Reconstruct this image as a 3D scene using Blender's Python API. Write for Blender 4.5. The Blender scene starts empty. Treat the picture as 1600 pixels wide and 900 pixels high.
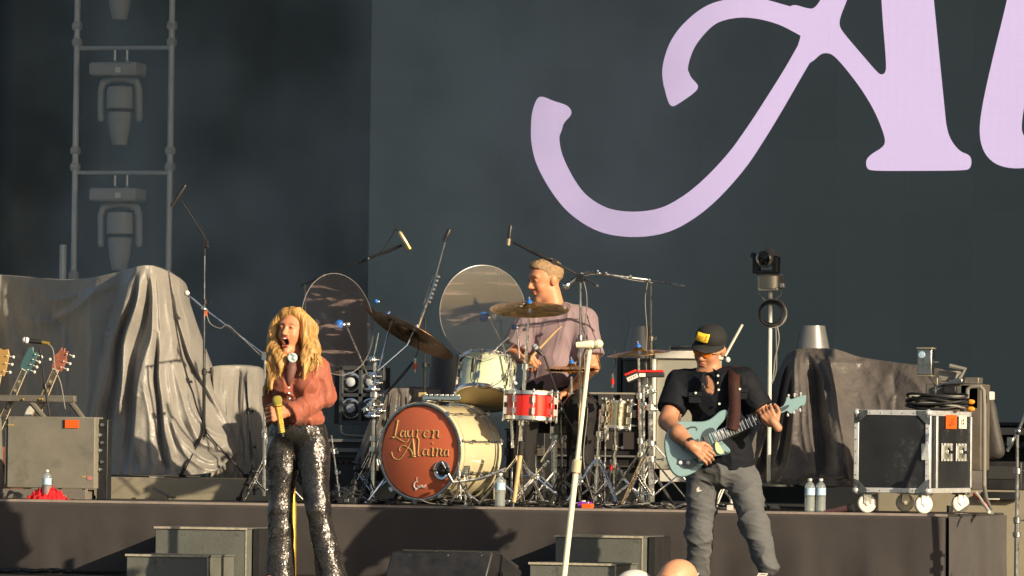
import bpy, math, random
import numpy as np
from mathutils import Vector, Matrix
random.seed(7); np.random.seed(7)
sc = bpy.context.scene
col = sc.collection
rad = math.radians
# ---------------------------------------------------------------- camera
FPX = 10200.0                      # focal length in pixels of a 1600 px wide picture
YAW, PITCH, ROLL = rad(16.5), math.atan(240/FPX), rad(0.75)
CZ = 0.864
CAM = Vector((40*math.sin(YAW), -40*math.cos(YAW), CZ))
f0 = Vector((-math.sin(YAW), math.cos(YAW), 0)); r0 = Vector((math.cos(YAW), math.sin(YAW), 0)); z0 = Vector((0, 0, 1))
FW = f0*math.cos(PITCH) + z0*math.sin(PITCH)
up0 = z0*math.cos(PITCH) - f0*math.sin(PITCH)
RT = r0*math.cos(ROLL) + up0*math.sin(ROLL)
UP = up0*math.cos(ROLL) - r0*math.sin(ROLL)
cd = bpy.data.cameras.new('camera'); cam = bpy.data.objects.new('camera', cd); col.objects.link(cam)
cam.matrix_world = Matrix(((RT.x, UP.x, -FW.x, CAM.x), (RT.y, UP.y, -FW.y, CAM.y), (RT.z, UP.z, -FW.z, CAM.z), (0, 0, 0, 1)))
cd.sensor_width = 36; cd.lens = 36*FPX/1600; cd.clip_end = 2000; cd.clip_start = 0.5
sc.camera = cam
# ---------------------------------------------------------------- sky, sun, exposure
AZ, EL = rad(60), rad(19)          # sun: 60 degrees to the right of the stage's front normal
SUND = Vector((math.sin(AZ)*math.cos(EL), -math.cos(AZ)*math.cos(EL), math.sin(EL)))
w = bpy.data.worlds.new('World'); sc.world = w; w.use_nodes = True
nt = w.node_tree; nt.nodes.clear()
sky = nt.nodes.new('ShaderNodeTexSky'); sky.sky_type = 'NISHITA'; sky.sun_disc = False
sky.sun_elevation = EL; sky.sun_rotation = math.pi - AZ; sky.dust_density = 2.0
bg = nt.nodes.new('ShaderNodeBackground'); bg.inputs[1].default_value = 0.085
wo = nt.nodes.new('ShaderNodeOutputWorld'); nt.links.new(sky.outputs[0], bg.inputs[0]); nt.links.new(bg.outputs[0], wo.inputs[0])
sd = bpy.data.lights.new('sun', 'SUN'); sd.energy = 4.9; sd.angle = rad(0.5); sd.color = (1.0, 0.83, 0.58)
so = bpy.data.objects.new('sun', sd); col.objects.link(so); so.rotation_euler = SUND.to_track_quat('Z', 'Y').to_euler(); so.location = SUND*60
sc.view_settings.view_transform = 'Standard'; sc.view_settings.look = 'None'; sc.view_settings.gamma = 1.0
sc.view_settings.exposure = 0.5
try: sc.view_settings.use_curve_mapping = False
except Exception: pass
sc.cycles.max_bounces = 8; sc.cycles.transparent_max_bounces = 24; sc.cycles.caustics_reflective = False; sc.cycles.caustics_refractive = False

def P(u, v, Y):
    "the point of the stage plane y = Y that stands at picture position (u, v)"
    d = FW + RT*((u-800)/FPX) - UP*((v-450)/FPX)
    return CAM + d*((Y-CAM.y)/d.y)
def PX(u, Y, z):
    "point at picture column u on plane Y, at height z"
    a, b = P(u, 300, Y), P(u, 900, Y)
    t = (z-a.z)/(b.z-a.z); return a.lerp(b, t)
def V(*a): return Vector(a)
def lerp(a, b, t): return a + (b-a)*t

# ---------------------------------------------------------------- materials
MATS = {}
def mat(name, c, rough=0.6, metal=0.0, var=0.0, vscale=12.0, bump=0.0, bscale=60.0, emis=None, estr=1.0, spec=0.5, alpha=None,
        attr=None, coat=0.0, stretch=None, dirt=None, dscale=4.0, sheen=0.0, trans=0.0, ior=1.45):
    if name in MATS: return MATS[name]
    m = bpy.data.materials.new(name); m.use_nodes = True; MATS[name] = m
    n = m.node_tree.nodes; l = m.node_tree.links; b = n['Principled BSDF']
    b.inputs['Base Color'].default_value = (*c, 1); b.inputs['Roughness'].default_value = rough; b.inputs['Metallic'].default_value = metal
    b.inputs['Specular IOR Level'].default_value = spec; b.inputs['Coat Weight'].default_value = coat; b.inputs['Coat Roughness'].default_value = 0.08
    b.inputs['Sheen Weight'].default_value = sheen; b.inputs['Transmission Weight'].default_value = trans; b.inputs['IOR'].default_value = ior
    tc = n.new('ShaderNodeTexCoord'); mp = n.new('ShaderNodeMapping'); l.new(tc.outputs['Object'], mp.inputs[0])
    if stretch: mp.inputs['Scale'].default_value = stretch
    src = None
    if attr:
        a = n.new('ShaderNodeAttribute'); a.attribute_name = attr; src = a.outputs['Color']
    if var > 0:
        nz = n.new('ShaderNodeTexNoise'); nz.inputs['Scale'].default_value = vscale; nz.inputs['Detail'].default_value = 6; nz.inputs['Roughness'].default_value = 0.65
        l.new(mp.outputs[0], nz.inputs['Vector'])
        mr = n.new('ShaderNodeMapRange'); mr.inputs[1].default_value = 0.3; mr.inputs[2].default_value = 0.7
        mr.inputs[3].default_value = 1-var; mr.inputs[4].default_value = 1+var; l.new(nz.outputs[0], mr.inputs[0])
        vm = n.new('ShaderNodeVectorMath'); vm.operation = 'SCALE'
        if src: l.new(src, vm.inputs[0])
        else: vm.inputs[0].default_value = c
        l.new(mr.outputs[0], vm.inputs['Scale']); src = vm.outputs[0]
        rr = n.new('ShaderNodeMapRange'); rr.inputs[1].default_value = 0.3; rr.inputs[2].default_value = 0.7
        rr.inputs[3].default_value = max(0.03, rough-0.12); rr.inputs[4].default_value = min(1, rough+0.12); l.new(nz.outputs[0], rr.inputs[0])
        l.new(rr.outputs[0], b.inputs['Roughness'])
    if dirt:
        nz = n.new('ShaderNodeTexNoise'); nz.inputs['Scale'].default_value = dscale; nz.inputs['Detail'].default_value = 8; nz.inputs['Roughness'].default_value = 0.75
        l.new(mp.outputs[0], nz.inputs['Vector'])
        mr = n.new('ShaderNodeMapRange'); mr.inputs[1].default_value = 0.55; mr.inputs[2].default_value = 0.75; l.new(nz.outputs[0], mr.inputs[0])
        mx = n.new('ShaderNodeMix'); mx.data_type = 'RGBA'; l.new(mr.outputs[0], mx.inputs[0])
        if src: l.new(src, mx.inputs[6])
        else: mx.inputs[6].default_value = (*c, 1)
        mx.inputs[7].default_value = (*dirt, 1); src = mx.outputs[2]
    if src: l.new(src, b.inputs['Base Color'])
    if bump > 0:
        nz = n.new('ShaderNodeTexNoise'); nz.inputs['Scale'].default_value = bscale; nz.inputs['Detail'].default_value = 5
        l.new(mp.outputs[0], nz.inputs['Vector'])
        bp = n.new('ShaderNodeBump'); bp.inputs['Strength'].default_value = bump; bp.inputs['Distance'].default_value = 0.01
        l.new(nz.outputs[0], bp.inputs['Height']); l.new(bp.outputs[0], b.inputs['Normal'])
    if emis:
        b.inputs['Emission Color'].default_value = (*emis, 1); b.inputs['Emission Strength'].default_value = estr
    if alpha is not None: b.inputs['Alpha'].default_value = alpha
    return m
M = dict(
 chrome=mat('chrome', (.86,.85,.82), .24, 1, var=.12, vscale=30),
 steel=mat('steel', (.42,.42,.41), .32, 1, var=.2, vscale=25),
 black_metal=mat('black_metal', (.022,.022,.024), .38, .0, var=.25),
 black_plastic=mat('black_plastic', (.018,.018,.02), .5, var=.3),
 black_rubber=mat('black_rubber', (.012,.012,.012), .75),
 aluminium=mat('aluminium', (.60,.61,.62), .42, .35, var=.12, vscale=20, bump=.05),
 black_cloth=mat('black_drape', (.047,.040,.039), .85, var=.18, vscale=5, bump=.25, bscale=220, sheen=.2),
 cover=mat('cover_fabric', (.25,.232,.21), .42, var=.12, vscale=5, bump=.45, bscale=30, sheen=.1),
 cover_dark=mat('cover_fabric_brown', (.105,.094,.090), .40, var=.12, vscale=6, bump=.8, bscale=26),
 deck=mat('stage_deck', (.035,.034,.034), .6, var=.35, vscale=3, dirt=(.07,.06,.05)),
 fascia=mat('platform_paint', (.30,.265,.195), .7, var=.12, vscale=3, dirt=(.19,.17,.13), dscale=6),
 ply=mat('painted_plywood', (.125,.13,.115), .62, var=.15, vscale=7, dirt=(.05,.05,.045), dscale=14, bump=.2),
 edge=mat('worn_edge', (.42,.38,.29), .5, var=.3, vscale=30),
 white=mat('white_paint', (.72,.69,.62), .45, var=.06),
 beige=mat('beige_board', (.36,.345,.29), .6, var=.06, vscale=4),
 red_shell=mat('red_lacquer', (.62,.02,.015), .18, coat=.8),
 cream=mat('cream_lacquer', (.62,.53,.33), .16, var=.05, vscale=2, coat=.9),
 cream_head=mat('cream_head', (.60,.55,.36), .35, var=.05),
 drum_head=mat('rust_drumhead', (.66,.155,.068), .5, var=.05, vscale=3),
 gold_text=mat('gold_print', (.60,.40,.15), .5),
 white_text=mat('white_print', (.8,.74,.7), .5),
 bronze=mat('bronze_cymbal', (.78,.46,.18), .27, .95, var=.25, vscale=14, stretch=(1,1,4)),
 blue=mat('blue_plastic', (.03,.18,.62), .4),
 orange_tape=mat('orange_tape', (.95,.12,.01), .6),
 orange=mat('orange_gel', (.95,.32,.02), .5),
 red=mat('red_fabric', (.62,.015,.02), .8, var=.2),
 wood=mat('hickory', (.62,.42,.2), .5, var=.1),
 gold=mat('gold_metal', (.95,.62,.12), .3, .8, var=.08),
 cable=mat('cable_black', (.02,.02,.022), .5), cable_grey=mat('cable_grey', (.22,.21,.19), .5),
 grille=mat('grille', (.03,.03,.032), .6, bump=.6, bscale=300),
)
def glassy(name, tint, gloss=.12, painted_reflection=None, body=0):
    m = bpy.data.materials.new(name); m.use_nodes = True; n = m.node_tree.nodes; l = m.node_tree.links; n.clear()
    o = n.new('ShaderNodeOutputMaterial'); t = n.new('ShaderNodeBsdfTransparent'); t.inputs[0].default_value = (*tint, 1)
    g = n.new('ShaderNodeBsdfGlossy'); g.inputs['Roughness'].default_value = .06
    fr = n.new('ShaderNodeLayerWeight'); fr.inputs[0].default_value = .12
    mr = n.new('ShaderNodeMapRange'); mr.inputs[3].default_value = gloss; mr.inputs[4].default_value = .9; l.new(fr.outputs['Fresnel'], mr.inputs[0])
    mx = n.new('ShaderNodeMixShader'); l.new(mr.outputs[0], mx.inputs[0]); l.new(t.outputs[0], mx.inputs[1]); l.new(g.outputs[0], mx.inputs[2])
    last = mx
    if body:
        db = n.new('ShaderNodeBsdfTranslucent'); db.inputs[0].default_value = (.8,.85,.86,1); d2 = n.new('ShaderNodeBsdfDiffuse'); d2.inputs[0].default_value = (.8,.85,.86,1)
        a1 = n.new('ShaderNodeMixShader'); l.new(db.outputs[0], a1.inputs[1]); l.new(d2.outputs[0], a1.inputs[2])
        a2 = n.new('ShaderNodeMixShader'); a2.inputs[0].default_value = body; l.new(mx.outputs[0], a2.inputs[1]); l.new(a1.outputs[0], a2.inputs[2]); last = a2
    if painted_reflection:
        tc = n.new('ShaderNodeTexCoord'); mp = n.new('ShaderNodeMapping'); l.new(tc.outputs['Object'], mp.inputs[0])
        mp.inputs['Scale'].default_value = painted_reflection[3]; mp.inputs['Rotation'].default_value = (0, painted_reflection[4], 0)
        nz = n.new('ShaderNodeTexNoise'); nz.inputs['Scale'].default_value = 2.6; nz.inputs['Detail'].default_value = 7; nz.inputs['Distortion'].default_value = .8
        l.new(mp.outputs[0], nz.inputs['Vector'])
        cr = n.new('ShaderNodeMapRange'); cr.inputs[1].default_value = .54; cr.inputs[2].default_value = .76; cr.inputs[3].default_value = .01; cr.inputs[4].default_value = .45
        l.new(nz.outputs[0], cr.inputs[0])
        d = n.new('ShaderNodeBsdfDiffuse'); d.inputs[0].default_value = (*painted_reflection[:3], 1)  # streaky reflections painted as diffuse colour over the clear acrylic
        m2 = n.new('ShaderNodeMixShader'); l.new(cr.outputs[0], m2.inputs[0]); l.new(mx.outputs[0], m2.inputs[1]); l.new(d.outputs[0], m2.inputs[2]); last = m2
    l.new(last.outputs[0], o.inputs[0]); return m
M['bottle'] = glassy('clear_bottle', (.93,.96,.96), .14, body=.28)
M['lens'] = glassy('lens_glass', (.5,.5,.55), .25)
M['shield_a'] = glassy('acrylic_painted_reflection_a', (.975,.975,.98), .022, (.38,.27,.24,(1.2,1,5.5),rad(-38)))
M['shield_b'] = glassy('acrylic_painted_reflection_b', (.975,.975,.98), .022, (.33,.26,.23,(1.0,1,7),rad(-6)))

# ---------------------------------------------------------------- object helpers
def tag(o, label=None, cat=None, group=None, kind=None):
    if label: o['label'] = label
    if cat: o['category'] = cat
    if group: o['group'] = group
    if kind: o['kind'] = kind
    return o
def thing(name, label, cat, loc, group=None):
    o = bpy.data.objects.new(name, None); col.objects.link(o); o.location = loc; o.empty_display_size = .1
    return tag(o, label, cat, group)
def origin_of(o):
    s = Vector((0, 0, 0))
    while o is not None: s += o.location; o = o.parent
    return s
def mesh_obj(name, verts, faces, m, parent=None, angle=35, smooth=True, loc=None, bevel=0, matidx=None):
    me = bpy.data.meshes.new(name)
    off = origin_of(parent) if parent else (Vector(loc) if loc is not None else Vector((0, 0, 0)))
    if isinstance(verts, np.ndarray):
        vv = verts - np.array(off); me.from_pydata(vv.tolist(), [], faces.tolist() if isinstance(faces, np.ndarray) else faces)
    else: me.from_pydata([tuple(Vector(v)-off) for v in verts], [], faces)
    for x in (m if isinstance(m, (list, tuple)) else [m]): me.materials.append(x)
    if matidx is not None: me.polygons.foreach_set('material_index', matidx)
    me.update()
    if smooth:
        me.shade_smooth()
        if angle < 179: me.set_sharp_from_angle(angle=rad(angle))
    o = bpy.data.objects.new(name, me); col.objects.link(o)
    if parent: o.parent = parent
    else: o.location = off
    if bevel:
        b = o.modifiers.new('bevel', 'BEVEL'); b.width = bevel; b.segments = 2; b.limit_method = 'ANGLE'; b.angle_limit = rad(40)
    return o
def frame_of(d):
    d = Vector(d).normalized(); a = Vector((0, 0, 1)) if abs(d.z) < .9 else Vector((1, 0, 0))
    x = a.cross(d).normalized(); return x, d.cross(x).normalized(), d
TINY = {'multi_clamp','coupler','clamp','clamps','rivets','screws','beads','shirt_buttons','joint','print','label_print','marker_writing','pocket','laces','patch_print','lettering_small','collar','cross_brace','bars','corner_edge','emblem'}
class MB:
    def __init__(s): s.v = []; s.f = []
    def add(s, vs, fs):
        o = len(s.v); s.v += [Vector(p) for p in vs]; s.f += [tuple(i+o for i in f) for f in fs]; return s
    def box(s, c, size, ax=None):
        X, Y, Z = ax if ax else (V(1,0,0), V(0,1,0), V(0,0,1)); c = Vector(c); h = [q/2 for q in size]
        vs = [c + X*(h[0]*i) + Y*(h[1]*j) + Z*(h[2]*k) for i in (-1,1) for j in (-1,1) for k in (-1,1)]
        return s.add(vs, [(0,1,3,2),(4,6,7,5),(0,4,5,1),(2,3,7,6),(0,2,6,4),(1,5,7,3)])
    def span(s, a, b):
        a, b = Vector(a), Vector(b); return s.box((a+b)/2, [abs(b[i]-a[i]) for i in range(3)])
    def tube(s, pts, r, n=8, caps=True):
        pts = [Vector(p) for p in pts]; N = len(pts); rs = r if isinstance(r, (list, tuple)) else [r]*N
        d = (pts[1]-pts[0]).normalized(); x, y, _ = frame_of(d); vs = []; fs = []
        for i, p in enumerate(pts):
            t = (pts[min(i+1,N-1)]-pts[max(i-1,0)])
            if t.length < 1e-9: t = d.copy()
            t.normalize(); x = (x - t*x.dot(t)).normalized(); y = t.cross(x)
            for k in range(n):
                a = 2*math.pi*k/n; vs.append(p + (x*math.cos(a)+y*math.sin(a))*rs[i])
        for i in range(N-1):
            for k in range(n):
                a = i*n+k; b = i*n+(k+1)%n; fs.append((a, b, b+n, a+n))
        if caps: fs.append(tuple(range(n-1,-1,-1))); fs.append(tuple((N-1)*n+k for k in range(n)))
        return s.add(vs, fs)
    def lathe(s, o, d, prof, n=24, caps=True):
        x, y, d = frame_of(d); o = Vector(o); vs = []; fs = []; N = len(prof)
        for (r, h) in prof:
            for k in range(n):
                a = 2*math.pi*k/n; vs.append(o + d*h + (x*math.cos(a)+y*math.sin(a))*max(r, 1e-5))
        for i in range(N-1):
            for k in range(n):
                a = i*n+k; b = i*n+(k+1)%n; fs.append((a, b, b+n, a+n))
        if caps and prof[0][0] > 1e-4: fs.append(tuple(range(n-1,-1,-1)))
        if caps and prof[-1][0] > 1e-4: fs.append(tuple((N-1)*n+k for k in range(n)))
        return s.add(vs, fs)
    def ball(s, c, r, n=12, sq=(1,1,1)):
        vs = []; fs = []; m = n//2
        for i in range(m+1):
            t = math.pi*i/m
            for k in range(n):
                a = 2*math.pi*k/n; vs.append(Vector(c)+V(r*sq[0]*math.sin(t)*math.cos(a), r*sq[1]*math.sin(t)*math.sin(a), r*sq[2]*math.cos(t)))
        for i in range(m):
            for k in range(n):
                a = i*n+k; b = i*n+(k+1)%n; fs.append((a, a+n, b+n, b))
        return s.add(vs, fs)
    def prism(s, poly, ext):
        ext = Vector(ext); n = len(poly); poly = [Vector(p) for p in poly]
        return s.add(poly + [p+ext for p in poly], [tuple(range(n)), tuple(range(2*n-1, n-1, -1))] + [(i, i+n, (i+1)%n+n, (i+1)%n) for i in range(n)])
    def ribbon(s, pts, ws, nrm, thick):
        "a flat stroke of varying width lying in the plane with normal nrm"
        pts = [Vector(p) for p in pts]; N = len(pts); L = []; Rr = []
        for i, p in enumerate(pts):
            t = (pts[min(i+1,N-1)]-pts[max(i-1,0)]).normalized(); sd_ = t.cross(nrm).normalized()
            L.append(p+sd_*ws[i]/2); Rr.append(p-sd_*ws[i]/2)
        vs = []; fs = []; e = nrm*thick
        for i in range(N): vs += [L[i], Rr[i], L[i]+e, Rr[i]+e]
        for i in range(N-1):
            a = 4*i; b = a+4
            fs += [(a+2,a+3,b+3,b+2), (a+1,a,b,b+1), (a,a+2,b+2,b), (a+3,a+1,b+1,b+3)]
        fs += [(0,1,3,2), (4*N-4,4*N-2,4*N-1,4*N-3)]
        return s.add(vs, fs)
    def ring(s, o, d, prof, n=24): return s.lathe(o, d, prof, n, False)
    def build(s, name, m, parent=None, **k):
        o = mesh_obj(name, s.v, s.f, m, parent, **k)
        if name in TINY and parent: o['kind'] = 'stuff'
        return o
def copy_tree(o, loc=None, label=None, parent=None):
    c = o.copy(); col.objects.link(c)
    if parent: c.parent = parent
    if loc is not None: c.location = loc
    if label: c['label'] = label
    for ch in [q for q in list(col.objects) if q.parent == o]: copy_tree(ch, parent=c)
    return c
def chaikin(p, it=2, closed=True):
    for _ in range(it):
        q = []; n = len(p)
        for i in range(n if closed else n-1):
            a, b = Vector(p[i]), Vector(p[(i+1)%n]); q += [a*.75+b*.25, a*.25+b*.75]
        p = q if closed else [Vector(p[0])]+q+[Vector(p[-1])]
    return p
def spline(pts, n=8):
    "Catmull-Rom through tuples of any length"
    A = [np.array(p, float) for p in pts]; A = [2*A[0]-A[1]] + A + [2*A[-1]-A[-2]]; out = []
    for i in range(1, len(A)-2):
        for k in range(n):
            t = k/n; p0, p1, p2, p3 = A[i-1:i+3]
            out.append(.5*((2*p1)+(-p0+p2)*t+(2*p0-5*p1+4*p2-p3)*t*t+(-p0+3*p1-3*p2+p3)*t**3))
    out.append(A[-2]); return out

# ---------------------------------------------------------------- implicit surfaces (bodies and clothes)
def cap(a, b, ra, rb, k=.02): return ('c', np.array(a, float), np.array(b, float), ra, rb, k)
def cone(a, b, ra, rb, k=.01): return ('f', np.array(a, float), np.array(b, float), ra, rb, k)      # flat at b
def ell(c, r, ax=None, k=.02):
    A = np.eye(3) if ax is None else np.array([list(v) for v in ax], float)
    return ('e', np.array(c, float), np.array(r, float), A, 0, k)
def grow(prims, g):
    o = []
    for p in prims:
        if p[0] == 'e': o.append(('e', p[1], p[2]+g, p[3], 0, p[5]))
        else: o.append((p[0], p[1], p[2], p[3]+g, p[4]+g, p[5]))
    return o
def pdist(p, q):
    if p[0] == 'e':
        l = (q-p[1]) @ p[3].T; r = p[2]; k0 = np.sqrt(((l/r)**2).sum(-1)); k1 = np.sqrt(((l/(r*r))**2).sum(-1))+1e-9
        return k0*(k0-1)/k1
    a, b, ra, rb = p[1:5]; ba = b-a; t = ((q-a)@ba)/(ba@ba); h = np.clip(t, 0, 1)
    d = np.sqrt(((q-a-h[...,None]*ba)**2).sum(-1)) - (ra+(rb-ra)*h)
    if p[0] == 'f': d = np.maximum(d, (t-1)*math.sqrt(ba@ba))
    return d
def pbox(p, m):
    if p[0] == 'e': R = max(p[2])+m; return p[1]-R, p[1]+R
    R = max(p[3], p[4])+m; return np.minimum(p[1], p[2])-R, np.maximum(p[1], p[2])+R
def sdf_mesh(adds, subs=(), cell=.005, warp=None, smooth=2, late=()):
    allb = [pbox(p, .012) for p in list(adds)+list(late)]
    lo = np.min([b[0] for b in allb], 0)-cell*2; hi = np.max([b[1] for b in allb], 0)+cell*2
    n = np.ceil((hi-lo)/cell).astype(int)+1
    D = np.full(n, .5, np.float32); ax = [lo[i]+cell*np.arange(n[i]) for i in range(3)]
    def region(p, m):
        a, b = pbox(p, m); i0 = np.clip(np.floor((a-lo)/cell).astype(int), 0, n-1); i1 = np.clip(np.ceil((b-lo)/cell).astype(int)+1, 1, n)
        if (i1 <= i0).any(): return None, None
        s = tuple(slice(i0[i], i1[i]) for i in range(3))
        g = np.stack(np.meshgrid(ax[0][s[0]], ax[1][s[1]], ax[2][s[2]], indexing='ij'), -1)
        return s, (warp(g) if warp else g)
    def union(p):
        s, g = region(p, p[5]+cell*3)
        if s is None: return
        d = pdist(p, g); k = p[5]; c = D[s]; h = np.maximum(k-np.abs(d-c), 0)/k; D[s] = np.minimum(d, c)-h*h*k*.25
    for p in adds: union(p)
    for p in subs:
        s, g = region(p, p[5]+cell*3)
        if s is None: continue
        d = -pdist(p, g); k = p[5]; c = D[s]; h = np.maximum(k-np.abs(d-c), 0)/k; D[s] = np.maximum(d, c)+h*h*k*.25
    for p in late: union(p)
    S = D < 0
    c = [S[i:n[0]-1+i, j:n[1]-1+j, k:n[2]-1+k] for i in (0,1) for j in (0,1) for k in (0,1)]
    tot = sum(x.astype(np.int8) for x in c); act = (tot > 0) & (tot < 8)
    I = np.argwhere(act); vid = np.full(act.shape, -1, np.int32); vid[act] = np.arange(len(I))
    acc = np.zeros((len(I), 3)); cnt = np.zeros(len(I))
    cor = [np.array(q) for q in ((0,0,0),(0,0,1),(0,1,0),(0,1,1),(1,0,0),(1,0,1),(1,1,0),(1,1,1))]
    for a in range(8):
        for b in range(a+1, 8):
            if np.abs(cor[a]-cor[b]).sum() != 1: continue
            da = D[tuple((I+cor[a]).T)]; db = D[tuple((I+cor[b]).T)]; x = (da < 0) != (db < 0)
            t = np.clip(da/np.where(x, da-db, 1), 0, 1); pt = cor[a]+t[:,None]*(cor[b]-cor[a])
            acc[x] += pt[x]; cnt[x] += 1
    vs = lo+cell*(I+acc/cnt[:,None]); F = []
    for a in range(3):
        o1, o2 = (a+1)%3, (a+2)%3
        sl0 = [slice(1, -1)]*3; sl0[a] = slice(0, -1); sl1 = list(sl0); sl1[a] = slice(1, None)
        # restrict so that the four cells around the edge exist
        e0 = S[tuple(sl0)]; e1 = S[tuple(sl1)]; ch = np.argwhere(e0 != e1)
        if not len(ch): continue
        base = ch.copy(); base[:, o1] += 1; base[:, o2] += 1
        sg = e0[tuple(ch.T)]
        def cellid(d1, d2):
            q = base.copy(); q[:, o1] -= d1; q[:, o2] -= d2; return vid[tuple(q.T)]
        q = np.stack([cellid(1,1), cellid(0,1), cellid(0,0), cellid(1,0)], 1)
        ok = (q >= 0).all(1); q = q[ok]; sg = sg[ok]; q[~sg] = q[~sg][:, ::-1]; F.append(q)
    F = np.concatenate(F)
    e = np.concatenate([F[:, [0,1]], F[:, [1,2]], F[:, [2,3]], F[:, [3,0]]])
    for _ in range(smooth):
        sm = np.zeros_like(vs); ct = np.zeros(len(vs))
        for i in range(3):
            sm[:, i] = np.bincount(e[:,0], vs[e[:,1], i], len(vs)) + np.bincount(e[:,1], vs[e[:,0], i], len(vs))
        ct = np.bincount(e[:,0], minlength=len(vs)) + np.bincount(e[:,1], minlength=len(vs))
        vs = vs*.4 + .6*sm/np.maximum(ct, 1)[:,None]
    return vs, F
def vnormals(vs, F):
    n = np.cross(vs[F[:,2]]-vs[F[:,0]], vs[F[:,3]]-vs[F[:,1]]); N = np.zeros_like(vs)
    for i in range(3):
        for k in range(4): N[:, i] += np.bincount(F[:,k], n[:,i], len(vs))
    return N/(np.linalg.norm(N, axis=1)[:,None]+1e-12)
class Noise:
    "cheap smooth noise: a sum of sine waves with random directions"
    def __init__(s, seed, scale, n=10, aniso=(1,1,1)):
        r = np.random.RandomState(seed); s.k = r.normal(size=(n,3))*scale*np.array(aniso); s.p = r.uniform(0, 6.28, n)
    def __call__(s, q): return np.sin(q@s.k.T+s.p).mean(-1)*math.sqrt(len(s.p))/1.2
def set_col(o, C):
    a = o.data.color_attributes.new('Col', 'FLOAT_COLOR', 'POINT'); a.data.foreach_set('color', np.concatenate([C, np.ones((len(C),1))], 1).astype(np.float32).ravel())
# ================================================================ THE SETTING
def struct(name, mb, m, **k): return tag(mb.build(name, m, **k), kind='structure')
ZR, ZP, YR, YB = 0.46, 0.60, 1.65, 7.0
XR = PX(1478, 0, ZR).x                      # right end of the front riser
struct('ground', MB().span((-400,-300,-1.7), (400,500,-1.5)), mat('grass_field', (.05,.065,.03), .9, var=.3, vscale=.4))
struct('stage_floor', MB().span((-9.5,-3.6,-.12), (9.5,9,0)), M['deck'])
fs = MB()
for i in range(20): fs.box((-9.5+i*1.0,-3.45,-.85), (.06,.06,1.3))
struct('stage_front', MB().span((-9.5,-3.5,-1.5), (9.5,-3.44,-.12)), M['black_cloth'])
struct('front_riser', MB().span((-6.5,.012,0), (XR,YR,ZR)), M['deck'], bevel=.003)
struct('rear_platform', MB().span((-6.5,YR+.004,0), (-1.25,6.5,ZP)).span((XR-1.15,YR+.004,0), (6.5,6.5,ZP)), M['fascia'], bevel=.004)
struct('drum_platform', MB().span((-1.246,YR+.004,0), (XR-1.154,6.5,ZR)), M['deck'])
# thin aluminium lip along the riser's top edge
t = MB().span((-6.5,-.004,ZR-.012), (XR+.004,.02,ZR+.003)); tag(t.build('riser_trim', mat('riser_lip', (.30,.25,.22), .55, var=.2)), 'long thin metal trim along the top edge of the front riser', 'trim')
# black skirt, hung a little wavy in front of and round the right end of the riser
nz = Noise(3, 9, 8); nz2 = Noise(5, 30, 8, (1,1,.25))
def skirt(name, a, b, label):
    N, K = 300, 26; vs = []; a = np.array(a, float); b = np.array(b, float); d = b-a; L = np.linalg.norm(d); nr = np.array([d[1], -d[0], 0])/L
    for j in range(K+1):
        t = j/K
        for i in range(N+1):
            p = a+d*(i/N); p[2] = ZR-.014-(ZR-.03)*t
            q = p*np.array([1,1,.35]); w = t*(.020*nz(q)+.007*nz2(q))+.005*nz2(q*.5)
            if i/N < .35 and abs(d[0]) > 2:      # slack corner of cloth at the left end
                s = i/N*L; w += .03*t*max(0, math.sin((s*2.2+t*1.1)*3.0))*max(0, 1-abs(s-1.8)/1.2)
            vs.append(p+nr*(w+.016))
    fs = [(j*(N+1)+i, j*(N+1)+i+N+1, j*(N+1)+i+N+2, j*(N+1)+i+1) for j in range(K) for i in range(N)]
    o = mesh_obj(name, np.array(vs), np.array(fs), M['black_cloth'], angle=180)
    sm = o.modifiers.new('thickness', 'SOLIDIFY'); sm.thickness = .003; sm.offset = -1
    tag(o, label, 'stage skirt', 'black skirts round the front riser')
skirt('riser_skirt', (-6.5,0,0), (XR,0,0), 'long dark brown cloth skirt hanging along the front of the stage riser')
skirt('riser_skirt', (XR+.004,0,0), (XR+.004,YR,0), 'short dark cloth skirt round the right end of the riser below the flight case')
# unseen roof added over the stage to shade the upper rear wall
struct('added_shade_roof', MB().span((-9.5,-3.6,8.4), (9.5,9,8.7)), M['black_metal'])
# unseen black masking added at the right wing to block sun from the rear
struct('added_sun_masking', MB().span((9.2,.35,-1.5),(9.3,9,8.4)).span((9.2,-3.4,4.95),(9.3,.346,8.4)), M['black_cloth'])
tw = MB()
for x in (-9.3, 9.3):
    for dx in (-.2,.2):
        for dy in (-.2,.2): tw.tube([(x+dx,8.6+dy,-1.5), (x+dx,8.6+dy,8.4)], .03)
struct('roof_towers', tw, M['steel'])
# dark backdrop on the left
bk = MB(); N = 240; vs = []; fs = []
for j in range(2):
    for i in range(N+1):
        x = -8.5+17*i/N; vs.append((x, YB+1.3+.04*math.sin(x*11)+.03*math.sin(x*23+1), j*8.2))
bk.add(vs, [(i, i+1, i+N+2, i+N+1) for i in range(N)])
tag(bk.build('backdrop_curtain', mat('black_velour', (.030,.038,.044), .9), angle=180), 'nearly black curtain behind the left lighting tower', 'curtain')
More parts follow.
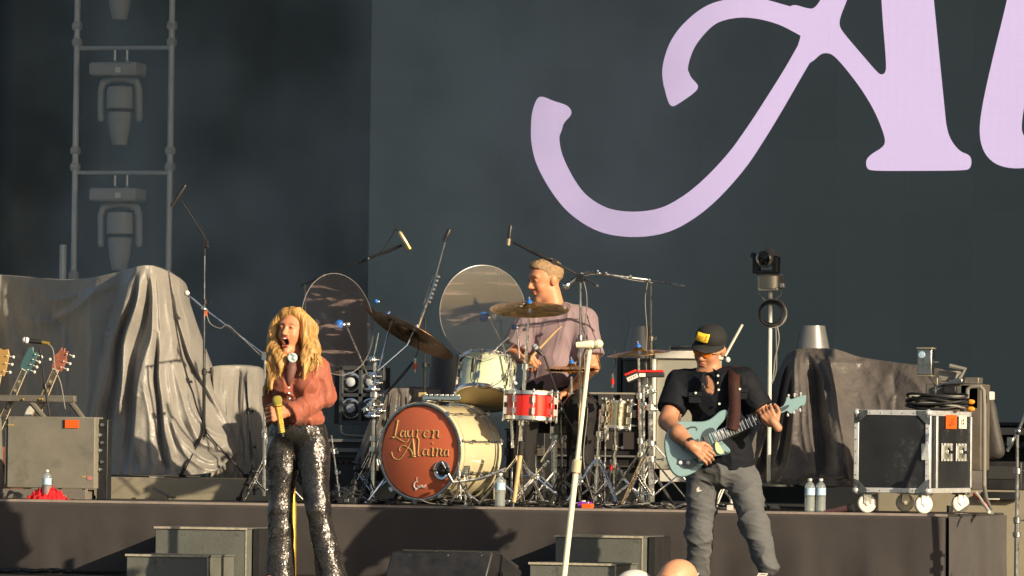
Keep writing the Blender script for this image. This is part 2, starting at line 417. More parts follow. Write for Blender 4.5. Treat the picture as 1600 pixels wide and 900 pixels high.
# ---------------------------------------------------------------- LED wall
x0 = P(575, 450, YB).x; zb = P(900, 652, YB).z
led = thing('led_wall', 'huge dark video wall behind the band showing part of pink script lettering', 'video wall', (x0, YB, zb))
S = .5; me0 = None
pm = bpy.data.materials.new('led_screen'); pm.use_nodes = True; n = pm.node_tree.nodes; l = pm.node_tree.links; b = n['Principled BSDF']
b.inputs['Base Color'].default_value = (.010,.013,.014,1); b.inputs['Roughness'].default_value = .75; b.inputs['Specular IOR Level'].default_value = .25
b.inputs['Emission Color'].default_value = (.0205,.0262,.0262,1); b.inputs['Emission Strength'].default_value = 1.0
oi = n.new('ShaderNodeObjectInfo'); mre = n.new('ShaderNodeMapRange'); mre.inputs[3].default_value = .955; mre.inputs[4].default_value = 1.045; l.new(oi.outputs['Random'], mre.inputs[0]); l.new(mre.outputs[0], b.inputs['Emission Strength'])
for i in range(14):
    for j in range(13):
        m_ = MB().span((x0+i*S+.0006, YB, zb+j*S+.0006), (x0+(i+1)*S-.0006, YB+.08, zb+(j+1)*S-.0006)) if me0 is None else None
        if me0 is None:
            o = m_.build('led_panel', pm, led, smooth=False); me0 = o.data
        else:
            o = bpy.data.objects.new('led_panel', me0); col.objects.link(o); o.parent = led; o.location = (i*S, 0, j*S)
m_ = MB().span((x0,YB+.082,zb), (x0+7,YB+.16,zb+6.5)).build('support_frame', M['black_metal'], led)
MB().span((x0-.012,YB-.004,zb-.02), (x0+7,YB+.16,zb-.004)).build('lower_rail', M['black_metal'], led)
pink = mat('pink_led_pixels', (.012,.012,.012), .75, emis=(.60,.455,.62), estr=.97, spec=.25)
pn = pink.node_tree; tc = pn.nodes.new('ShaderNodeTexCoord'); bt = pn.nodes.new('ShaderNodeTexBrick'); bt.offset = 0
bt.inputs['Scale'].default_value = 8; bt.inputs['Mortar Size'].default_value = .03; bt.inputs['Brick Width'].default_value = .5; bt.inputs['Row Height'].default_value = .5
mpp = pn.nodes.new('ShaderNodeMapping'); mpp.inputs['Rotation'].default_value = (rad(90),0,0); pn.links.new(tc.outputs['Object'], mpp.inputs[0]); pn.links.new(mpp.outputs[0], bt.inputs['Vector'])
bt.inputs['Color1'].default_value = (.60,.455,.62,1); bt.inputs['Color2'].default_value = (.585,.45,.625,1); bt.inputs['Mortar'].default_value = (.57,.435,.60,1)
pn.links.new(bt.outputs[0], pn.nodes['Principled BSDF'].inputs['Emission Color'])
def LP(x, y, k=0): return P(800+x/2, y/2, YB-.0025-.0008*k)
YN = V(0,-1,0)
def stroke(pts, k):
    s = spline(pts, 14); return [LP(q[0], q[1], k) for q in s], [q[2]/2/FPX*(YB+CAM.length*.96)*1.0 for q in s]
SC = (P(1200,300,YB)-P(1100,300,YB)).length/100
def rib(pts, k, name='lettering'):
    s = spline(pts, 14); m_ = MB().ribbon([LP(q[0], q[1], k) for q in s], [q[2]/2*SC for q in s], YN, .002); return m_
def poly(pts, k): 
    return MB().prism([LP(q[0], q[1], k) for q in [tuple(v) for v in chaikin([(x, y, 0) for x, y in pts], 3)]], (0,-.002,0))
A = rib([(112,385,98),(104,430,90),(118,500,86),(163,585,80),(215,645,76),(290,688,76),(380,701,77),(470,689,77),(545,652,76),(620,592,74),(700,505,70),(760,420,66),(820,325,62),(880,225,58),(935,130,60),(985,45,64),(1030,-50,66),(1075,-160,66),(1110,-260,66)], 0)
A2 = poly([(59,400),(62,350),(78,306),(95,300),(130,316),(170,327),(187,345),(184,362),(160,385),(146,430),(60,430)], 1)
A3 = rib([(518,262,90),(510,215,80),(528,150,76),(565,95,70),(625,45,62),(700,25,60),(770,27,62),(840,45,62),(900,68,72),(950,92,80)], 2)
A4 = poly([(470,230),(475,270),(488,320),(500,334),(515,328),(575,287),(583,270),(575,258),(557,240),(550,215),(500,200)], 3)
A5 = poly([(1148,-250),(1153,0),(1171,205),(1166,230),(1152,234),(1138,222),(1100,178),(1040,108),(1024,85),(1023,60),(1045,5),(1070,-60),(1000,-60),(965,0),(945,27),(925,27),(870,10),(860,50),(880,85),(900,95),(903,115),(890,150),(925,200),(945,188),(965,168),(985,165),(1005,172),(1040,210),(1090,275),(1130,340),(1155,398),(1168,440),(1160,460),(1122,482),(1106,500),(1108,526),(1125,534),(1250,534),(1415,533),(1433,526),(1437,500),(1428,483),(1400,474),(1372,440),(1358,400),(1352,340),(1318,0),(1295,-250)], 4)
g = MB()
for q in (A, A2, A3, A4, A5): g.add(q.v, q.f)
for q in [g]: q.build('lettering', pink, led, angle=180, smooth=False)
poly([(1600,-250),(1548,0),(1500,190),(1465,350),(1460,430),(1478,485),(1520,520),(1590,529),(1680,510),(1720,460),(1700,440),(1660,455),(1620,450),(1595,420),(1592,390),(1602,320),(1680,-50),(1720,-250)], 0).build('lettering', pink, led, smooth=False)
# ---------------------------------------------------------------- lighting tower with moving heads
YT = 6.3
tower_m = mat('tower_tube', (.55,.55,.56), .45, .3, var=.1)
def pz(u, v): return P(u, v, YT)
zl, zt = 0.6, 8.3
a = pz(117, 300); c = pz(265, 300)
tr = thing('truss_tower', 'tall grey ladder truss tower holding three moving lights behind the left cover', 'truss tower', (a.x, YT, zl))
for q in (a, c):
    MB().tube([(q.x,YT,zl),(q.x,YT,zt)], .022, 10).build('upright', tower_m, tr)
for v in (75, 270, 465, -120, -315, -510):
    z = pz(190, v).z
    MB().tube([(a.x,YT,z),(c.x,YT,z)], .016, 8).build('rung', tower_m, tr)
    j = MB()
    for q in (a, c):
        for dz in (0, .12): j.tube([(q.x-.03,YT,z+.04+dz),(q.x+.03,YT,z+.04+dz)], .03, 8).tube([(q.x,YT-.045,z+.07+dz),(q.x,YT+.0,z+.07+dz)], .012, 6)
    j.build('coupler', tower_m, tr)
q = pz(106, 400); MB().tube([(q.x,YT-.1,zl),(q.x,YT-.1,pz(106,383).z)], .025, 10).build('stub_post', tower_m, tr)
mh_m = mat('grey_fixture', (.36,.365,.37), .5, var=.1); mh_d = mat('dark_fixture', (.03,.033,.035), .45, var=.1)
def moving_head(v_top, label):
    o = pz(190, v_top); root = thing('moving_light', label, 'stage light', o, 'moving lights hanging in the left tower')
    def L(u, v, dy=0): return P(u, v+v_top-97, YT-.08+dy)
    MB().box(L(184,109), (.36,.26,.10)).build('base_box', mh_m, root, bevel=.02)
    for u in (180, 199): MB().tube([L(u,78,.06), L(u,100,.06)], .012, 8).ball(L(u,97,.0), .014, 8).build('clamp', M['steel'], root)
    MB().box(L(184,109,-.134), (.04,.004,.04)).build('plate', M['white'], root)
    yk = MB()
    s = [L(158,185), L(158,140), L(162,128), L(178,123), L(195,123), L(213,128), L(217,140), L(217,185)]
    for i in range(len(s)-1): 
        yk.tube([s[i], s[i+1]], .026, 8)
    for i in range(len(s)): yk.ball(s[i], .027, 8)
    yk.build('yoke', mh_m, root)
    c0 = L(188,165)
    b = MB().lathe(L(188,134), (0,0,-1), [(.04,0),(.09,.01),(.098,.05),(.098,.17),(.094,.175),(.088,.18),(.085,.24),(.075,.33),(.055,.42),(.05,.43),(0,.432)], 24).build('head', mh_m, root)
    MB().lathe(L(188,134), (0,0,-1), [(.1,.165),(.103,.17),(.103,.185),(.1,.19)], 24).build('seam_ring', mh_d, b)
moving_head(97, 'moving light in the tower above the guitars, upper of the two seen whole')
moving_head(293, 'moving light in the tower just above the top of the draped cover, the lower one')
moving_head(-99, 'moving light at the top edge of the picture with only its nose showing')
# ================================================================ stair blocks in front of the riser
def stairs(ul, ur, vt, ul2, ur2, label):
    a, b = P(ul, vt, -.5), P(ur, vt, -.5); zt_ = b.z; a2, b2 = P(ul2, vt+43, -1.0), P(ur2, vt+43, -1.0); zl_ = b2.z
    r = thing('stair_unit', label, 'stairs', ((a.x+b.x)/2, -.4, 0), 'step units leading up to the riser')
    def step(xa, xb, ya, yb, zt, nm):
        MB().span((xa,ya,0),(xb,yb,zt-.012)).build(nm, M['ply'], r, bevel=.004)
        MB().span((xa-.006,ya-.008,zt-.011),(xb+.006,yb,zt)).build('tread', M['ply'], r, bevel=.003)
        MB().span((xa-.007,ya-.0105,zt-.012),(xb+.007,ya-.0085,zt+.001)).build('nosing', M['edge'], r)
        MB().span((xb-.004,ya-.0030,.01),(xb+.0035,ya-.0010,zt-.013)).build('corner_edge', M['edge'], r)
    step(a.x, b.x, -.5, -.03, zt_, 'upper_step'); step(a2.x, b2.x, -1.0, -.513, zl_, 'lower_step')
    MB().span((b.x+.012,-.4,0),(b.x+.05,-.035,zt_-.004)).build('side_rail', M['black_metal'], r)
    return r
stairs(243, 385, 825, 198, 325, 'pair of grey wooden step boxes left of the singer, against the riser')
stairs(868, 1004, 838, 828, 962, 'pair of grey wooden step boxes behind the slanted white microphone stand')
# floor monitor wedge
w0 = P(612, 861, -2.9); w1 = P(770, 861, -2.9)
wd = thing('stage_monitor', 'low black floor monitor wedge between the singer and the centre steps', 'monitor speaker', ((w0.x+w1.x)/2, -2.7, 0))
pr = [(w0.x,-2.9,w0.z),(w0.x-.03,-3.0,0),(w0.x-.03,-2.3,0),(w0.x,-2.3,.12),(w0.x,-2.75,w0.z)]
MB().prism(pr, (w1.x-w0.x,0,0)).build('cabinet', M['black_plastic'], wd, bevel=.01)
MB().prism([(w0.x+.02,-2.743,w0.z-.004),(w0.x+.02,-2.31,.135),(w0.x+.02,-2.31,.15),(w0.x+.02,-2.743,w0.z+.008)], (w1.x-w0.x-.04,0,0)).build('grille', M['grille'], wd)
sc_ = MB()
for u in (640, 700, 752): sc_.ball(P(u, 868, -2.905), .007, 6)
sc_.build('screws', M['steel'], wd)
MB().span((w1.x-.002,-2.75,.07),(w1.x+.004,-2.55,.12)).build('handle', M['black_rubber'], wd, bevel=.003)
# ================================================================ draped covers
def poly_dist(U, Vv, pts):
    "signed distance (right of the line positive) in picture units and the parameter along a polyline"
    best = np.full(U.shape, 1e9); sg = np.ones(U.shape); par = np.zeros(U.shape); n = len(pts)-1
    for i in range(n):
        a = np.array(pts[i], float); b = np.array(pts[i+1], float); d = b-a; L2 = d@d; L = math.sqrt(L2)
        t = ((U-a[0])*d[0]+(Vv-a[1])*d[1])/L2; tc = np.clip(t, 0, 1); dx = U-a[0]-tc*d[0]; dy = Vv-a[1]-tc*d[1]; q = np.hypot(dx, dy); m = q < best
        best = np.where(m, q, best); sg = np.where(m, np.sign(-(d[0]*dy-d[1]*dx)), sg); par = np.where(m, (i+tc)/n, par)
    return best*sg, par
def drape(name, cols, m, label, folds=(), seed=1, wr=.006, back=.3, N=460, K=190, puddle=.03, group='cloth covers over the parked equipment', zfloor=ZP, crinkle=.003, auto=0):
    """cols: (u_top, v_top, Y_top, u_bottom, v_bottom, Y_bottom, sag).  A cloth over something tall: back flap, top edge, long front.
    folds: (polyline, left width, right width, height) ridges (or, with a negative height, valleys) modelled into the cloth"""
    A = []
    for c in cols:
        t = P(c[0], c[1], c[2]); b = P(c[3], c[4], c[5]); b.z = max(b.z, zfloor+.006); A.append((*t, *b, c[6] if len(c) > 6 else 0, c[0], c[1], c[3], c[4]))
    xs = [0]
    for i in range(1, len(A)): xs.append(xs[-1]+math.hypot(A[i][0]-A[i-1][0], A[i][3]-A[i-1][3])+.02)
    A = np.array(A); xs = np.array(xs)/xs[-1]; s = np.linspace(0, 1, N); C = np.stack([np.interp(s, xs, A[:,k]) for k in range(11)], 1)
    W = 11; ker = np.hanning(2*W+1); ker /= ker.sum(); pad = np.pad(C, ((W,W),(0,0)), 'edge'); C = np.stack([np.convolve(pad[:,k], ker, 'valid') for k in range(11)], 1)
    n1, n2, n3 = Noise(seed, 1.0, 9), Noise(seed+1, 1.0, 9), Noise(seed+2, 1.0, 12); rows = []; tb = 16
    for j in range(tb):
        q = 1-j/tb; yo = back*min(1, q*1.6); zo = .035*math.sin(min(1, (1-q)*1.2+.0)*math.pi)-1.0*max(0, q-.62); p = C[:, :3].copy(); p[:,1] += yo; p[:,0] -= .30*yo
        p[:,2] += zo*.6-.03*q+.010*n1(p*7)*q; p[:,2] = np.maximum(p[:,2], zfloor+.02); rows.append(p)
    T = np.linspace(0, 1, K+1)[:, None]; s2 = np.broadcast_to(s, (K+1, N)); X = C[None,:,:3]*(1-T[...,None])+C[None,:,3:6]*T[...,None]; X[...,2] -= C[None,:,6]*np.sin(math.pi*T)
    U = C[None,:,7]*(1-T)+C[None,:,9]*T; Vv = C[None,:,8]*(1-T)+C[None,:,10]*T; TT = np.broadcast_to(T, U.shape)
    wob = 3.0*n2(np.stack([U*.04, Vv*.03, U*0], -1)); D = np.zeros(U.shape)
    fl_ = list(folds); rr = random.Random(seed)
    for k in range(auto):                         # small secondary folds that fan out from the top
        s0_ = rr.uniform(.02, .98); i0 = int(s0_*(N-1)); ut, ub = C[i0,7], C[i0,9]; t0_, t1_ = sorted((rr.uniform(0,.9), rr.uniform(.2,1.1)))
        pts = [(lerp(ut,ub,t)+rr.uniform(-4,4), lerp(C[i0,8],C[i0,10],t)) for t in (t0_, (t0_+t1_)/2, min(1,t1_))]; fl_.append((pts, rr.uniform(2,6), rr.uniform(3,9), rr.choice((1,1,-1))*rr.uniform(.005,.016)))
    for pts, wl, wr_, h in fl_:
        sp_ = [tuple(q) for q in spline(pts, 4)]; d, par = poly_dist(U+wob, Vv+wob*.5, sp_); wd = np.where(d < 0, wl, wr_); g = np.exp(-(np.abs(d)/wd)**1.6); ends = np.clip(np.minimum(par, 1-par)*6+.25, 0, 1); D += h*g*ends
    q5 = X*np.array([1,0,1])
    D += wr*np.minimum(1, TT*5)*(.4+TT)*n1(np.stack([s2*70+wob*.05, s2*0, TT*2.2], -1))
    D += crinkle*(np.clip(1-np.abs(n3(np.stack([q5[...,0]*16+q5[...,2]*5, q5[...,2]*11-q5[...,0]*4, s2*0], -1))),0,1)**2-.4) + crinkle*.6*n2(np.stack([q5[...,0]*38, q5[...,2]*22+q5[...,0]*9, s2*0], -1))
    X[...,1] -= D*np.minimum(1, TT*14); X[...,0] += .25*D
    pz_ = np.clip((TT-.95)/.05, 0, 1); X[...,1] -= puddle*pz_*(1+n2(np.stack([s2*60, s2*0, s2*0], -1))); X[...,2] = np.maximum(X[...,2], zfloor+.004)
    R = np.concatenate([np.array(rows), X]); nr = len(R); vs = R.reshape(-1, 3)
    idx = np.arange(nr*N).reshape(nr, N); F = np.stack([idx[:-1,:-1], idx[1:,:-1], idx[1:,1:], idx[:-1,1:]], -1).reshape(-1, 4)
    o = mesh_obj(name, vs, F, m, angle=180); sm = o.modifiers.new('thickness', 'SOLIDIFY'); sm.thickness = .003; sm.offset = -1
    return tag(o, label, 'cover', group)
L = [(-70,436,2.9,-100,748,2.9,.0),(0,429,3.22,-10,748,3.15,.02),(30,431,3.12,45,748,3.02,.04),(60,434,3.02,85,748,2.90,.05),(110,437,2.84,112,748,2.70,.04),(150,433,2.62,122,748,2.46,.01),(188,424,2.54,134,746,2.44,0),(196,421,2.50,142,744,2.42,0),
     (212,417,2.36,176,742,2.22,0),(226,414,2.36,204,742,2.14,0),(240,415,2.40,226,742,2.10,0),(262,424,2.52,258,742,2.10,0),(280,435,2.70,300,742,2.16,0),(288,442,2.82,340,738,2.28,0),(292,456,2.98,372,706,2.5,.0),(293,466,3.1,380,700,2.8,.0)]
LF = [([(202,426),(190,500),(172,560),(160,612),(150,680),(146,735)],5,9,.085),([(210,428),(198,505),(183,570),(172,640),(165,740)],5,5,-.07),([(217,428),(206,500),(196,560),(190,612),(184,650)],4,7,.06),
      ([(229,440),(222,510),(211,570),(202,640),(196,735)],9,5,-.075),([(236,424),(238,515),(228,560),(218,620),(210,680),(222,735)],4,16,.05),([(243,520),(245,590),(247,650),(253,712),(263,738)],3,3,-.06),([(250,520),(253,600),(256,655),(264,715),(272,738)],3,8,.035),
      ([(256,426),(266,500),(274,560),(282,600),(296,650),(310,690)],5,8,.030),([(246,430),(250,480),(252,520)],3,5,.025),([(268,432),(278,500),(300,560),(325,604),(352,652),(371,688)],7,9,.075),([(264,445),(276,510),(297,568),(318,605),(338,640)],5,5,-.05),
      ([(276,432),(284,470),(294,510),(302,550)],3,6,.030),([(262,640),(280,680),(306,708),(338,722),(366,700)],6,8,.045),([(270,672),(292,712),(322,732),(352,736)],5,6,.035),([(296,604),(308,645),(332,674),(362,684)],6,6,.040),([(282,650),(300,690),(330,706),(358,700)],5,5,-.035),
      ([(228,600),(234,660),(240,735)],4,7,.022),([(266,560),(270,620),(276,680)],4,6,.022),
      ([(14,436),(24,500),(40,560),(58,610),(70,700)],8,14,-.028),([(42,494),(80,496),(120,478),(152,456),(188,430)],10,5,.028),([(64,462),(90,466),(122,458)],6,4,.016),([(36,494),(52,540),(78,600),(86,700)],6,10,.014),([(60,470),(110,520),(128,600),(126,720)],12,12,-.03),([(4,440),(10,520),(14,640)],6,8,.012)]
drape('cloth_cover', L, M['cover'], 'large taupe cloth cover over tall gear at far left, peaked and gathered in folds', LF, 11, auto=26)
L2 = [(326,584,2.95,316,745,2.75),(330,573,2.72,326,746,2.42),(345,571,2.74,342,748,2.42),(370,571,2.82,360,750,2.50),(386,572,2.86,380,752,2.55),(404,574,2.95,405,752,2.64),(411,580,3.1,425,752,2.8)]
drape('cloth_cover', L2, M['cover'], 'small taupe cloth cover over a low case, directly left of the singer', [([(332,575),(337,640),(344,735)],3,6,.05),([(352,590),(356,650),(364,735)],5,8,.025),([(374,574),(372,640),(384,740)],5,4,-.045),([(388,574),(390,640),(402,740)],3,8,.045),([(340,700),(370,722),(400,712)],5,6,.025)], 23, N=180, K=100, auto=8)
R_ = [(1206,606,3.2,1142,748,2.6),(1209,598,3.0,1152,748,2.40),(1216,584,3.0,1176,752,2.45),(1226,564,2.95,1196,760,2.40),(1236,549,2.84,1216,762,2.30),(1243,546,2.80,1240,763,2.26),
      (1262,544,2.80,1264,763,2.22),(1286,544,2.78,1290,763,2.16),(1304,545,2.70,1310,764,2.08),(1318,549,2.76,1330,764,2.16),(1340,557,2.84,1352,765,2.2),(1372,563,2.84,1380,766,2.24),(1405,567,2.80,1410,766,2.26),(1440,571,2.76,1445,767,2.26),(1470,576,2.74,1475,768,2.24),(1492,584,2.76,1500,769,2.26),(1520,600,2.9,1540,770,2.4)]
RF = [([(1236,552),(1222,583),(1213,620),(1202,660),(1190,705),(1180,742)],3,4,.08),([(1230,566),(1219,610),(1210,650),(1198,700),(1190,745)],4,4,-.07),([(1239,562),(1231,602),(1222,645),(1216,692),(1203,740)],3,4,.06),([(1236,590),(1228,640),(1223,690),(1214,735)],3,3,-.045),
      ([(1242,556),(1239,620),(1237,690),(1226,732),(1206,757)],4,11,.07),([(1208,594),(1190,650),(1176,700),(1180,735)],5,7,.06),([(1249,556),(1253,640),(1262,720)],4,6,.022),([(1258,556),(1264,640),(1272,712),(1276,752)],4,6,.025),
      ([(1268,562),(1275,628),(1285,692),(1284,750)],11,9,-.085),([(1262,548),(1280,580),(1290,630)],5,7,.030),([(1295,558),(1300,586),(1311,637),(1322,728),(1327,756)],3,5,.060),([(1303,600),(1314,660),(1322,720)],3,3,-.025),([(1270,552),(1296,566),(1330,566),(1352,560)],6,5,.030),([(1282,600),(1296,650),(1302,720)],5,6,.028),
      ([(1308,690),(1316,715),(1312,756)],5,6,.03),([(1350,575),(1380,610),(1400,660)],10,12,.016),([(1330,580),(1350,640),(1352,720)],8,10,.018),([(1400,575),(1430,600),(1450,640)],8,10,.014),([(1280,742),(1300,752),(1322,748)],4,5,.03),([(1206,752),(1240,756),(1276,748)],4,5,.025)]
drape('cloth_cover', R_, M['cover_dark'], 'wide brown cloth cover behind the guitarist and the flight case', RF, 37, wr=.004, crinkle=.0055, auto=14)
# ================================================================ PEOPLE
skin_m = mat('skin', (.6,.33,.22), .48, attr='Col', var=.05, vscale=30, bump=.05, bscale=200)
skin_m.node_tree.nodes['Principled BSDF'].inputs['Subsurface Weight'].default_value = .08
skin_m.node_tree.nodes['Principled BSDF'].inputs['Subsurface Radius'].default_value = (.012,.005,.003)
def A3_(v): return np.array(v, float)
class Head:
    "head frame: x to the person's right as seen (picture axis r), y forward, z up; origin between the ears"
    def __init__(s, c, fwd, up, k=1.0):
        s.c = Vector(c); s.y = Vector(fwd).normalized(); u = Vector(up); s.z = (u-s.y*u.dot(s.y)).normalized(); s.x = s.y.cross(s.z).normalized(); s.k = k
    def p(s, x, y, z): return s.c+(s.x*x+s.y*y+s.z*z)*s.k
    def ax(s): return (s.x, s.y, s.z)
    def local(s, q): return (q-A3_(s.c))@np.stack([A3_(s.x), A3_(s.y), A3_(s.z)], 1)/s.k
    def prims(s, mouth=0.0, female=False, ears=True):
        k = s.k; E = lambda c, r, kk=.02: ell(s.p(*c), [q*k for q in r], s.ax(), kk); w = .92 if female else 1
        dz = -.022*mouth
        adds = [E((0,-.012,.045), (.074,.094,.078)), E((0,.032,.012), (.064*w,.060,.072), .03), E((0,.040,-.040), (.052*w,.048,.045), .03),
                E((0,.030,-.078+dz), (.042*w,.042,.030), .025), E((0,.066,-.093+dz), (.020,.018,.018), .02),
                E((.036*w,.060,-.022), (.020,.022,.022), .02), E((-.036*w,.060,-.022), (.020,.022,.022), .02),
                E((0,.078,.040), (.052,.018,.014), .018),
                cap(s.p(0,.088,.022), s.p(0,.110,-.018), .007*k, .010*k, .012), E((0,.106,-.020), (.014,.012,.010), .008),
                E((.013,.098,-.023), (.008,.010,.008), .006), E((-.013,.098,-.023), (.008,.010,.008), .006)]
        subs = [E((.030,.098,.020), (.019,.016,.013), .014), E((-.030,.098,.020), (.019,.016,.013), .014)]
        late = [E((.030,.080,.019), (.0145,.0125,.0125), .004), E((-.030,.080,.019), (.0145,.0125,.0125), .004)]
        if mouth:
            late += [cap(s.p(-.016,.088,-.040), s.p(.016,.088,-.040), .0065*k, .0065*k, .006), cap(s.p(-.015,.082,-.066+dz*.9), s.p(.015,.082,-.066+dz*.9), .0075*k, .0075*k, .006)]
            subs += [E((0,.092,-.053+dz*.45), (.0165,.034,.010+.010*mouth), .005)]
        else:
            adds += [E((0,.088,-.046), (.023,.012,.0060), .006), E((0,.086,-.058), (.020,.012,.0070), .006)]; subs += [E((0,.104,-.0515), (.024,.010,.0018), .003)]
        if ears:
            for sx in (-1, 1): late += [E((sx*.074,-.006,.006), (.011,.018,.030), .008), E((sx*.080,-.012,.012), (.008,.018,.022), .006)]
        return adds, subs, late
    def paint(s, vs, base, lips, brow=(.2,.12,.06), mouth=0.0, stubble=None, hair=None, lash=False):
        L = s.local(vs); C = np.tile(np.array(base, float), (len(vs), 1)); dz = -.022*mouth
        def blend(wt, c): 
            wt = np.clip(wt, 0, 1)[:,None]; C[:] = C*(1-wt)+np.array(c)*wt
        def el(c, r, soft=.35): q = ((L-np.array(c))/np.array(r)); return (1-np.sqrt((q**2).sum(1)))/soft+.5
        near = (np.linalg.norm(L, axis=1) < .2)
        blend(near*el((.04,.075,-.025), (.028,.05,.022), .8)*.35, (base[0]*1.05, base[1]*.72, base[2]*.68)); blend(near*el((-.04,.075,-.025), (.028,.05,.022), .8)*.35, (base[0]*1.05, base[1]*.72, base[2]*.68))
        if stubble: blend(near*(L[:,1] > .0)*el((0,.05,-.075), (.06,.06,.04), .5)*.5, stubble)
        if mouth:
            for c, r in (((0,.097,-.0385), (.022,.018,.0075)), ((0,.092,-.068+dz*.9), (.021,.018,.009))): blend(near*el(c, r), lips)
            blend(near*el((0,.075,-.053+dz*.45), (.0165,.032,.012+.010*mouth)), (.09,.012,.010))
        else: blend(near*el((0,.1,-.052), (.024,.022,.012)), lips)
        for sx in (-1, 1):
            blend(near*el((sx*.031,.098,.043), (.019,.025,.0045), .5)*.8, brow)
            blend(near*el((sx*.030,.094,.017), (.0150,.012,.0035 if lash else .0045), .5)*.8, (.06,.03,.02) if lash else (.12,.07,.05))
        if hair is not None:
            hm = near & ((L[:,2] > .055-.55*np.minimum(L[:,1], .05)+np.maximum(0, L[:,1]-.05)*1.0) & (L[:,1] < .075)) & (L[:,2] > -.03)
            wt = np.clip((L[:,2]-(.075-np.minimum(0, L[:,1]-.02)*-1.4))/.012, 0, 1); wt = np.where(L[:,1] > .02, np.clip((L[:,2]-.078)/.01, 0, 1), np.clip((L[:,2]-(.078+(L[:,1]-.02)*1.25))/.012, 0, 1))
            blend(near*wt, hair)
        return C
def hand(wrist, d, n, side, curl=(35,45,35), k=1.0, spread=.15, thumb=(.5,.5), fing=(1,1,1,1), straight=None):
    """wrist point, d: direction of the palm, n: the way the palm faces; side=+1 when the thumb lies on cross(d, n)"""
    d = Vector(d).normalized(); n = Vector(n); n = (n-d*n.dot(d)).normalized(); s = d.cross(n)*side; w_ = Vector(wrist); o = []
    o.append(cap(w_-d*.02*k, w_+d*.03*k, .025*k, .024*k, .012))
    for t in (-.5,-.17,.17,.5): o.append(cap(w_+d*.018*k+s*t*.035*k, w_+d*.082*k+s*t*.066*k, .0135*k, .0120*k, .008))
    Ls = [(.040,.026,.021),(.046,.030,.023),(.043,.028,.022),(.034,.021,.019)]
    for i in range(4):
        t = .5-i*.333; p = w_+d*.084*k+s*t*.064*k; a = 0; dd = (d+s*t*spread).normalized(); r = (.0096-.0006*(i == 3))*k
        cu = curl if not isinstance(curl[0], (tuple, list)) else curl[i]
        for j in range(3):
            a += rad(cu[j]); v = dd*math.cos(a)+n*math.sin(a); q = p+v*Ls[i][j]*k*fing[i]; o.append(cap(p, q, r, r*.93, .0035)); p = q; r *= .93
    p = w_+d*.022*k+s*.026*k; q = p+(s*.62+d*.55+n*thumb[0])*.043*k; o.append(cap(p, q, .0150*k, .0115*k, .010)); p = q
    q = p+(s*.15+d*.75+n*thumb[1]).normalized()*.032*k; o.append(cap(p, q, .0112*k, .010*k, .004)); p = q
    q = p+(s*-.15+d*.8+n*thumb[1]*.9).normalized()*.025*k; o.append(cap(p, q, .010*k, .0085*k, .004)); return o
def limb(*j, k=.03): return [cap(j[i][0], j[i+1][0], j[i][1], j[i+1][1], k) for i in range(len(j)-1)]
def cloth(name, prims, m, parent, g=.008, subs=(), cell=.006, fold=.004, fs=(26,26,9), seed=1, late=(), sharp=None, extra=None, smooth=2):
    vs, F = sdf_mesh(grow(prims, g), subs, cell=cell, smooth=smooth, late=late); n = vnormals(vs, F); a = Noise(seed, 1, 8, fs); b = Noise(seed+5, 1, 8, (fs[0]*2.2,fs[1]*2.2,fs[2]*2.5))
    q = vs; d = np.clip(1-np.abs(a(q)),0,1)**2.5*fold*1.6-fold*.15+np.clip(1-np.abs(b(q)),0,1)**3*fold*.5
    if extra is not None: d = d+extra(vs)
    vs = vs+n*d[:,None]; return mesh_obj(name, vs, F, m, parent, angle=180)
# ---------------------------------------------------------------- the singer
Y0 = -1.5
def J(u, v, dy=0): return P(u, v, Y0+dy)
sg = thing('person', 'blonde woman singing in a coral blouse and black sequin trousers, gold microphone at her waist', 'person', PX(468, Y0, 0))
hd = Head(J(458,520,.02), -FW*.86-RT*.40+UP*.14, UP*.99-RT*-.08-FW*-.12, 1.07)
ha, hs_, hl = hd.prims(mouth=1.0, female=True)
sh_r, el_r, wr_r = J(496,572,.02), J(508,624,.02), J(452,644,-.17)     # her left arm (right in the picture)
sh_l, el_l, wr_l = J(432,576,.04), J(424,630,.10), J(428,668,.06)
mpos = J(438,646,-.20); mdir = (J(441,690,-.20)-J(433,622,-.20)).normalized()    # microphone runs down through the fist
torso = [ell(J(462,596,.02), (.150,.098,.15), k=.05), ell(J(464,640,.02), (.128,.090,.12), k=.06), ell(J(465,676,.03), (.172,.118,.095), k=.06), cap(J(440,573,.03), J(490,571,.03), .055, .055, .05),
         ell(J(446,602,-.065), (.062,.058,.060), k=.03), ell(J(478,602,-.065), (.062,.058,.060), k=.03), cap(J(462,575,.03), J(459,548,.03), .052, .046, .03)]
arm_r = limb((sh_r,.046),(el_r,.036),(wr_r,.027), k=.02); arm_l = limb((sh_l,.042),(el_l,.033),(wr_l,.025), k=.02)
hip_l, kn_l, an_l = J(443,700,.03), J(438,795,.0), J(437,895,.06); hip_r, kn_r, an_r = J(489,700,.03), J(497,798,-.05), J(518,898,.02)
legs = limb((hip_l,.080),(kn_l,.046),(an_l,.034), k=.03)+limb((hip_r,.080),(kn_r,.046),(an_r,.034), k=.03)
feet = [cap(an_l+V(0,0,-.02), V(an_l.x-.02,an_l.y-.12,.03), .035, .024), cap(an_r+V(0,0,-.02), V(an_r.x+.01,an_r.y-.12,.03), .035, .024)]
hnd = hand(wr_r+(mpos-wr_r)*.25, (J(431,646,-.21)-wr_r).normalized(), (FW*.6-UP*.1-RT*.1), -1, curl=(58,72,50), k=1.08, thumb=(.75,.75)); hnd2 = hand(wr_l, -z0*1+RT*.1, RT, 1, curl=(15,20,20))
